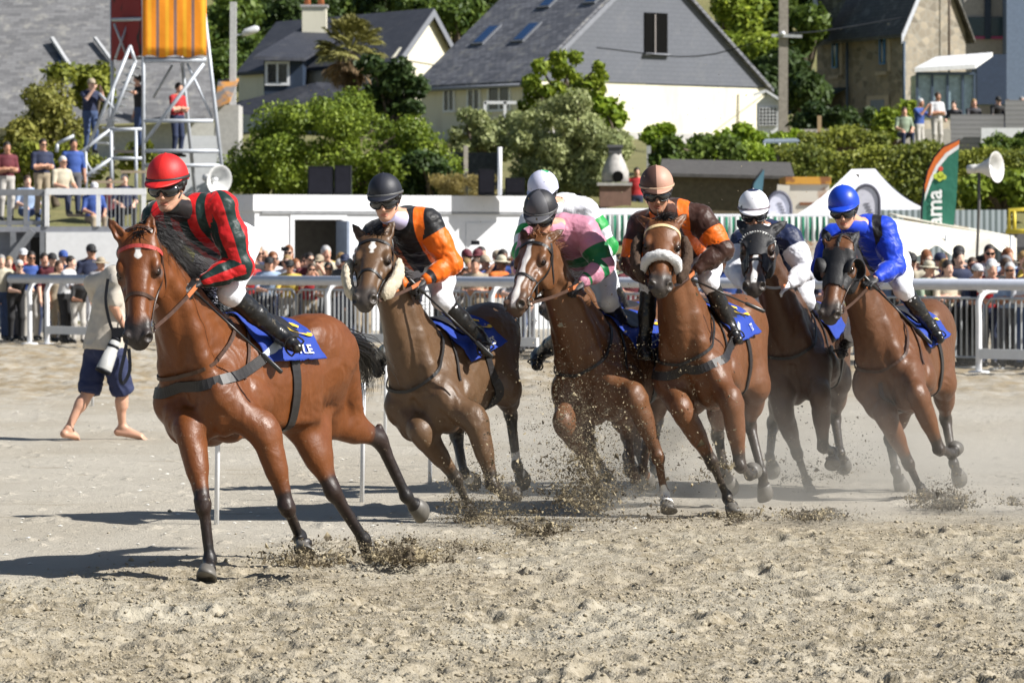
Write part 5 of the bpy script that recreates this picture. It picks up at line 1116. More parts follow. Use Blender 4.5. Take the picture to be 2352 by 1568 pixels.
def barriers():
    proto = None; L = 2.35; a = fpt(350) + fnn * 1.5; n = 0
    for i in range(12):
        p = a + fd * (i * (L + .06))
        if proto is None:
            proto = empty('crowd_barrier', (0, 0, 0)); mb = MB()
            pts = [(-L / 2, .15), (-L / 2, .98), (-L / 2 + .10, 1.08), (L / 2 - .10, 1.08), (L / 2, .98), (L / 2, .15)]
            mb.tube([V3(x, 0, z) for x, z in pts], .021, 8); mb.tube([V3(-L / 2, 0, .17), V3(L / 2, 0, .17)], .018, 8); mb.build('frame', M_galv, proto, True)
            mb = MB(); 
            for k in range(19): x = -L / 2 + L * (k + 1) / 20; mb.bar((x, 0, .18), (x, 0, 1.07), .032, .012, up=(1, 0, 0))
            mb.build('vertical_bars', M_galv, proto)
            for s in (-1, 1): MB().box((s * L * .36 - .03, -.28, 0), (s * L * .36 + .03, .28, .03)).build('foot', M_galv, proto).data
            for s in (-1, 1): pass
            o = proto
        else: o = copy_tree(proto)
        px = 1176 + (p[0] + fd[0] * L / 2) / (p[1] + fd[1] * L / 2) * FP; c = p + fd * L / 2
        o.location = tuple(c); o.rotation_euler = (0, 0, math.atan2(fd[1], fd[0]))
        names = [(0, 'at the left edge by the spectators in jeans'), (230, 'behind the bare legged man with the camera'), (420, 'behind the head of the leading horse'), (560, 'between the leading jockey and the white cabin door'), (720, 'under the dark cabin doorway'), (880, 'behind the horse with sheepskin cheek rolls'), (1080, 'right of the orange and black jockey'), (1200, 'left of the blazed chestnut head'), (1330, 'behind the pink jockey'), (1480, 'left of the brown jockey'), (1660, 'right of the brown jockey'), (1850, 'behind the white and navy jockey'), (2060, 'behind the blue jockey'), (2240, 'at the last white post on the right'), (2420, 'at the right edge of the picture'), (9999, 'beyond the right edge')]
        lab = min(names, key=lambda q: abs(q[0] - px))[1]; used.setdefault(lab, 0); used[lab] += 1
        tag(o, f'grey barred crowd barrier {lab}' + (', farther of the two' if used[lab] > 1 else ''), 'barrier', 'crowd barriers behind the running rail')
used = {}
def stakes():
    for px, py, h, lab in ((497, 1203, .52, 'beside the front legs of the leading horse'), (831, 1153, .80, 'under the tail of the leading horse'), (884, 1003, .62, 'left of the chest of the second horse'), (987, 1110, .52, 'between the leading hind hoof and the second horse'), (1049, 1072, .5, 'between the legs of the second horse'), (212, 932, .42, 'between the bare legs of the photographer'), (724, 978, .4, 'below the belly of the leading horse')):
        g = G(px, py); g[2] = -.05; MB().lathe(g, (0.015, 0, 1), [(0, .017), (.93, .017), (.94, .012)], 10).build('marker_stake', M_wpaint, None, True)
        o = C.objects[-1]; tag(o, 'thin white marker stake ' + lab, 'stake', 'white course marker stakes')
def horn(name, lab, px, py, Y, dirv, r, ln, polebase, polemat):
    c = P(px, py, Y); d = nrm(dirv); root = empty(name, polebase, lab, 'loudspeaker'); mb = MB()
    mb.lathe(c, d, [(-ln, .05), (-ln * .98, .085), (-ln * .72, .09), (-ln * .70, .075), (-ln * .5, .10), (-ln * .28, .17), (-ln * .1, r * .75), (0, r), (.015, r * 1.02), (.012, r * .97), (-ln * .1, r * .70), (-ln * .28, .15), (-ln * .42, .07)], 28); mb.build('horn', plain('horn_grey_white', (.62, .62, .60), .45), root, True)
    MB().lathe(c - d * ln * .30, d, [(-.1, .05), (.06, .05), (.08, .03)], 12).build('driver', M_wpaint, root, True)
    b = np.asarray(polebase, float); t = V3(c[0] - d[0] * ln * .6, c[1] - d[1] * ln * .6, c[2] - .08); MB().tube([b, V3(b[0] * .0 + t[0], t[1], b[2] * .2 + t[2] * .8), t], .028, 8).build('pole', polemat, root, True)
def cabin():
    Y0 = 96.0; zt_ = 2.98; a = P(585, 447, 94.5); b = P(1338, 455, 98.5); d = nrm(V3(b[0] - a[0], b[1] - a[1], 0)); n = V3(-d[1], d[0], 0); L = np.linalg.norm((b - a)[:2]); W = 2.6
    if n[1] < 0: n = -n
    root = empty('site_cabin', (a[0], a[1], 0), 'long white flat roofed site cabin behind the crowd with one dark doorway', 'cabin'); M = Matrix(((d[0], n[0], 0, a[0]), (d[1], n[1], 0, a[1]), (0, 0, 1, 0), (0, 0, 0, 1)))
    wall = plain('white_cabin_panel', (.70, .71, .73), .5, var=.04); sx = lambda px: L * (px - 585) / (1338 - 585)
    x0, x1 = sx(672), sx(780); mb = MB(); H0, H1 = .15, 2.62; dz = 2.44
    for lo, hi in ((0, x0), (x1, L)): mb.box((lo, 0, H0), (hi, .08, H1), M=M)
    mb.box((x0, 0, dz), (x1, .08, H1), M=M); mb.box((0, W - .08, H0), (L, W, H1), M=M); mb.box((0, .082, H0), (.08, W - .082, H1), M=M); mb.box((L - .08, .082, H0), (L, W - .082, H1), M=M); mb.box((0, 0, 0), (L, W, H0 - .003), M=M); mb.build('wall', wall, root)
    MB().box((-.06, -.05, H1 + .003), (L + .06, W + .05, 2.98), M=M).build('roof', wall, root)
    MB().box((.15, -.056, H1 - .05), (L - .1, -.004, H1 - .02), M=M).build('gutter_strip', plain('grey_trim', (.30, .31, .33), .5), root)
    fr = MB(); fr.box((x0 - .10, -.03, H0), (x0, .0, dz + .1), M=M); fr.box((x1, -.03, H0), (x1 + .10, 0, dz + .1), M=M); fr.box((x0, -.03, dz), (x1, 0, dz + .1), M=M); fr.build('door_frame', wall, root)
    MB().box((x1 - .16, -.55, H0 + .02), (x1 - .10, -.02, dz - .03), M=M).build('door', plain('blue_grey_door', (.20, .24, .32), .4), root)
    MB().box((sx(1063), -.02, .3), (sx(1218), -.003, 2.38), M=M).build('wall_panel', wall, root)
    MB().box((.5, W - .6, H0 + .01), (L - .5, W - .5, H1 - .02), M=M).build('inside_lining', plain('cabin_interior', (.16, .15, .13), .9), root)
    ann = empty('shade_grey_cabin_side', P(540, 600, 99), 'grey flank of a second container left of the white cabin', 'container'); p = P(508, 447, 99.2); MB().box((p[0], 99.2, 0), (a[0] - .12, 101.4, p[2])).build('wall', plain('cabin_side_painted_shade', (.30, .31, .33), .55), ann)  # the cabin's own shaded side, its shade put into a grey colour
    for x0, x1, y0, y1, lab in ((707, 764, 382, 447, 'wider black speaker box on the cabin roof, left of its twin'), (768, 806, 380, 447, 'narrow black speaker box next to the wide one on the cabin roof'), (1098, 1136, 388, 449, 'tall black speaker box left of the white pole on the cabin roof'), (1160, 1206, 408, 450, 'low black speaker box right of the white pole on the cabin roof')):
        A, B_ = P(x0, y1, 96.6), P(x1, y0, 96.6); r_ = empty('speaker_box', (A[0], 96.6, 2.98), lab, 'loudspeaker', 'black speaker boxes on the cabin roof'); zc = B_[2]
        m = MB(); m.box((A[0], 96.6, 2.985), (B_[0], 97.2, zc)); m.build('case', M_blackp, r_); MB().box((A[0] + .03, 96.585, 3.05), (B_[0] - .03, 96.598, zc - .04)).build('grille', plain('speaker_grille', (.014, .014, .02), .7, spec=.15), r_)
    MB().tube([P(1148, 449, 98.2), P(1148, 338, 98.2)], .05, 8).build('white_pole', M_wpaint, None, True); tag(C.objects[-1], 'white pole standing behind the cabin roof between two speaker boxes', 'pole')
def stand():
    Y = 94.0; fz = P(0, 520, Y)[2]; root = empty('viewing_stand', P(200, 600, Y) * V3(1, 1, 0), 'white viewing stand with a railed deck at the left edge', 'stand'); X = lambda px: (px - 1176) / FP * Y; zz = lambda py: P(0, py, Y)[2]
    MB().box((X(-120), Y, fz - .12), (X(334), Y + 3.6, fz)).build('deck', plain('grey_deck', (.24, .25, .28), .7), root)
    MB().box((X(106), Y - .03, .25), (X(332), Y + .05, fz - .123)).build('front_panel', M_wpaint, root)
    MB().box((X(-120), Y + .3, .1), (X(104), Y + .36, fz - .123)).build('under_panel', plain('grey_panel', (.20, .22, .27), .6), root)
    for px in (-60, 30, 98): MB().box((X(px) - .06, Y - .02, 0), (X(px) + .06, Y + .10, fz - .123)).build('post', M_grey, root)
    MB().box((X(70), Y - .01, .3), (X(104), Y + .02, zz(545))).build('opening_shade_panel', M_dark, root)  # solid black panel, painting the shade of an opening under the deck
    MB().bar(P(-10, 640, Y - .1), P(75, 530, Y - .1), .12, .16).build('stair_stringer', M_grey, root)
    mb = MB(); mb.bar((X(106), Y, zz(440)), (X(336), Y, zz(440)), .08, .14)
    for px in (108, 226, 330): mb.bar((X(px), Y, fz), (X(px), Y, zz(436)), .07, .09, up=(1, 0, 0))
    mb.build('railing', M_wpaint, root)
    mb = MB()
    for k in range(9): px = 246 + k * 9.5; mb.bar((X(px), Y + .01, fz), (X(px), Y + .01, zz(450)), .035, .02, up=(1, 0, 0))
    mb.build('railing_bars', M_galv, root)
    mb = MB(); mb.bar((X(-80), Y + .1, zz(442)), (X(104), Y + .1, zz(442)), .10, .14); mb.bar((X(-80), Y + .1, zz(512)), (X(104), Y + .1, zz(512)), .08, .1)
    for px in (-40, 20, 58, 100): mb.bar((X(px), Y + .1, fz), (X(px), Y + .1, zz(440)), .09, .09, up=(1, 0, 0))
    mb.build('side_railing', M_grey, root)
    for px, py in ((233, 418), (176, 495), (300, 395)):
        MB().bar((X(px) - .35, Y + 1.6, P(0, py, Y + 1.6)[2]), (X(px) + .35, Y + 1.6, P(0, py, Y + 1.6)[2]), .3, .06).build('bench_plank', plain('bench_wood', (.36, .29, .20), .7), root)
def tower():
    Y = 100.0; root = empty('commentary_tower', P(400, 600, Y) * V3(1, 1, 0), 'aluminium tube commentary tower with orange striped canvas top', 'tower'); p = lambda px, py, dy=0: P(px, py, Y + dy); D = 2.4
    mb = MB(); T = lambda a, b, r=.045: mb.tube([a, b], r, 8)
    T(p(329, -40), p(330, 470)); T(p(462, -40), p(520, 480)); T(p(257, -40, D), p(259, 470, D)); T(p(400, -40, D), p(450, 460, D))
    T(p(330, 139), p(474, 138), .06); T(p(330, 278), p(490, 278)); T(p(335, 347), p(503, 347)); T(p(330, 380), p(506, 380)); T(p(259, 46, D * .6), p(328, 44))
    T(p(468, 146), p(333, 326)); T(p(430, 146, .05), p(487, 270, .05), .03); T(p(396, 150, D), p(352, 225, D), .03)
    T(p(262, 55, 1.2), p(292, 130, 1.2), .03); T(p(292, 60, 1.2), p(265, 135, 1.2), .03); T(p(298, 105, 1), p(298, 46, 1), .03)
    mb.build('frame', M_alu, root, True)
    # canvas: two visible faces of a box
    cloth = Mat('orange_striped_canvas'); tc = cloth.n('TexCoord'); sp = cloth.n('SeparateXYZ'); cloth.l(tc.outputs['Object'], sp.inputs[0]); x0 = p(327, 0)[0]; Wd = p(473, 0)[0] - x0
    f = cloth.math('FRACT', cloth.math('MULTIPLY', cloth.math('SUBTRACT', sp.outputs[0], x0), 3.6 / Wd)); st = cloth.step(cloth.math('ABSOLUTE', cloth.math('SUBTRACT', f, .88)), .085, .01); st = cloth.math('SUBTRACT', 1.0, st)
    y_ = cloth.step(cloth.math('ABSOLUTE', cloth.math('SUBTRACT', f, .42)), .10, .03); c = cloth.mix(y_, (.90, .44, .02), (.84, .28, .008)); cloth.col(cloth.mix(st, c, (.24, .15, .13))).set(Roughness=.75).bump(cloth.noise(2.2, 3), .15, .1)
    red = Mat('red_canvas'); red.col(red.mix(red.step(red.noise(1.1, 2), .60, .02), (.22, .006, .008), (.02, .004, .004))).set(Roughness=.8)
    def sheet2(name, a, b, z0, z1, mat, th):
        n = 14; v = []
        for i in range(n + 1):
            q = a + (b - a) * i / n
            for j in range(9): v.append(V3(q[0], q[1] - .012 * math.sin(i * 1.4) * math.sin(j * .8), z0 + (z1 - z0) * j / 8 + .03 * math.sin(i * 1.1) * (j == 0)))
        v2 = [q + th for q in v]; N = len(v); f_ = []
        for i in range(n):
            for j in range(8): k = i * 9 + j; f_ += [(k, k + 9, k + 10, k + 1), (N + k, N + k + 1, N + k + 10, N + k + 9)]
        rim = [i * 9 for i in range(n + 1)] + [n * 9 + j for j in range(1, 9)] + [i * 9 + 8 for i in range(n - 1, -1, -1)] + [j for j in range(7, 0, -1)]
        for u, w in zip(rim, rim[1:] + rim[:1]): f_.append((u, N + u, N + w, w))
        link_mesh(name, v, f_ if False else f_, mat, root) if False else link_mesh(name, v + v2, f_, mat, root)
    zb, zt2 = p(0, 130)[2], p(0, -60)[2]
    sheet2('front_canvas', p(327, 0, -.08), p(474, 0, -.08), zb, zt2, cloth.m, V3(0, .02, 0)); sheet2('side_canvas', p(254, 0, D), p(325, 0, -.02), zb, zt2, red.m, V3(.02, 0, 0))
    A = p(330, 140); MB().hexa([p(330, 137, 0), p(473, 137, 0), p(470, 137, D), p(258, 137, D), p(330, 132, 0), p(473, 132, 0), p(470, 132, D), p(258, 132, D)]).build('platform', plain('tower_platform', (.10, .09, .08), .8), root)
    MB().hexa([p(262, 352, 0), p(500, 352, 0), p(494, 352, D), p(262, 352, D), p(262, 345, 0), p(500, 345, 0), p(494, 345, D), p(262, 345, D)]).build('lower_platform', plain('tower_platform', (.10, .09, .08), .8), root)
    st = empty('access_stair', P(240, 600, 99) * V3(1, 1, 0), 'aluminium scaffold stair climbing to the commentary tower', 'stair'); mb = MB(); T = lambda a, b, r=.04: mb.tube([a, b], r, 8)
    for dy in (-1.3, -.3):
        T(p(148, 380, dy), p(252, 298, dy)); T(p(163, 428, dy), p(256, 364, dy)); T(p(252, 298, dy), p(326, 297, dy)); T(p(256, 364, dy), p(326, 364, dy)); T(p(255, 298, dy), p(257, 470, dy)); T(p(312, 298, dy), p(313, 470, dy)); T(p(197, 340, dy), p(199, 460, dy), .03); T(p(185, 350, dy), p(215, 400, dy), .025)
        T(p(200, 345, dy), p(300, 105, dy)); T(p(245, 300, dy), p(312, 140, dy)); T(p(298, 105, dy), p(312, 145, dy)); T(p(228, 215, dy), p(262, 250, dy), .03); T(p(262, 195, dy), p(246, 300, dy), .03)
    T(p(130, 350, -1.3), p(132, 330, -1.3)); T(p(132, 330, -1.3), p(170, 312, -1.3)); mb.build('handrails', M_alu, st, True)
    mb = MB()
    for k in range(9): t = k / 8; a = p(163 + 93 * t, 430 - 64 * t, -1.3); mb.box((a[0] - .12, a[1], a[2]), (a[0] + .12, a[1] + 1.0, a[2] + .04))
    for k in range(11): t = k / 10; a = p(232 + 72 * t, 330 - 175 * t, -1.3); mb.box((a[0] - .12, a[1], a[2]), (a[0] + .12, a[1] + 1.0, a[2] + .04))
    a = p(256, 366, -1.3); b = p(314, 366, -1.3); mb.box((a[0], a[1], a[2]), (b[0], b[1] + 1, b[2] + .05)); mb.build('treads', M_galv, st)
    horn('horn_loudspeaker', 'round white horn loudspeaker mounted by the tower foot', 503, 414, 98.0, (.62, -.75, -.12), .34, .55, P(480, 600, 98.3) * V3(1, 1, 0), M_alu)
def slate(name, a, b, sc=1.0, lich=.3):
    m = Mat(name); tc = m.n('TexCoord'); br = m.n('TexBrick'); mp = m.n('Mapping'); m.l(tc.outputs['UV'], mp.inputs[0]); m.l(mp.outputs[0], br.inputs['Vector']); br.inputs['Scale'].default_value = 1; br.inputs['Brick Width'].default_value = .32; br.inputs['Row Height'].default_value = .16; br.inputs['Mortar Size'].default_value = .012 * sc
    br.inputs['Color1'].default_value = (*a, 1); br.inputs['Color2'].default_value = (*b, 1); br.inputs['Mortar'].default_value = (*(x * .35 for x in a), 1)
    c = m.mix(m.math('MULTIPLY', m.step(m.noise(1.6, 5, .7, 'Object'), .60, .08), lich), br.outputs[0], (.34, .33, .30)); c = m.mix(m.math('MULTIPLY', m.noise(.35, 3, .6, 'Object'), .5), c, tuple(x * .6 for x in a))
    m.col(c).set(Roughness=.72); m.bump(br.outputs['Fac'], -.3, .02); return m.m
def quad_uv(o, faces_uv):
    uv = o.data.uv_layers.new(name='UVMap'); co = [v.co for v in o.data.vertices]
    for poly in o.data.polygons:
        vs = [co[i] for i in poly.vertices]; n = poly.normal; e = Vector((0, 0, 1)); e = (e - n * n.dot(e)); e = e.normalized() if e.length > .05 else Vector((0, 1, 0)); x = e.cross(n).normalized()
        for li, vi in zip(poly.loop_indices, poly.vertices): uv.data[li].uv = (co[vi].dot(x), co[vi].dot(e))
def slab(name, pts, th, mat, parent, uv=True):
    'a roof or wall panel of real thickness: pts in ring order, thickened by vector th'
    n = len(pts); th = np.asarray(th, float); o = link_mesh(name, list(pts) + [q + th for q in pts], [tuple(range(n)), tuple(range(2 * n - 1, n - 1, -1))] + [(i, n + i, n + (i + 1) % n, (i + 1) % n) for i in range(n)], mat, parent, False)
    if uv: quad_uv(o, None)
    return o
S_big = slate('slate_weathered', (.10, .105, .125), (.23, .235, .26), 1, .8); S_hung = slate('slate_hung_gable', (.125, .135, .16), (.135, .145, .172), .3, .10); S_blue = slate('slate_dark_blue', (.030, .034, .048), (.048, .052, .068), 1, .1); S_grey = slate('slate_pale_grey', (.13, .13, .135), (.23, .23, .235), .3, .9); S_old = slate('slate_mossy', (.07, .068, .06), (.12, .115, .10), 1, .45)
M_cream = Mat('cream_render'); M_cream.col(M_cream.mix(M_cream.math('MULTIPLY', M_cream.step(M_cream.noise(1.6, 5, .65, scl=(1, 1, .22)), .60, .10), .45), M_cream.mix(M_cream.noise(.8, 5), (.68, .64, .50), (.77, .74, .61)), (.50, .46, .36))).set(Roughness=.85).bump(M_cream.noise(30, 3), .2, .02); M_cream = M_cream.m
M_pane = plain('window_glass', (.02, .024, .03), .08, 0, .3, spec=.8)
def stonemat(name, a, b, c_):
    m = Mat(name); vo = m.n('TexVoronoi'); tc = m.n('TexCoord'); mp = m.n('Mapping'); mp.inputs['Scale'].default_value = (2.1, 2.1, 3.8); m.l(tc.outputs['Object'], mp.inputs[0]); m.l(mp.outputs[0], vo.inputs[0]); vo.inputs['Scale'].default_value = 1
    e = m.n('TexVoronoi', feature='DISTANCE_TO_EDGE'); m.l(mp.outputs[0], e.inputs[0]); e.inputs['Scale'].default_value = 1
    bw = m.n('RGBToBW'); m.l(vo.outputs['Color'], bw.inputs[0]); c = m.mix(bw.outputs[0], a, b); c = m.mix(m.step(e.outputs[0], .06, .03), c_, c); m.col(c).set(Roughness=.9); m.bump(e.outputs[0], .5, .03); return m.m
M_stone = stonemat('rubble_stone', (.13, .115, .09), (.36, .31, .235), (.25, .23, .19))
def window(root, c, right, up, w, h, frame, name='window', bars=1, out=.04, n=None):
    right = nrm(right); up = nrm(up); n = nrm(np.cross(right, up)) if n is None else n
    mb = MB(); q = lambda a, b, d=0: c + right * a + up * b + n * d; t = min(.10, w * .12)
    def bx(a0, b0, a1, b1, d0, d1): mb.hexa([q(a0, b0, d0), q(a1, b0, d0), q(a1, b1, d0), q(a0, b1, d0), q(a0, b0, d1), q(a1, b0, d1), q(a1, b1, d1), q(a0, b1, d1)])
    bx(-w / 2, -h / 2, -w / 2 + t, h / 2, -.03, out); bx(w / 2 - t, -h / 2, w / 2, h / 2, -.03, out); bx(-w / 2 + t, -h / 2, w / 2 - t, -h / 2 + t, -.03, out); bx(-w / 2 + t, h / 2 - t, w / 2 - t, h / 2, -.03, out)
    for k in range(bars): x = -w / 2 + w * (k + 1) / (bars + 1); bx(x - t * .4, -h / 2 + t, x + t * .4, h / 2 - t, -.02, out - .008)
    f = mb.build(name, frame, root); m2 = MB(); mb = m2; bx(-w / 2 + t, -h / 2 + t, w / 2 - t, h / 2 - t, -.02, .008); m2.build('pane', M_pane, f); return f
def houses():
    # large slate house, gable to the front right
    Cn, Rn, Ln = P(1208, 186, 150), P(1757, 205, 157.5), P(967, 189, 155); z0 = 4.0
    Cn[2] = Rn[2] = Ln[2] = 7.55
    root = empty('slate_gable_house', (Cn[0], Cn[1], 5), 'large cream house with slate hung gable and steep weathered slate roof', 'house'); ap = (Cn + Rn) / 2; ap = ap + V3(0, 0, 4.5); dl = Ln - Cn; gd = nrm(Rn - Cn); ln_ = nrm(dl); gn = -ln_; nl = -nrm(V3(gd[0], gd[1], 0))
    ov = gn * .25; lo = lambda q: V3(q[0], q[1], z0)
    mb = MB(); w = [Cn, Rn, Rn + dl, Cn + dl]; mb.hexa([lo(q) for q in w] + [q - V3(0, 0, .03) for q in w]); mb.build('wall', M_cream, root)
    slab('gable', [Cn + gn * .05, Rn + gn * .05, ap + gn * .05], -gn * .25, S_hung, root)
    eo = lambda q, s: q + (q - ap) * .04 * V3(1, 1, 1)
    slab('roof', [eo(Cn, 0) + ov, ap + ov, ap + dl - ov, eo(Cn, 0) + dl - ov], V3(0, 0, .14), S_big, root); slab('roof', [ap + ov, eo(Rn, 0) + ov, eo(Rn, 0) + dl - ov, ap + dl - ov], V3(0, 0, .14), S_big, root)
    slab('verge_board', [Cn + gn * .28, ap + gn * .28, ap + gn * .28 - V3(0, 0, .22), Cn + gn * .28 - V3(0, 0, .2)], gn * .05, plain('lead_grey', (.20, .21, .24), .6), root)
    wv = lambda px, py: Cn + gd * ((px - 1208) / (1757 - 1208)) * np.linalg.norm(Rn - Cn) + V3(0, 0, P(0, py, 153.5)[2] - Cn[2]) + gn * .06
    f = MB(); c = wv(1497, 76); f.hexa([c + gd * a + V3(0, 0, b) + gn * d for d in (-.05, .03) for a, b in ((-.55, -.72), (.55, -.72), (.55, .72), (-.55, .72))]); f.build('window_shade_panel', M_dark, root); f = MB(); f.bar(c + gn * .05 - gd * .08 - V3(0, 0, .7), c + gn * .05 - gd * .08 + V3(0, 0, .66), .04, .07, up=gn); f.build('shutter_edge', plain('grey_wood', (.30, .27, .26), .7), root); MB().bar(c - V3(0, 0, .74) - gd * .6 + gn * .08, c - V3(0, 0, .74) + gd * .6 + gn * .08, .14, .07).build('sill', plain('lead_grey', (.20, .21, .24), .6), root)  # window: black slab on the gable, the unlit inside painted as colour
    for q0, q1 in ((eo(Cn, 0) + nl * .06, eo(Cn, 0) + dl + nl * .06),): MB().tube([q0 - V3(0, 0, .02), q1 - V3(0, 0, .02)], .07, 8).build('gutter', plain('lead_grey', (.20, .21, .24), .6), root, True)
    MB().tube([Cn + nl * .08, V3(Cn[0], Cn[1], z0) + nl * .08], .045, 6).build('downpipe', plain('lead_grey', (.20, .21, .24), .6), root, True)
    sl = nrm(ap - Cn); rp = lambda px, py: None
    def on_roof(px, py):     # where the line of sight meets the left roof plane
        n_ = np.cross(dl, ap - Cn); o = V3(0, 0, CH); d = P(px, py, 1.0) - o; t = ((Cn + V3(0, 0, .14) - o) @ n_) / (d @ n_); return o + d * t
    for x, y in ((1118, 82), (1210, 76), (1270, -2), (1375, -12)):
        c = on_roof(x, y); rn = nrm(np.cross(ap - Cn, dl)); rn = rn if rn[1] < 0 else -rn; q = MB(); e = ln_; s_ = sl
        q.hexa([c + e * a + s_ * b + rn * d for d in (-.02, .07) for a, b in ((-.36, -.58), (.36, -.58), (.36, .58), (-.36, .58))]); f = q.build('skylight', plain('skylight_frame', (.12, .13, .15), .5), root); q = MB(); q.hexa([c + e * a + s_ * b + rn * d for d in (.0, .078) for a, b in ((-.27, -.48), (.27, -.48), (.27, .48), (-.27, .48))]); q.build('pane', plain('sky_glass', (.02, .06, .16), .10, 0, .1, spec=.9), f)
    cw = lambda px, py: Cn + dl * ((1208 - px) / (1208 - 967)) + V3(0, 0, P(0, py, 152)[2] - Cn[2])
    for px, w_, h_ in ((1035, .7, .85), (1092, .8, .85), (1150, 1.35, .95)): window(root, cw(px, 228) + nl * .03, -ln_, V3(0, 0, 1), w_, h_, M_wpaint, bars=1, n=nl)
    MB().hexa([lo(wv(1210, 300)) + gn * (.06) , lo(wv(1745, 300)) + gn * .06, lo(wv(1745, 300)), lo(wv(1210, 300)), wv(1210, 305) + gn * .06, wv(1745, 305) + gn * .06, wv(1745, 305), wv(1210, 305)]).build('plinth', plain('grey_plinth', (.42, .41, .40), .8), root)
    MB().tube([wv(1693, 208), wv(1690, 305)], .03, 6).build('downpipe', plain('cream_pipe', (.55, .50, .38), .6), root, True)
    # glazed white porch at its right end
    pr = empty('porch', P(1765, 300, 150), 'small white gabled porch with lattice window right of the cream wall', 'porch'); Y = 150.0; p = lambda x, y, d=0: P(x, y, Y + d); mb = MB()
    mb.hexa([p(1738, 320), p(1797, 320), p(1797, 320, 2), p(1738, 320, 2), p(1738, 238), p(1797, 238), p(1797, 238, 2), p(1738, 238, 2)]); mb.build('wall', M_wpaint, pr); slab('roof', [p(1730, 222, -.2), p(1760, 212, -.2), p(1760, 212, 2.2), p(1730, 222, 2.2)], V3(0, 0, .1), M_wpaint, pr); slab('roof', [p(1759, 212, -.2), p(1803, 240, -.2), p(1803, 240, 2.2), p(1759, 212, 2.2)], V3(0, 0, .1), M_wpaint, pr)
    slab('gable', [p(1738, 239, -.02), p(1797, 239, -.02), p(1762, 216, -.02)], V3(0, .1, 0), plain('porch_boards', (.55, .56, .58), .6), pr)
    f = MB().hexa([p(1742, 290, -.06), p(1786, 290, -.06), p(1786, 290, -.01), p(1742, 290, -.01), p(1742, 246, -.06), p(1786, 246, -.06), p(1786, 246, -.01), p(1742, 246, -.01)]).build('window', M_pane, pr); mb = MB()
    for k in range(6): x = 1744 + k * 8; mb.bar(p(x, 290, -.09), p(x, 246, -.09), .025, .02, up=(0, -1, 0))
    for k in range(6): y = 248 + k * 8; mb.bar(p(1742, y, -.09), p(1786, y, -.09), .02, .025)
    mb.build('lattice', M_wpaint, f)
    # white chimney house with dormer
    R0, R1, E1, E0, B1 = P(752, 46, 172), P(1003, 33, 165), P(905, 196, 160.5), P(600, 130, 168), P(1062, 100, 171); R0[2] = R1[2] = (R0[2] + R1[2]) / 2 + .05
    root = empty('dormer_house', (R1[0], R1[1], 5), 'cream house with dark blue slate roof, dormer window and tall cream chimney', 'house'); axis = nrm((R1 - R0) * V3(1, 1, 0)); Lr = np.linalg.norm((R1 - R0)[:2]) + 3.6; E1[2] = B1[2] = (E1[2] + B1[2]) / 2; half = nrm((B1 - E1) * V3(1, 1, 0)); m_ = (E1 + B1) / 2; Rg = V3(m_[0], m_[1], R1[2]); wd = np.linalg.norm((B1 - E1)[:2]) / 2
    E1 = m_ - half * wd; B1 = m_ + half * wd; bk = -axis * Lr; z0 = 4.4; o1 = axis * .35
    MB().hexa([V3(q[0], q[1], z0) for q in (E1, B1, B1 + bk, E1 + bk)] + [q - V3(0, 0, .05) for q in (E1, B1, B1 + bk, E1 + bk)]).build('wall', M_cream, root); slab('gable', [E1, B1, Rg], -axis * .2, M_cream, root)
    slab('roof', [E1 - half * .3 - V3(0, 0, .3) + o1, Rg + o1, Rg + bk, E1 - half * .3 - V3(0, 0, .3) + bk], V3(0, 0, .14), S_blue, root); slab('roof', [Rg + o1, B1 + half * .3 - V3(0, 0, .3) + o1, B1 + half * .3 - V3(0, 0, .3) + bk, Rg + bk], V3(0, 0, .14), S_blue, root)
    slab('verge_board', [E1 - half * .3 - V3(0, 0, .5) + o1, Rg + o1 - V3(0, 0, .2), Rg + o1 + V3(0, 0, .1), E1 - half * .3 - V3(0, 0, .2) + o1], axis * .04, plain('lead_grey', (.20, .21, .24), .6), root); slab('verge_board', [B1 + half * .3 - V3(0, 0, .5) + o1, Rg + o1 - V3(0, 0, .2), Rg + o1 + V3(0, 0, .1), B1 + half * .3 - V3(0, 0, .2) + o1], axis * .04, plain('lead_grey', (.20, .21, .24), .6), root)
    low = slab('lower_roof', [P(492, 254, 163), P(726, 196, 161), P(905, 200, 160.4), P(880, 262, 158.5), P(600, 268, 160)], V3(0, .3, .12), S_blue, root)
    ch = MB(); c0, c1 = P(695, 75, 168), P(750, 18, 168); ch.box((c0[0], 167.6, c0[2] - 1.2), (c1[0], 168.5, c1[2])); chm = ch.build('chimney', M_cream, root); MB().box((c0[0] - .06, 167.54, c1[2] + .003), (c1[0] + .06, 168.56, c1[2] + .09)).build('chimney_cap', plain('grey_plinth', (.42, .41, .40), .8), chm)
    for px in (706, 737): q = P(px, 15, 168); MB().lathe(V3(q[0], 168.05, c1[2] + .09), (0, 0, 1), [(0, .14), (.3, .11), (.34, .13)], 12).build('chimney_pot', plain('terracotta', (.42, .14, .05), .7), chm, True)
    dm = MB(); a, b = P(606, 206, 162.5), P(695, 140, 162.5); dm.box((a[0], 162.5, a[2] - .6), (b[0], 167, b[2])); dmo = dm.build('dormer', plain('dark_blue_slate_cheek', (.020, .035, .065), .6), root); slab('dormer_roof', [P(582, 137, 162.1), P(640, 139, 162.1), P(700, 141, 162.1), P(800, 80, 168), P(700, 66, 169)], V3(0, .05, .12), S_blue, dmo)
    window(root, P(637, 169, 162.46), V3(1, 0, 0), V3(0, 0, 1), .92, .90, M_wpaint, bars=1)
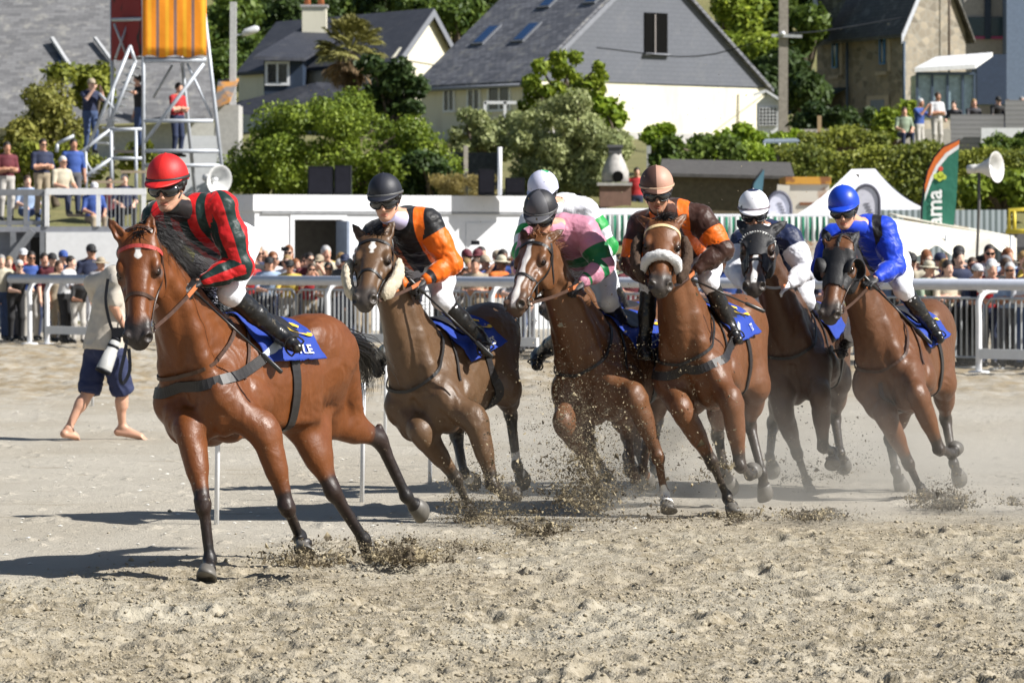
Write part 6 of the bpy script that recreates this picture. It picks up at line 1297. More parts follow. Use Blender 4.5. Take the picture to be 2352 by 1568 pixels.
    # pale slate roof at top left
    root = empty('pale_roof_house', P(200, 330, 140), 'house with a huge pale grey slate roof filling the top left corner', 'house'); a, b, c, d = P(-160, 300, 137), P(500, 276, 137), P(452, -150, 146), P(-160, -150, 146)
    slab('roof', [a, b, c, d], V3(0, .1, .15), S_grey, root); MB().hexa([P(-160, 430, 138), P(492, 430, 138), P(492, 430, 146), P(-160, 430, 146), P(-160, 300, 138), P(492, 282, 138), P(492, 282, 146), P(-160, 300, 146)]).build('wall', plain('white_render', (.62, .62, .60), .8), root)
    sk = empty('roof_light', P(150, 150, 139), 'open triangular roof light with pale edge on the pale slate roof', 'roof light'); q = lambda x, y, d=0: P(x, y, 139.2 + d + (280 - y) / 430 * 8.2 - 2.3); slab('dark_side', [q(121, 92), q(170, 168), q(143, 168)], V3(0, .2, -.1), plain('dark_blue_slate_cheek', (.020, .035, .065), .6), sk, False); MB().bar(q(119, 88, -.1), q(172, 170, -.1), .12, .1).build('edge', plain('zinc', (.40, .41, .42), .5), sk)
    MB().bar(q(218, 88, -.1), q(256, 140, -.1), .10, .1).build('roof_ladder_rail', plain('zinc', (.40, .41, .42), .5)); tag(C.objects[-1], 'thin zinc rail lying on the pale slate roof beside the tower', 'rail')
    # lichened wall end by the concrete pole
    rt = empty('outbuilding', P(520, 240, 134), 'small grey outbuilding with orange lichen at the foot of the concrete pole', 'outbuilding'); lm = Mat('lichen_slate'); lm.col(lm.mix(lm.step(lm.noise(1.5, 4), .55, .1), (.17, .165, .165), (.50, .22, .04))).set(Roughness=.9); slab('roof', [P(492, 250, 134), P(528, 236, 134), P(548, 186, 136), P(500, 190, 136)], V3(0, .2, .1), lm.m, rt, False); MB().box((P(492, 0, 134)[0], 134.4, 4), (P(546, 0, 134)[0], 136.5, P(0, 240, 134)[2])).build('wall', plain('grey_plinth', (.42, .41, .40), .8), rt)
    # stone house
    Cn, Ln, Rn = P(2074, 60, 168), P(1876, 66, 175), P(2218, -10, 172); z0 = 5.0; zE = P(0, 62, 168)[2]
    for q in (Cn, Ln, Rn): q[2] = zE
    root = empty('stone_house', (Cn[0], Cn[1], z0), 'tall rubble stone house with shaded front and sunlit gable', 'house'); dl = Ln - Cn; dr = Rn - Cn; lo = lambda q: V3(q[0], q[1], z0); bk = dr
    MB().hexa([lo(q) for q in (Cn, Rn, Rn + dl, Ln)] + [q for q in (Cn, Rn, Rn + dl, Ln)]).build('wall', M_stone, root); ap = (Cn + Rn) / 2 + V3(0, 0, 3.2); slab('gable', [Cn, Rn, ap], nrm(dl) * .3, M_stone, root)
    ov = -nrm(dl) * .35; e = nrm(-dr) * .45 - V3(0, 0, .45)
    slab('roof', [Cn + e + ov, ap + ov, ap + dl, Cn + dl + e], V3(0, 0, .14), S_old, root); slab('roof', [ap + ov, Rn - e * V3(1, 1, -1) + ov, Rn + dl - e * V3(1, 1, -1), ap + dl], V3(0, 0, .14), S_old, root)
    slab('verge_board', [Cn + e + ov - V3(0, 0, .25), ap + ov - V3(0, 0, .25), ap + ov + V3(0, 0, .1), Cn + e + ov + V3(0, 0, .1)], -nrm(dl) * .05, plain('pale_verge', (.42, .44, .48), .5), root)
    nl = nrm(V3(dl[1], -dl[0], 0)); nl = nl if nl[1] < 0 else -nl; fw = lambda px, py: Cn + dl * ((2074 - px) / (2074 - 1876)) + V3(0, 0, P(0, py, 171)[2] - zE) + nl * .04
    blue = plain('blue_window_frame', (.06, .22, .50), .4)
    for px in (1921, 2030): window(root, fw(px, 118), -nrm(dl), V3(0, 0, 1), .42, 1.15, blue, bars=0, n=nl); MB().bar(fw(px, 172) - nrm(dl) * .45 , fw(px, 172) + nrm(dl) * .45, .18, .14).build('sill', plain('dressed_stone', (.42, .36, .28), .8), root); MB().bar(fw(px + 16, 60), fw(px + 16, 168), .16, .10, up=nl).build('jamb', plain('dressed_stone', (.42, .36, .28), .8), root)
    MB().hexa([fw(x, y) + nl * d for d in (0, .04) for x, y in ((1996, 300), (2046, 300), (2046, 222), (1996, 222))]).build('door_surround', plain('dressed_stone', (.42, .36, .28), .8), root); MB().hexa([fw(x, y) + nl * d for d in (.03, .06) for x, y in ((2006, 300), (2037, 300), (2037, 232), (2006, 232))]).build('door', plain('grey_blue_door', (.18, .22, .28), .5), root)
    slab('awning', [fw(1846, 200) , fw(1952, 200), fw(1918, 262) + nl * 2.0, fw(1822, 262) + nl * 2.0], V3(0, 0, .05), plain('dark_green_awning', (.010, .028, .032), .7), root, False)
    for px in (1955, 2092):
        q = fw(px, 70) if px < 2070 else P(2082, 95, 167.6); MB().tube([q + nl * .1, V3(q[0], q[1], z0) + nl * .1], .055, 6).build('downpipe', plain('blue_grey_pipe', (.06, .09, .13), .5), root, True)
    fg = fw(1990, 50); slab('dormer_roof', [fw(1884, 70) + nl * .5, fw(1912, -20) + nl * .5, fw(1955, -20), fw(1925, 66) + nl * .3], V3(0, .3, .1), S_old, root); slab('dormer_verge', [fw(1926, 66) + nl * .55, fw(1918, 60) + nl * .55, fw(1895, -30) + nl * .55, fw(1903, -30) + nl * .55], nl * .05, plain('pale_verge', (.42, .44, .48), .5), root, False)
    cp = P(2180, 40, 170.2); MB().tube([V3(cp[0], 170.2, 13.5), V3(cp[0], 170.2, 7)], .05, 6).build('wall_pipe', plain('rusty_pipe', (.10, .075, .055), .7), root, True)
    # blue grey block at the right edge
    root = empty('apartment_block', P(2330, 250, 152), 'blue grey modern block with dark window bands at the top right', 'building'); b2 = lambda x0, y0, x1, y1, Y0, Y1, name, mat: MB().box((P(x0, 0, Y0)[0], Y0, P(0, y1, Y0)[2]), (P(x1, 0, Y0)[0], Y1, P(0, y0, Y0)[2])).build(name, mat, root)
    b2(2214, -80, 2320, 300, 180, 190, 'wall', plain('warm_grey_render', (.36, .34, .31), .8)); b2(2312, -80, 2460, 330, 178.5, 190, 'corner_wall', plain('blue_grey_render', (.16, .21, .30), .8))
    b2(2216, 40, 2311, 83, 179.9, 180.2, 'window_band', plain('dark_teal_glass', (.025, .055, .075), .2)); b2(2216, 84, 2311, 90, 179.86, 180.1, 'pink_trim', plain('magenta_trim', (.35, .05, .15), .5)); b2(2262, -80, 2276, 90, 179.8, 180.3, 'mullion', plain('dark_blue_slate_cheek', (.020, .035, .065), .6)); b2(2244, 125, 2312, 240, 149.8, 151.5, 'annex_wall', plain('deep_blue_wall', (.035, .055, .10), .7))
    root = empty('conservatory', P(2175, 240, 143), 'glass conservatory with bright white sloping roof slab', 'conservatory'); slab('roof', [P(2101, 166, 142), P(2240, 158, 142), P(2280, 130, 145), P(2150, 140, 145)], V3(0, 0, .14), plain('white_roof_sheet', (.80, .80, .80), .4), root, False); x0 = P(2106, 0, 142)[0]; x1 = P(2240, 0, 142)[0]
    MB().box((x0 + .02, 142.32, P(0, 250, 142)[2] - .3), (x1, 144.5, P(0, 170, 142)[2])).build('glazing', plain('pale_glazing', (.34, .46, .52), .12, 0, .25, spec=.8), root)
    mb = MB(); 
    for px in (2108, 2143, 2178, 2213, 2240): x = P(px, 0, 142)[0]; mb.box((x - .04, 142.2, P(0, 250, 142)[2] - .3), (x + .04, 142.31, P(0, 168, 142)[2]))
    mb.box((x0, 142.15, P(0, 172, 142)[2]), (x1, 142.35, P(0, 165, 142)[2])); mb.build('glazing_frame', plain('slate_blue_frame', (.07, .10, .15), .5), root)
    # terrace screens
    root = empty('terrace_screen', P(2245, 330, 134), 'grey timber privacy screen below the conservatory terrace', 'screen'); wood = Mat('grey_boards'); tc = wood.n('TexCoord'); s_ = wood.n('SeparateXYZ'); wood.l(tc.outputs['Object'], s_.inputs[0]); fr = wood.math('FRACT', wood.math('MULTIPLY', s_.outputs[2], 7)); wood.col(wood.mix(wood.step(fr, .9, .04), wood.mix(wood.noise(3, 4, scl=(.4, 1, 6)), (.20, .20, .21), (.32, .315, .31)), (.08, .08, .08))).set(Roughness=.8)
    A = lambda x, y, Y: P(x, y, Y); MB().box((A(2183, 0, 134)[0], 134, A(0, 345, 134)[2]), (A(2306, 0, 134)[0], 134.08, A(0, 263, 134)[2])).build('boards', wood.m, root)
    r2 = empty('terrace_screen', P(2340, 300, 133), 'taller grey timber screen at the right edge of the terrace', 'screen'); MB().box((A(2309, 0, 133.5)[0], 133.5, A(0, 345, 133.5)[2]), (A(2420, 0, 133.5)[0], 133.58, A(0, 230, 133.5)[2])).build('boards', wood.m, r2)
    r3 = empty('garden_wall', P(2300, 330, 130), 'low white garden wall below the grey terrace screens', 'wall'); MB().box((A(2254, 0, 130)[0], 130, A(0, 360, 130)[2]), (A(2420, 0, 130)[0], 130.25, A(0, 294, 130)[2])).build('wall', M_wpaint, r3)
    r4 = empty('terrace_wall', P(1960, 300, 133), 'low pale stone wall in front of the shaded stone house', 'wall'); MB().box((A(1835, 0, 133)[0], 133, 3.9), (A(2184, 0, 133)[0], 133.4, A(0, 297, 133)[2])).build('wall', plain('pale_stone_cap', (.48, .45, .40), .85), r4)
def poles():
    conc = plain('weathered_concrete', (.30, .27, .23), .85, var=.2)
    for px, y0, y1, Y, r0, lab in ((1798, -60, 300, 143, .15, 'weathered utility pole with crossbar between the slate gable and stone house'), (534, 5, 240, 136, .10, 'pale concrete pole right of the orange tower canvas')):
        root = empty('utility_pole', base_at(px, Y), lab, 'pole'); b = P(px, y1, Y); t = P(px + (2 if px > 1000 else 2), y0, Y); mb = MB(); mb.bar(V3(b[0], Y, zt(Y) - .2), t, r0 * 2, r0 * 1.8, up=(0, 1, 0)); mb.build('shaft', conc if px > 1000 else plain('pale_concrete', (.50, .50, .50), .8), root)
        if px > 1000: MB().bar(P(1772, 82, Y - .2), P(1842, 84, Y - .2), .10, .10).build('crossbar', plain('zinc', (.40, .41, .42), .5), root); MB().lathe(P(1798, 82, Y - .3), (0, 0, 1), [(0, .03), (.02, .08), (.1, .08), (.14, .03)], 10).build('insulator', M_wpaint, root, True)
        else: MB().bar(P(536, 82, Y), P(566, 78, Y), .05, .05).build('lamp_arm', M_galv, root); MB().lathe(P(557, 78, Y), (1, 0, .35), [(0, .06), (.1, .12), (.45, .12), (.55, .05)], 10).build('lamp_head', plain('lamp_grey', (.55, .56, .58), .4), root, True)
    for px, y0, y1, Y, lab, c in ((1882, 266, 312, 132, 'single pale wooden post by the low stone wall', (.42, .30, .17)), (1070, 335, 402, 119, 'pale wooden post below the climbing shrub', (.50, .45, .38)), (1490, 335, 410, 122, 'thin grey post left of the garden bush', (.45, .46, .44))):
        b, t = P(px, y1, Y), P(px, y0, Y); MB().bar(V3(b[0], Y, zt(Y) - .2), t, .12, .10, up=(0, 1, 0)).build('wooden_post', plain('post_' + str(px), c, .8)); tag(C.objects[-1], lab, 'post')
    root = empty('timber_fence', P(1065, 390, 121), 'grey timber garden fence behind the pale wooden post', 'fence'); a, b = P(1005, 393, 121), P(1150, 350, 121); MB().box((a[0], 121, a[2] - .5), (b[0], 121.06, b[2])).build('boards', plain('dark_grey_boards', (.08, .085, .09), .8, var=.3), root)
def seaside():
    # barbecue
    Y = 116; p = lambda x, y: P(x, y, Y); root = empty('stone_barbecue', p(1413, 430), 'rounded stone garden barbecue with tapering chimney', 'barbecue'); st = plain('pale_stone', (.44, .42, .40), .85, var=.2); sc = Y / FP; c = p(1413, 440)
    MB().box((c[0] - 36 * sc, Y - .3, p(0, 450)[2] - .3), (c[0] + 36 * sc, Y + .5, p(0, 427)[2])).build('base', plain('brick_red_stone', (.22, .13, .10), .9), root); MB().box((c[0] - 42 * sc, Y - .36, p(0, 427)[2] + .002), (c[0] + 38 * sc, Y + .55, p(0, 420)[2])).build('shelf', st, root)
    mb = MB(); pr = [(1, 32), (25, 31), (48, 22), (62, 15), (68, 14)]; b = V3(c[0], Y + .1, p(0, 419)[2]); mb.lathe(b, (0, 0, 1), [(z * sc, r * sc) for z, r in pr], 16); mb.build('hood', st, root, True); mb = MB(); mb.box((c[0] - 15 * sc, Y - .08, b[2] + 68 * sc + .003), (c[0] + 15 * sc, Y + .28, b[2] + 80 * sc)); mb.box((c[0] - 18 * sc, Y - .12, b[2] + 80 * sc + .003), (c[0] + 18 * sc, Y + .32, b[2] + 86 * sc)); mb.build('chimney', plain('dark_grey_block', (.12, .12, .13), .8), root)
    mb = MB(); mb.lathe(V3(c[0] + 6 * sc, Y - .30, b[2] + 13 * sc), (0.15, -1, 0), [(-.02, 13 * sc), (.05, 12 * sc)], 16); mb.build('fire_shade_disc', M_dark, root)  # flat black disc paints the shaded recess of the fireplace
    # shed and rusty container
    Y = 108; p = lambda x, y, d=0: P(x, y, Y + d); root = empty('long_shed', p(1680, 480), 'long low brown shed with dark corrugated roof', 'shed'); MB().hexa([V3(p(1528, 0)[0], Y, 0), V3(p(1815, 0)[0], Y, 0), V3(p(1815, 0)[0], Y + 3, 0), V3(p(1528, 0)[0], Y + 3, 0), p(1528, 400), p(1815, 410), p(1815, 410, 3), p(1528, 400, 3)]).build('wall', plain('brown_boards', (.13, .105, .06), .85, var=.25), root); slab('roof', [p(1515, 405, -.3), p(1825, 412, -.3), p(1815, 380, 3), p(1520, 372, 3)], V3(0, 0, .08), plain('dark_roof_sheet', (.075, .07, .065), .8, var=.3), root, False)
    Y = 104.2; rust = Mat('rusty_white_steel'); rust.col(rust.mix(rust.step(rust.noise(1.6, 5, .7), .60, .06), (.62, .58, .50), (.30, .12, .04))).set(Roughness=.7); root = empty('rusty_container', P(1850, 600, Y) * V3(1, 1, 0), 'rust streaked white container with yellow top rail', 'container'); x0, x1 = P(1808, 0, Y)[0], P(1905, 0, Y)[0]; z1 = P(0, 412, Y)[2]
    MB().box((x0, Y, .1), (x1, Y + 2.4, z1 - .12)).build('body', rust.m, root); yl = Mat('yellow_rail_paint'); yl.col(yl.mix(yl.step(yl.noise(2, 4), .55, .06), (.60, .30, .04), (.25, .10, .03))).set(Roughness=.6); MB().box((x0 - .04, Y - .06, z1 - .118), (x1 + .04, Y + 2.45, z1 + .06)).build('top_rail', yl.m, root); MB().box((x0 + .3, Y - .035, z1 - .62), (x1 - .1, Y - .003, z1 - .55)).build('side_rib', plain('rust', (.20, .08, .035), .8), root); MB().bar(P(1792, 520, Y - .2), P(1800, 425, Y - .2), .30, .08, up=(0, 1, 0)).build('open_door', rust.m, root)
    # marquee
    Y = 98; p = lambda x, y, d=0: P(x, y, Y + d); tent = plain('white_tent_cloth', (.74, .75, .78), .6, var=.04); root = empty('marquee', p(1975, 600) * V3(1, 1, 0), 'white pitched marquee behind the blue jockey', 'tent')
    r0, r1 = p(1956, 390, 2.4), p(2010, 389, 2.4); a, b, c, d = p(1800, 512), p(2124, 480), p(2110, 485, 5), p(1850, 490, 5)
    def sag(name, q): # a slightly hollow cloth panel
        v = []; n = 10
        for i in range(n + 1):
            for j in range(n + 1): u, w = i / n, j / n; s = (q[0] * (1 - u) + q[1] * u) * (1 - w) + (q[3] * (1 - u) + q[2] * u) * w; v.append(s - V3(0, 0, .10 * math.sin(math.pi * w) + .03 * math.sin(u * 9) * math.sin(math.pi * w)))
        v += [x + V3(0, .02, .012) for x in v]; N = (n + 1) ** 2; f = []
        for i in range(n):
            for j in range(n): k = i * (n + 1) + j; f += [(k, k + 1, k + n + 2, k + n + 1), (N + k, N + k + n + 1, N + k + n + 2, N + k + 1)]
        return link_mesh(name, v, f, tent, root)
    sag('roof_panel', [a, b, r1, r0]); sag('roof_panel', [b, c, r1 + V3(0, .03, 0), r1]); sag('roof_panel', [d, a, r0, r0 + V3(0, .03, 0)]); sag('roof_panel', [c, d, r0 + V3(0, .03, 0), r1 + V3(0, .03, 0)])
    for q in (a, b, c, d): MB().tube([V3(q[0], q[1], 0), q], .03, 8).build('pole', M_alu, root, True)
    # awnings with stripes
    def awning(lab, x0, x1, y0, y1, Y, rise, per):
        root = empty('market_stall', P((x0 + x1) / 2, 600, Y) * V3(1, 1, 0), lab, 'stall', 'green and white striped stalls'); m = MC.get('aw%d' % per)
        if not m:
            m = Mat('green_white_stripe'); tc = m.n('TexCoord'); s_ = m.n('SeparateXYZ'); m.l(tc.outputs['Object'], s_.inputs[0]); f = m.math('FRACT', m.math('MULTIPLY', s_.outputs[0], 1 / (per * Y / FP))); m.col(m.mix(m.step(f, .58, .02), (.70, .73, .72), (.012, .20, .11))).set(Roughness=.7); m = m.m; MC['aw%d' % per] = m
        X = lambda px: (px - 1176) / FP * Y; zz = lambda py: P(0, py, Y)[2]; n = int((x1 - x0) / 2); v = []
        for i in range(n + 1):
            x = x0 + (x1 - x0) * i / n; e = 3 * abs(math.sin(math.pi * x / per)); 
            for yy, d in ((y1 + e, 0), ((y0 + y1) / 2, -.05 + .02 * math.sin(i)), (y0, 0)): v.append(V3(X(x), Y + d, zz(yy)))
        N = len(v); v += [q + V3(0, .02, 0) for q in v]; f = []
        for i in range(n):
            for j in range(2): k = i * 3 + j; f += [(k, k + 3, k + 4, k + 1), (N + k, N + k + 1, N + k + 4, N + k + 3)]
        link_mesh('valance', v, f, m, root)
        top = [P(x0, y0, Y), P(x1, y0, Y), P(x1, y0 - rise, Y + 2.2), P(x0, y0 - rise, Y + 2.2)]; slab('canopy', top, V3(0, 0, .03), plain('white_tent_cloth', (.74, .75, .78), .6, var=.04), root, False)
        for x in (x0 + 4, x1 - 4): MB().tube([V3(X(x), Y + .1, 0), V3(X(x), Y + .1, zz(y0))], .03, 8).build('pole', M_alu, root, True)
    awning('green and white striped stall between the pink and brown jockeys', 1362, 1500, 494, 552, 92, 12, 16); awning('green and white striped stall between the brown and blue jockeys', 1632, 1905, 498, 552, 92, 3, 16)
    Y = 95; root = empty('slatted_fence', P(2200, 560, Y) * V3(1, 1, 0), 'grey green striped slat screen behind the feather flag', 'screen'); m = Mat('slat_screen'); tc = m.n('TexCoord'); s_ = m.n('SeparateXYZ'); m.l(tc.outputs['Object'], s_.inputs[0]); f = m.math('FRACT', m.math('MULTIPLY', s_.outputs[0], 1 / .13)); m.col(m.mix(m.step(f, .5, .1), (.16, .20, .20), (.42, .48, .50))).set(Roughness=.7); MB().box((P(2020, 0, Y)[0], Y, .2), (P(2312, 0, Y)[0], Y + .05, P(0, 482, Y)[2])).build('panel', m.m, root)
    root = empty('dark_gate', P(2335, 560, 94) * V3(1, 1, 0), 'yellow tube guard rail on the dark lorry bed at the right edge', 'guard rail'); yel = plain('yellow_tube', (.62, .50, .05), .5); mb = MB(); p = lambda x, y: P(x, y, 94); mb.tube([p(2318, 535), p(2318, 482), p(2400, 480)], .045, 8); mb.tube([p(2330, 535), p(2330, 482)], .04, 8); mb.bar(p(2310, 532), p(2420, 530), .10, .10); mb.build('rail', yel, root, True); MB().box((p(2312, 0)[0], 94.2, .4), (p(2440, 0)[0], 96, p(0, 534)[2])).build('bed', plain('dark_grey_block', (.12, .12, .13), .8), root)
    # cream tarpaulin stall
    Y = 88; p = lambda x, y, d=0: P(x, y, Y + d); root = empty('tarpaulin_stall', p(2200, 620) * V3(1, 1, 0), 'drooping cream tarpaulin shelter behind the right hand crowd', 'shelter'); tarp = Mat('cream_tarpaulin'); tarp.col(tarp.mix(tarp.noise(1.2, 4), (.64, .60, .50), (.76, .73, .64))).set(Roughness=.8).bump(tarp.noise(2.2, 4), .4, .1); n, m_ = 30, 10; v = []
    for i in range(n + 1):
        for j in range(m_ + 1):
            u, w = i / n, j / m_; x = 2020 + 315 * u; yt = 497 + 50 * u; yb = 556 + 34 * abs(math.sin(u * math.pi * 2.4)) + 10 * u; dr = (.30 * math.sin(u * 13 + w * 2.5) * w); v.append(p(x, yt * (1 - w) + yb * w, 1.2 * (1 - w) + dr * w))
    N = len(v); v += [q + V3(0, .03, .0) for q in v]; f = []
    for i in range(n):
        for j in range(m_): k = i * (m_ + 1) + j; f += [(k, k + 1, k + m_ + 2, k + m_ + 1), (N + k, N + k + m_ + 1, N + k + m_ + 2, N + k + 1)]
    link_mesh('tarpaulin', v, f, tarp.m, root); slab('top_sheet', [p(2060, 498, 1.2), p(2330, 548, 1.2), p(2330, 545, 4), p(2040, 492, 4)], V3(0, 0, .03), tarp.m, root, False)
    MB().hexa([p(2075, 530, 2.5), p(2225, 545, 2.5), p(2225, 545, 2.6), p(2075, 530, 2.6), p(2075, 500, 2.5), p(2225, 522, 2.5), p(2225, 522, 2.6), p(2075, 500, 2.6)]).build('wooden_lining', plain('bench_wood', (.36, .29, .20), .7), root)
    for x in (2030, 2180, 2330): MB().tube([V3(p(x, 0)[0], Y + .6, 0), V3(p(x, 0)[0], Y + .6, p(0, 540)[2])], .03, 8).build('pole', M_alu, root, True)
    # flags
    def feather(lab, pts, Y, mat, polex, marks=None):
        root = empty('feather_flag', V3((polex - 1176) / FP * Y, Y, 0), lab, 'flag'); v = [P(x, y, Y) for x, y in pts]; o = slab('sail', v, V3(0, .012, 0), mat, root, False); b = P(*pts[0], Y); q = pts
        MB().tube([V3(b[0], Y, 0)] + [P(x, y, Y) for x, y in q[:polen]], .022, 6).build('mast', M_blackp, root, True); return root, o
    polen = 7; Y = 90; fm = Mat('green_flag_cloth'); fm.col(fm.mix(fm.noise(2, 3), (.012, .115, .075), (.018, .16, .105))).set(Roughness=.7).bump(fm.noise(1.6, 3), .5, .1)
    root, o = feather('tall green feather flag with orange tip and white lettering', [(2116, 560), (2117, 480), (2122, 430), (2130, 393), (2146, 361), (2166, 338), (2205, 321), (2202, 345), (2199, 420), (2196, 470), (2190, 520), (2172, 560)], Y, fm.m, 2116)
    w_ = plain('flag_white', (.70, .72, .72), .7); slab('orange_tip', [P(x, y, Y - .02) for x, y in ((2124, 428), (2132, 393), (2147, 362), (2167, 339), (2204, 322), (2203, 332), (2172, 352), (2150, 380), (2136, 410), (2125, 445))], V3(0, .008, 0), plain('flag_orange', (.62, .14, .02), .7), o, False); slab('white_band', [P(x, y, Y - .025) for x, y in ((2125, 445), (2136, 410), (2150, 380), (2172, 352), (2203, 332), (2202, 342), (2178, 359), (2156, 386), (2140, 418), (2124, 462))], V3(0, .006, 0), w_, o, False)
    vv, ff = text_verts('ama', 1.0, .02); c = P(2147, 478, Y - .03); mm = MB(); k = 52 / FP * Y; mm.add([c + V3(-(y) * -0 + 0, 0, 0) + V3(-y * k * 0, 0, 0) + V3(-y * k, -.002, x * k) * V3(1, 1, 1) for x, y, _ in vv], ff); mm.build('lettering', w_, o)
    lv = plain('flag_yellow_green', (.45, .55, .05), .7)
    for x, y, r_ in ((2150, 405, 7), (2160, 402, 8), (2168, 407, 6), (2158, 411, 6)): MB().lathe(P(x, y, Y - .022), (0, -1, 0), [(0, r_ / FP * Y), (.006, r_ / FP * Y * .9)], 12).build('leaf_emblem', lv, o)
    MB().lathe(P(2160, 388, Y - .022), (0, -1, 0), [(0, 6 / FP * Y), (.006, 5 / FP * Y)], 12).build('red_emblem', plain('flag_red', (.55, .06, .03), .7), o)
    polen = 4; tm = Mat('teal_flag_cloth'); tm.col(tm.mix(tm.noise(2, 3), (.06, .16, .21), (.12, .26, .33))).set(Roughness=.7); feather('small teal feather flag in front of the rusty container', [(1722, 520), (1724, 450), (1730, 420), (1752, 389), (1756, 392), (1752, 430), (1746, 470), (1742, 520)], 97, tm.m, 1722)
    for x0, x1, y0, lab in ((1762, 1817, 441, 'grey oval pop up banner right of the white and navy helmet'), (1960, 2020, 425, 'grey oval pop up banner right of the blue helmet')):
        Y = 94; root = empty('popup_banner', P((x0 + x1) / 2, 600, Y) * V3(1, 1, 0), lab, 'banner', 'grey oval banners'); n = 18; cx, rx = (x0 + x1) / 2, (x1 - x0) / 2; out = [(cx + rx * math.cos(a), y0 + 38 - 38 * math.sin(a)) for a in np.linspace(0, math.pi, n)] + [(x0, 560), (x1, 560)]
        slab('panel', [P(x, y, Y) for x, y in out], V3(0, .02, 0), plain('banner_grey', (.60, .60, .68), .7), root, False); MB().tube([P(x, y, Y) for x, y in [(x1, 560)] + out[:n] + [(x0, 560)]], .035, 6).build('border', plain('dark_border', (.10, .10, .13), .6), root, True)
        mb = MB(); 
        for k in range(6): a = P(cx - 4 + k * 3, 470 + k * 7, Y - .012); mb.box((a[0], Y - .014, a[2]), (a[0] + .10, Y - .004, a[2] + .035))
        mb.build('printed_lines', plain('banner_print', (.20, .20, .24), .7), root)
    horn('horn_loudspeaker', 'grey horn loudspeaker on a pole above the right hand crowd', 2288, 384, 84, (.80, -.55, .06), .30, .62, V3((2236 - 1176) / FP * 84, 84, 0), plain('dark_pole', (.10, .095, .09), .6))
    # garden table
    Y = 122.5; root = empty('garden_table', P(1790, 350, Y), 'pale blue metal garden table between the shrubs', 'table'); q = lambda x, y, d=0: P(x, y, Y + d); slab('top', [q(1752, 330), q(1838, 328), q(1830, 322, 1), q(1758, 323, 1)], V3(0, 0, .05), plain('pale_blue_metal', (.22, .26, .30), .4), root, False)
    for x in (1756, 1790, 1832): MB().tube([q(x, 346), q(x, 329)], .03, 6).build('leg', M_alu, root, True)
    root = empty('garden_wall', P(1470, 330, 127), 'short white wall piece below the green garden bush', 'wall'); MB().box((P(1687, 0, 113)[0], 113, 2.4), (P(1770, 0, 113)[0], 113.3, P(0, 391, 113)[2])).build('wall', plain('old_white_wall', (.50, .49, .46), .85, var=.2), root)
def extras():
    Y = 127; p = lambda x, y: P(x, y, Y); root = empty('pergola', p(1155, 310), 'white metal pergola frame in front of the cream house windows', 'pergola'); mb = MB()
    for a, b in (((1112, 236), (1205, 236)), ((1114, 320), (1114, 234)), ((1160, 300), (1160, 234)), ((1203, 300), (1203, 234))): mb.bar(p(*a), p(*b), .09, .09, up=(0, 1, 0))
    for x in (1114, 1160, 1203): mb.bar(p(x, 237), p(x, 237) + V3(0, 2, 0), .07, .07)
    mb.build('frame', M_wpaint, root)
    root = empty('garden_wall', P(455, 340, 117), 'short white garden wall seen through the tower legs', 'wall'); MB().box((P(412, 0, 117)[0], 117, 2.4), (P(502, 0, 117)[0], 117.3, P(0, 312, 117)[2])).build('wall', M_wpaint, root)
    mb = MB(); p = lambda x, y, Y: P(x, y, Y)
    mb.tube(bez([p(1796, 78, 143), p(1600, 130, 145), p(1370, 110, 150)], 10), .02, 4); mb.tube(bez([p(1798, 78, 143), p(1900, 70, 155), p(2075, 40, 168)], 10), .02, 4); tag(mb.build('overhead_wire', M_blackp, None, True), 'thin overhead wires running from the weathered utility pole to the houses', 'wire')
extras(); running_rail(); barriers(); stakes(); cabin(); stand(); tower(); houses(); poles(); seaside()
# ---------------------------------------------------------------- spectators
def objcol(name, rough=.8):
    m = Mat(name); oi = m.n('ObjectInfo'); m.col(m.mix(m.math('MULTIPLY', m.noise(7, 3), .45), oi.outputs['Color'], (.02, .02, .02))).set(Roughness=rough); m.bump(m.noise(12, 3), .3, .03); return m.m
M_top = objcol('spectator_clothes'); M_hairc = objcol('spectator_hair', .6); M_hatc = objcol('spectator_hat', .7)
_tr = Mat('spectator_trousers'); _oi = _tr.n('ObjectInfo'); _tr.col(_tr.ramp(_oi.outputs['Random'], [(0, (.02, .03, .07)), (.25, (.05, .08, .17)), (.45, (.018, .018, .02)), (.62, (.33, .27, .19)), (.78, (.10, .10, .11)), (.9, (.45, .43, .40))], 'CONSTANT')).set(Roughness=.85); M_trou = _tr.m
_sk = Mat('spectator_skin'); _oi = _sk.n('ObjectInfo'); _sk.col(_sk.ramp(_oi.outputs['Random'], [(0, (.60, .33, .23)), (.3, (.68, .42, .31)), (.6, (.56, .30, .20)), (.85, (.42, .21, .13)), (.95, (.16, .07, .04))], 'CONSTANT')).set(Roughness=.5); M_sks = _sk.m
M_shade = plain('sunglasses', (.012, .012, .014), .15)
TEMPL = {}
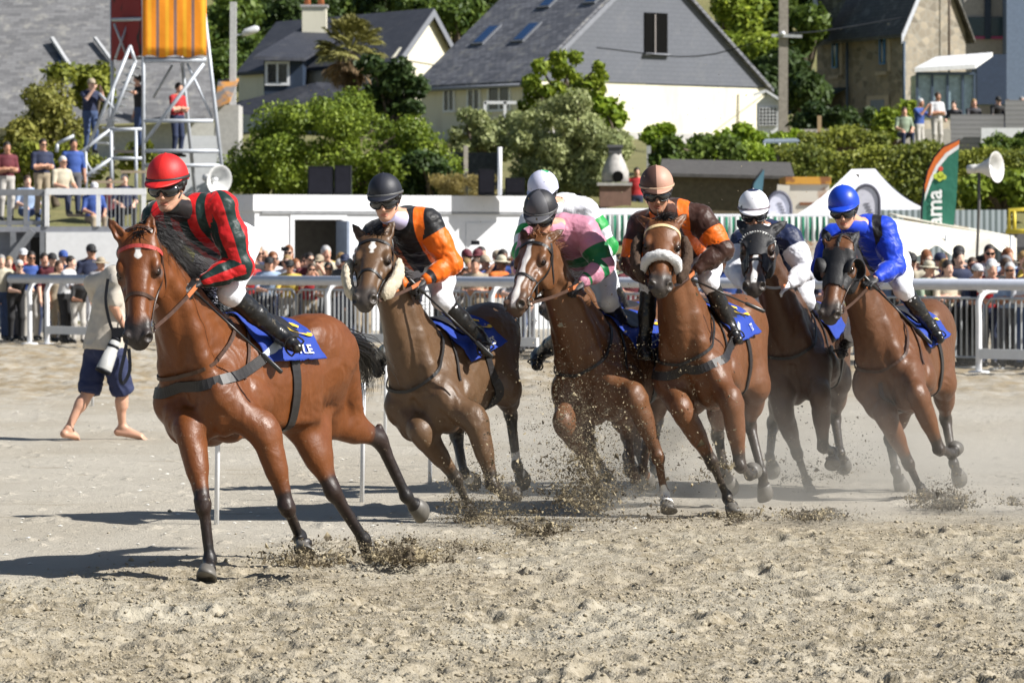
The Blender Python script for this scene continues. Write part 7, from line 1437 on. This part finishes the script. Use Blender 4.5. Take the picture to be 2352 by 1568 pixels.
def template(pose):
    if pose in TEMPL: return TEMPL[pose]
    F = Field((-.55, -.85, -.03), (.55, .45, 1.95), .0135); fr = frame(V3(0, -1, -.10)); lean = .10 if pose in ('rail', 'lean') else .02; sit = pose == 'sit'
    dz = -.42 if sit else 0; hip = V3(0, 0.02, .93 + dz); neck = V3(0, .02 - lean - (.12 if pose == 'lean' else 0), 1.45 + dz - (.05 if pose == 'lean' else 0)); hd_ = neck + V3(0, -.05, .155)
    head_sdf(F, hd_, fr, .96, False); F.cone(neck - V3(0, 0, .02), hd_ - V3(0, 0, .08), .058, .052, .02)
    F.path([neck - V3(0, 0, .08), neck * .6 + hip * .4, hip + V3(0, 0, .02)], [.120, .125, .135], .06, V3(1, 0, 0), 1.35); legs = []; arms = []
    for s in (-1, 1):
        h = hip + V3(s * .09, 0, 0); k = V3(s * .11, -.03, .50) if not sit else h + V3(s * .04, -.42, .02); a = V3(s * .11, .02, .08) if not sit else k + V3(0, -.02, -.42)
        F.path([h, k, a], [.098, .068, .050], .04); F.cone(a - V3(0, 0, .02), a + V3(0, -.15, -.035), .042, .034, .02); legs.append((h, k, a))
        sh = neck + V3(s * .185, .01, -.07); F.cone(neck - V3(0, 0, .06), sh, .085, .068, .05)
        if pose in ('rail', 'lean'): e = sh + V3(s * .06, -.12, -.26); w_ = e + V3(-s * .08, -.23, -.02)
        elif pose == 'phone': e = sh + V3(s * .05, -.20, -.16); w_ = e + V3(-s * .13, -.12, .24)
        elif pose == 'fold': e = sh + V3(s * .05, -.05, -.28); w_ = e + V3(-s * .22, -.14, .03)
        elif pose == 'point' and s > 0: e = sh + V3(.16, -.20, -.08); w_ = e + V3(.16, -.20, .05)
        elif sit: e = sh + V3(s * .07, -.08, -.26); w_ = e + V3(-s * .10, -.23, -.06)
        else: e = sh + V3(s * .07, .02, -.28); w_ = e + V3(0, -.08, -.24)
        F.path([sh, e, w_], [.062, .048, .034], .03); d = nrm(w_ - e); F.ell(w_ + d * .06, np.stack(frame(d, V3(s, 0, .3))), np.array([.065, .028, .036]), .02); arms.append((sh, e, w_))
        for t in range(4): F.cone(w_ + d * .09 + V3(0, 0, (t - 1.5) * .016), w_ + d * .15 + V3(-s * .01, 0, (t - 1.5) * .015 - .012), .009, .008, .006)
    p, q = F.mesh(); p = smooth_np(p, q, 1, .3); fc = p[q].mean(1); mi = np.full(len(q), 1)
    mi[(fc[:, 2] > neck[2] + .01) & (np.abs(fc[:, 0]) < .14) & (np.linalg.norm(fc - hd_, axis=1) < .30)] = 0
    mi[np.linalg.norm((fc - neck) * V3(1, 1, .6), axis=1) < .075] = 0
    for h, k, a in legs:
        t, d1, _ = lat_cs(h, k, fc); t2, d2, _ = lat_cs(k, a, fc); da = np.min([lat_cs(x, y, fc)[1] for ar in arms for x, y in ((ar[0], ar[1]), (ar[1], ar[2]))], 0); mi[(np.minimum(d1, d2) < .115) & (fc[:, 2] < hip[2] + .02) & (da > .06)] = 2; mi[(np.linalg.norm(fc - a - V3(0, -.06, -.02), axis=1) < .14) & (fc[:, 2] < a[2] + .03)] = 3
    da = np.min([lat_cs(x, y, fc)[1] for ar in arms for x, y in ((ar[0], ar[1]), (ar[1], ar[2]))], 0); mi[(fc[:, 2] < hip[2] + .06) & (mi == 1) & (da > .055)] = 2
    for i, (sh, e, w_) in enumerate(arms):
        t, dd, _ = lat_cs(e, w_, fc); tu, du, _ = lat_cs(sh, e, fc); mi[(dd < .07) & (np.linalg.norm(fc - e, axis=1) > .05) & (t > (.12 if hash(pose) else .1))] = 0; mi[np.linalg.norm(fc - w_, axis=1) < .05] = 0; mi[np.linalg.norm(fc - w_ - nrm(w_ - e) * .1, axis=1) < .095] = 0
    o = link_np('body', p, q, [M_sks, M_top, M_trou, M_black]); o.data.polygons.foreach_set('material_index', mi.astype(np.int32)); me = o.data; bpy.data.objects.remove(o)
    hats = {}; f, l, u = fr
    def field_mesh(name, fn, mat):
        G_ = Field(hd_ - .24, hd_ + .24, .011); fn(G_); a, b = G_.mesh(); o = link_np(name, a, b, mat); m_ = o.data; bpy.data.objects.remove(o); return m_
    A = np.stack([f, l, u]); pt = lambda x, y, z: hd_ + f * x + l * y + u * z
    def hair_s(G_): G_.ell(pt(-.022, 0, .038), A, np.array([.100, .086, .098]), .01); G_.ell(pt(.085, 0, -.02), A, np.array([.075, .10, .085]), .01, True)
    def hair_l(G_): hair_s(G_); G_.ell(pt(-.05, 0, -.07), A, np.array([.065, .092, .13]), .03); G_.ell(pt(.10, 0, -.05), A, np.array([.085, .075, .12]), .01, True)
    def cap(G_): G_.ell(pt(-.012, 0, .050), A, np.array([.108, .090, .088]), .005); G_.ell(pt(0, 0, -.06), A, np.array([.2, .2, .078]), .005, True); G_.ell(pt(.115, 0, .030), A, np.array([.075, .072, .008]), .008)
    def brim(G_): G_.ell(pt(-.01, 0, .075), A, np.array([.098, .085, .075]), .01); G_.ell(pt(0, 0, .035), A, np.array([.20, .175, .010]), .015)
    hats['hair'] = field_mesh('hair', hair_s, M_hairc); hats['long_hair'] = field_mesh('hair', hair_l, M_hairc); hats['cap'] = field_mesh('cap', cap, M_hatc); hats['sun_hat'] = field_mesh('sun_hat', brim, M_hatc)
    mb = MB(); 
    for s in (-1, 1): mb.tube([pt(.098, s * .034, .006 + z) for z in (-.022, 0, .020)], [.020, .028, .022], 8, flat=.35, up=l)
    mb.bar(pt(.1, -.07, .012), pt(.1, .07, .012), .012, .012); mb.bar(pt(.09, .072, .012), pt(-.02, .08, .012), .008, .008); mb.bar(pt(.09, -.072, .012), pt(-.02, -.08, .012), .008, .008)
    o = mb.build('sunglasses', M_shade); gl = o.data; bpy.data.objects.remove(o); TEMPL[pose] = (me, hats, gl); return TEMPL[pose]
COLS = {'white': (.70, .71, .74), 'black': (.018, .018, .02), 'navy': (.02, .03, .08), 'pale blue': (.34, .46, .66), 'grey': (.24, .24, .26), 'red': (.50, .02, .025), 'beige': (.46, .38, .27), 'dark green': (.04, .09, .05), 'burgundy': (.14, .018, .03), 'blue': (.04, .10, .38), 'pink': (.62, .30, .32), 'cream': (.60, .55, .42), 'brown': (.14, .085, .05), 'orange': (.75, .18, .02), 'yellow': (.70, .52, .08), 'charcoal': (.06, .06, .07), 'sage green': (.30, .38, .27)}
HAIRS = {'dark': (.018, .012, .009), 'brown': (.07, .038, .02), 'blond': (.36, .23, .09), 'grey': (.34, .33, .32), 'white': (.62, .61, .60), 'ginger': (.24, .08, .02)}
def spectator(loc, rot, pose, top, head, hcol, glasses, label, group=None, h=1.0, name='person'):
    me, hats, gl = template(pose); o = bpy.data.objects.new(name, me); C.objects.link(o); o.location = tuple(map(float, loc)); o.rotation_euler = (0, 0, rot); o.scale = (h, h, h); o.color = (*COLS[top], 1); tag(o, label, 'spectator', group)
    c = bpy.data.objects.new('hair' if 'hair' in head else head, hats[head]); C.objects.link(c); c.parent = o; c.color = (*(HAIRS[hcol] if 'hair' in head else COLS[hcol]), 1)
    if head in ('cap', 'sun_hat') : c2 = bpy.data.objects.new('hair', hats['hair']); C.objects.link(c2); c2.parent = o; c2.scale = (.995, .995, .995); c2.location = (0, 0, .0); c2.color = (*HAIRS['brown'], 1)
    if glasses: g = bpy.data.objects.new('sunglasses', gl); C.objects.link(g); g.parent = o
    return o
def crowd():
    rr = random.Random(11); seen = {}; S_ = 'spectators watching along the barrier'
    marks = [(330, 'left of the leading jockey'), (585, 'between leading jockey and cabin'), (640, 'left of cabin doorway'), (700, 'below left of cabin doorway'), (760, 'below right of cabin doorway'), (810, 'left of sheepskin cheek roll'), (1060, 'right of the orange sleeve'), (1110, 'halfway from orange jockey to chestnut'), (1160, 'by the blazed chestnut nose'), (1400, 'between pink and brown jockeys'), (1450, 'by brown jockey left sleeve'), (1650, 'right of the brown jockey'), (1690, 'left of navy jockey'), (1870, 'between navy and blue jockeys'), (2085, 'right of the blue jockey'), (2150, 'below green feather flag'), (2210, 'left of horn loudspeaker pole'), (2270, 'right of horn loudspeaker pole'), (2335, 'at right picture edge')]
    tops = ['white', 'black', 'navy', 'pale blue', 'grey', 'white', 'beige', 'burgundy', 'white', 'pale blue', 'cream', 'pink', 'charcoal', 'cream', 'red', 'white', 'blue', 'sage green', 'orange', 'yellow']
    rank = ['front row', 'second row', 'third row', 'back row']
    for row in range(4):
        px = 570 + row * 9
        while px < 2420:
            hid = (1215 < px < 1385) or (1490 < px < 1625) or (1720 < px < 1850) or (1905 < px < 2050) or (840 < px < 1010)
            step = rr.uniform(30, 46) + (8 if row == 0 else 0)
            if not hid:
                p = fpt(px, 1.5 + .40 + row * .62 + rr.uniform(-.12, .12))
                top = rr.choice(tops); r_ = rr.random(); head = 'cap' if r_ < .28 else 'sun_hat' if r_ < .38 else 'long_hair' if r_ < .62 else 'hair'
                hc = rr.choice(['white', 'black', 'navy', 'beige', 'black', 'grey', 'burgundy']) if head == 'cap' else rr.choice(['cream', 'beige', 'white']) if head == 'sun_hat' else rr.choice(list(HAIRS))
                pose = rr.choice(['rail', 'rail', 'lean', 'fold', 'phone']) if row == 0 else rr.choice(['rail', 'fold', 'phone', 'stand', 'stand']); gl = rr.random() < .5
                where = min(marks, key=lambda q: abs(q[0] - px))[1]; acc = {'cap': f'{hc} cap', 'sun_hat': f'{hc} sun hat', 'hair': f'short {hc} hair', 'long_hair': f'long {hc} hair'}[head]
                lab = f'{rank[row]} spectator, {acc}, {top} top, {where}'; k = seen.get(lab, 0); seen[lab] = k + 1
                if k: lab += ', farther right'
                spectator((p[0], p[1], 0), rr.uniform(-.2, .9), pose, top, head, hc, gl, lab, S_, rr.uniform(.90, 1.04) + .02 * row)
            px += step
    # the group at the left end of the rail
    for px, off, top, head, hc, pose, gl, h, rot, what in ((2, .8, 'cream', 'hair', 'grey', 'stand', 0, .98, .3, 'grey haired spectator in a cream shirt at the left edge of the picture'), (37, .75, 'black', 'hair', 'white', 'lean', 1, .95, .4, 'white haired spectator in a black jacket leaning on the end of the rail'), (52, 1.9, 'red', 'cap', 'white', 'stand', 0, 1.05, .3, 'tall spectator in a red jacket and white cap'), (70, 1.2, 'blue', 'hair', 'dark', 'stand', 1, 1.02, .4, 'dark haired spectator in a blue jacket by the end of the rail'), (100, 2.3, 'charcoal', 'hair', 'dark', 'fold', 0, 1.0, .5, 'dark haired spectator in a charcoal top left of the girl with brown hair'), (118, 1.6, 'burgundy', 'cap', 'black', 'stand', 0, 1.0, .5, 'spectator with a black cap and burgundy top'), (133, 1.0, 'beige', 'long_hair', 'brown', 'stand', 0, .92, .7, 'girl with long brown hair and a beige top'), (150, .7, 'white', 'hair', 'dark', 'rail', 0, .97, 1.2, 'spectator in a white shirt leaning on the rail beside the photographer'), (143, 2.2, 'navy', 'cap', 'blue', 'stand', 0, 1.03, .5, 'spectator with a bright blue cap and navy top'), (207, 2.6, 'navy', 'cap', 'black', 'stand', 1, 1.10, .5, 'tall spectator in a navy shirt and black cap against the white stand'), (228, 1.4, 'grey', 'sun_hat', 'beige', 'stand', 0, .95, .8, 'spectator in a straw coloured sun hat and grey top'), (180, .8, 'black', 'hair', 'dark', 'lean', 0, .80, .4, 'child in black leaning on the rail left of the photographer'), (20, 1.6, 'dark green', 'long_hair', 'blond', 'stand', 0, .96, .3, 'blond spectator in a dark green top behind the end of the rail'), (584, 4.2, 'navy', 'cap', 'orange', 'stand', 0, 1.12, .3, 'tall spectator with orange cap at the corner of the cabin')):
        p = fpt(px, off * .8 + .25); spectator((p[0], p[1], 0), rot, pose, top, head, hc, gl, what, 'spectators at the left end of the rail' if px < 300 else None, h)
    # stand, tower, terrace: (px, head top py, feet py, Y)
    for px, yt, Y, pose, top, head, hc, gl, rot, lab in (
        (15, 325, 94.8, 'fold', 'burgundy', 'hair', 'dark', 0, .4, 'person in a burgundy jumper standing at the left end of the stand'), (97, 318, 95.0, 'fold', 'navy', 'hair', 'dark', 1, .5, 'person in a navy waistcoat holding papers on the stand'), (142, 358, 94.6, 'sit', 'cream', 'hair', 'white', 1, .7, 'white haired person in a cream shirt seated on the stand'), (168, 318, 96.3, 'stand', 'blue', 'hair', 'dark', 0, .4, 'person in blue behind the seated white haired man on the stand'), (62, 402, 96.0, 'sit', 'pale blue', 'hair', 'brown', 0, .4, 'person in pale blue seated low on the stand'), (215, 418, 95.4, 'sit', 'blue', 'cap', 'white', 0, .4, 'person in blue with a white cap seated under the tower stair'), (285, 398, 95.6, 'sit', 'navy', 'hair', 'white', 0, .3, 'white haired person in navy seated behind the stand railing'), (250, 405, 96.2, 'sit', 'burgundy', 'hair', 'dark', 0, .3, 'dark haired person in burgundy seated below the stair landing'),
        (208, 180, 100.2, 'phone', 'navy', 'cap', 'beige', 0, .6, 'person in navy waistcoat and beige cap looking out from the stair'), (320, 172, 100.6, 'point', 'black', 'hair', 'dark', 0, -1.2, 'person in black stretching an arm across the tower landing'), (408, 190, 100.9, 'fold', 'red', 'hair', 'dark', 0, .9, 'person in a red bib standing on the tower platform'),
        (2076, 246, 127, 'sit', 'sage green', 'hair', 'brown', 0, .2, 'person in a sage green shirt seated on the terrace'), (2112, 226, 127.5, 'phone', 'blue', 'long_hair', 'white', 0, .9, 'white haired person in a blue dress standing on the terrace'), (2152, 212, 128, 'fold', 'white', 'hair', 'brown', 0, .5, 'person in a white shirt standing on the terrace'), (2196, 228, 135.5, 'lean', 'charcoal', 'hair', 'dark', 0, -.4, 'dark haired person leaning on the terrace screen'), (2230, 224, 135.2, 'lean', 'charcoal', 'long_hair', 'blond', 0, .3, 'blond person behind the terrace screen'), (2284, 218, 135, 'lean', 'black', 'cap', 'black', 1, .4, 'person in black with a black cap leaning on the terrace screen'), (2314, 228, 136.5, 'stand', 'navy', 'hair', 'brown', 0, .2, 'half hidden brown haired person behind the taller screen'), (2346, 222, 135, 'stand', 'pink', 'hair', 'grey', 0, .2, 'person in pink at the right edge behind the taller screen'), (1462, 384, 117.5, 'stand', 'red', 'hair', 'dark', 0, .2, 'person in red standing right of the stone barbecue')):
        p = P(px, yt, Y); hgt = 1.74 if pose != 'sit' else 1.32; spectator((p[0], Y, p[2] - hgt), rot, pose, top, head, hc, gl, lab)
    for px, py, lab in ((1092, 558, 'dark phone held up over the crowd right of the orange jockey'), (655, 572, 'dark phone held up left of the cabin doorway')):
        p = P(px, py, fpt(px)[1] + 2.6); MB().box((p[0] - .075, p[1], p[2] - .035), (p[0] + .075, p[1] + .01, p[2] + .04)).build('phone', M_blackp); tag(C.objects[-1], lab, 'phone')
def photographer():
    Y = 42.75; root = empty('person', G(235, 1008), 'barefoot photographer in beige shirt and navy shorts walking away with a long lens', 'photographer'); q = lambda x, y, d=0: P(x, y, Y + d)
    neck = q(264, 628, .0); pel = q(238, 800); hd_ = q(294, 590, .05); fr = frame(V3(.8, .6, -.25)); lat = nrm(V3(.55, -.83, 0)); dep = nrm(V3(.83, .55, 0))
    hipL, kL, aL, tL = q(222, 812, .10), q(205, 896, .02), q(157, 984, -.10), q(176, 1004, -.05); hipR, kR, aR, tR = q(258, 812, -.08), q(281, 896, -.02), q(281, 980, .06), q(326, 1003, .02)
    shR = q(272, 650, -.18); eR = q(262, 704, -.24); wR = q(282, 748, -.12); shL = q(214, 652, .16); eL = q(238, 716, .36); wL = q(276, 764, .2)
    F = Field((q(120, 0)[0], Y - .7, -.03), (q(350, 0)[0], Y + .8, 1.95), .009); head_sdf(F, hd_, fr, 1.0, True); F.cone(hd_ - V3(0, 0, .06), neck - V3(0, 0, .03), .058, .065, .03); F.path([neck - V3(0, 0, .06), pel], [.11, .13], .05, lat, 1.35)
    for s, (h, k, a, t) in enumerate(((hipL, kL, aL, tL), (hipR, kR, aR, tR))):
        F.path([h, k], [.095, .062], .04); F.cone(k, k * .6 + a * .4, .060, .058, .03); F.cone(k * .7 + a * .3 - dep * .02, a, .055, .034, .03); F.ell(a, np.stack(frame(V3(0, 0, 1), V3(1, 0, 0))), np.array([.03, .038, .042]), .02)
        d = nrm(t - a); heel = a + V3(0, 0, -.05) - nrm(d * V3(1, 1, 0)) * .045; F.cone(a, heel, .036, .036, .02); F.cone(heel, t - d * .02 + V3(0, 0, -.005), .036, .030, .02, np.cross(d, V3(0, 0, 1)), 1.3); F.cone(a + d * .02, t, .034, .022, .03)
        sd = nrm(np.cross(d, V3(0, 0, 1)))
        for i in range(5): F.cone(t + sd * (i - 2) * .018, t + d * (.05 - .006 * i) + sd * (i - 2) * .019 + V3(0, 0, -.012), .013 - .001 * i, .011 - .001 * i, .006)
    for a, b, c in ((shR, eR, wR), (shL, eL, wL)): F.path([a, b, c], [.055, .045, .032], .03); d = nrm(c - b); hand_sdf(F, c, d, V3(0, -.3, -1), .7, 1.0, 1)
    p, s = F.mesh(); body = link_np('body', p, s, M_skin, root); attr(body, 'lip', np.zeros(len(p)))
    F = Field(hd_ - .2, hd_ + .2, .009); F.ell(hd_ + V3(-.015, -.01, .035), np.stack(fr), np.array([.105, .088, .10]), .01); F.ell(hd_ + fr[0] * .09 - V3(0, 0, .03), np.stack(fr), np.array([.075, .1, .08]), .01, True); p, s = F.mesh(); link_np('hair', p, s, plain('dark_brown_hair', (.035, .02, .012), .6, bump=.4), root)
    F = Field((q(120, 0)[0], Y - .7, .6), (q(350, 0)[0], Y + .8, 1.8), .009); F.path([neck - V3(0, 0, .03), neck * .6 + pel * .4, pel - V3(0, 0, -.02)], [.11, .150, .185], .06, lat, 1.3); F.cone(neck - V3(0, 0, .06), shR, .10, .085, .05); F.cone(neck - V3(0, 0, .06), shL, .10, .085, .05)
    F.cone(shR, shR * .25 + eR * .75, .085, .078, .03); F.cone(shL, shL * .25 + eL * .75, .085, .078, .03); F.ell(pel - V3(0, 0, .16), np.eye(3), np.array([.5, .5, .17]), .01, True); p, s = F.mesh(); p = wrinkle(p, s, .012, 5, seed=4); link_np('shirt', p, s, plain('beige_jersey', (.52, .47, .40), .85, bump=.1), root)
    F = Field((q(120, 0)[0], Y - .7, .3), (q(350, 0)[0], Y + .8, 1.2), .009); F.ell(pel - V3(0, 0, -.0), np.stack([lat, dep, V3(0, 0, 1)]), np.array([.205, .16, .13]), .05)
    for h, k in ((hipL, kL), (hipR, kR)): F.cone(h, k * .95 + h * .05, .125, .115, .05)
    for k, h in ((kL, hipL), (kR, hipR)): d = nrm(k - h); F.ell(k + d * .11, np.stack(frame(d, V3(0, 1, 0))), np.array([.09, .25, .13]), .005, True)
    p, s = F.mesh(); p = wrinkle(p, s, .012, 6, seed=9); link_np('shorts', p, s, plain('navy_shorts', (.016, .024, .075), .8, bump=.15), root)
    cam_ = empty('camera', q(268, 770, -.2), 'camera with long pale grey telephoto lens hanging in the photographer\'s hand', 'camera'); a, b = q(270, 772, -.22), q(238, 850, -.30); d = nrm(b - a); L = np.linalg.norm(b - a)
    MB().lathe(a, d, [(0, .035), (.03, .05), (.05, .05)], 18).build('mount', M_blackp, cam_, True); mb = MB(); mb.lathe(a, d, [(.051, .048), (.09, .056), (.17, .058), (.172, .064), (L - .01, .078), (L, .078)], 24); mb.build('lens_barrel', plain('lens_grey_white', (.40, .40, .39), .5), cam_, True); mb = MB(); mb.lathe(a, d, [(.10, .0595), (.125, .0600)], 24); mb.lathe(a, d, [(L + .001, .080), (L + .022, .081), (L + .022, .066), (L + .002, .06)], 24); mb.build('lens_ring', M_blackp, cam_, True)
    M_ = Matrix.Translation(Vector(a)); MB().box((a[0] - .055, a[1] - .05, a[2] - .01), (a[0] + .075, a[1] + .06, a[2] + .085)).build('camera_body', M_blackp, cam_)
    mb = MB(); strap(mb, [q(248, 640, -.30), q(243, 690, -.30), q(252, 740, -.28), q(266, 775, -.26)], .03, .004, None, 14, up=V3(0, -1, 0)); strap(mb, [q(292, 700, -.2), q(290, 790, -.25), q(276, 860, -.3), q(283, 880, -.28), q(298, 850, -.25), q(296, 800, -.22)], .035, .004, None, 20, up=V3(0, -1, 0)); mb.build('strap', M_blackp, cam_)
crowd(); photographer()
# ---------------------------------------------------------------- flying sand and dust
def flying_sand():
    rr = random.Random(21); vs = []; fs = []
    def bit(p, s):
        b = len(vs); v = [V3(rr.gauss(0, 1), rr.gauss(0, 1), rr.gauss(0, 1)) for _ in range(4)]
        for q in v: vs.append(p + nrm(q) * s * rr.uniform(.6, 1.3))
        fs.extend([(b, b + 1, b + 2), (b, b + 2, b + 3), (b, b + 3, b + 1), (b + 1, b + 3, b + 2)])
    #        px,   py,   Y,    sx,  sy, n, size
    for px, py, Y, sx, sy, n, sz in ((705, 1288, 24.9, 50, 12, 1300, .010), (725, 1270, 25.2, 55, 16, 500, .007), (930, 1280, 25.9, 48, 14, 1600, .011), (905, 1262, 26.0, 60, 20, 700, .007), (1090, 1262, 27.2, 55, 16, 700, .006), (1085, 1185, 29.8, 45, 30, 1500, .008), (1120, 1090, 29.8, 60, 75, 1500, .006), (1160, 1170, 30, 50, 26, 700, .007),
        (1330, 1140, 30.2, 45, 35, 1100, .009), (1235, 1222, 28.8, 40, 12, 900, .010), (1330, 1050, 30.2, 62, 95, 3000, .0065), (1360, 1120, 30.0, 60, 50, 1500, .009), (1290, 930, 30.0, 75, 90, 1100, .005), (1400, 1190, 29.6, 120, 22, 1200, .007), (1460, 1080, 30.2, 90, 70, 900, .006), (1640, 1060, 30.2, 50, 60, 160, .012), (1560, 980, 30.0, 90, 110, 500, .005), (1500, 820, 30.0, 130, 120, 300, .005),
        (1690, 1192, 30.2, 40, 10, 500, .008), (1860, 1188, 30.3, 55, 10, 1000, .010), (1860, 1090, 33.0, 60, 40, 500, .008), (1960, 1040, 33.2, 70, 60, 250, .008), (2165, 1160, 31.6, 40, 16, 1300, .011), (2180, 1130, 31.8, 40, 22, 500, .007), (2320, 1150, 31.5, 40, 14, 260, .009), (1600, 700, 30, 330, 260, 260, .005), (1350, 380, 29.5, 420, 200, 60, .005)):
        cl = [(rr.gauss(0, .8), rr.gauss(0, .8), rr.gauss(0, .2), rr.uniform(.12, .5)) for _ in range(max(3, n // 60))]
        for _ in range(int(n * 2.2)):
            if rr.random() < .6: c = rr.choice(cl); a, b, dy = c[0] + rr.gauss(0, c[3]), c[1] + rr.gauss(0, c[3]), c[2] + rr.gauss(0, .06)
            else: a, b, dy = rr.gauss(0, 1), rr.gauss(0, 1), rr.gauss(0, .22)
            p = P(px + sx * a, py + sy * (b * 1.25 if b < 0 else b * .5), Y + dy)
            if p[2] < .01: p[2] = rr.uniform(.01, .06)
            bit(p, sz * .60 * math.exp(rr.gauss(0, .55)))
    o = link_mesh('flying_sand', vs, fs, M_wet, None, False); tag(o, 'damp sand flying up from the hooves', 'sand', kind='stuff')
def dust():
    m = bpy.data.materials.new('dust_in_air'); m.use_nodes = True; t = m.node_tree; t.nodes.remove(t.nodes['Principled BSDF']); out = t.nodes['Material Output']
    pv = t.nodes.new('ShaderNodeVolumePrincipled'); pv.inputs['Color'].default_value = (.93, .88, .78, 1); pv.inputs['Anisotropy'].default_value = .1
    tc = t.nodes.new('ShaderNodeTexCoord'); nz = t.nodes.new('ShaderNodeTexNoise'); nz.inputs['Scale'].default_value = 1.05; nz.inputs['Detail'].default_value = 6; t.links.new(tc.outputs['Object'], nz.inputs['Vector'])
    mr = t.nodes.new('ShaderNodeMapRange'); mr.inputs[1].default_value = .47; mr.inputs[2].default_value = .68; mr.inputs[3].default_value = 0; mr.inputs[4].default_value = 1; t.links.new(nz.outputs['Fac'], mr.inputs[0])
    def mth(op, a, b):
        x = t.nodes.new('ShaderNodeMath'); x.operation = op; x.use_clamp = False
        for v, i in ((a, 0), (b, 1)):
            if hasattr(v, 'is_output'): t.links.new(v, x.inputs[i])
            else: x.inputs[i].default_value = v
        return x.outputs[0]
    sp = t.nodes.new('ShaderNodeSeparateXYZ'); t.links.new(tc.outputs['Generated'], sp.inputs[0])
    zf = mth('SUBTRACT', 1.0, sp.outputs[2]); zf = mth('MULTIPLY', zf, zf)
    ex = mth('SUBTRACT', 1.0, mth('ABSOLUTE', mth('MULTIPLY', mth('SUBTRACT', sp.outputs[0], .5), 2.0), 0)); ey = mth('SUBTRACT', 1.0, mth('ABSOLUTE', mth('MULTIPLY', mth('SUBTRACT', sp.outputs[1], .5), 2.0), 0))
    f = mth('MULTIPLY', mth('MULTIPLY', zf, mr.outputs[0]), mth('MULTIPLY', mth('POWER', mth('MINIMUM', mth('MULTIPLY', ex, 2.2), 1.0), 2.0), mth('MINIMUM', mth('MULTIPLY', ey, 3.0), 1.0))); t.links.new(mth('MULTIPLY', f, 1.0), pv.inputs['Density']); t.links.new(pv.outputs[0], out.inputs['Volume'])
    for lo, hi, lab in (((-1.0, 29.2, -.05), (6.0, 38.5, 1.3), 'pale dust hanging round the legs of the following horses'),):
        o = MB().box(lo, hi).build('dust_cloud', m); tag(o, lab, 'dust', kind='stuff')
flying_sand(); dust()
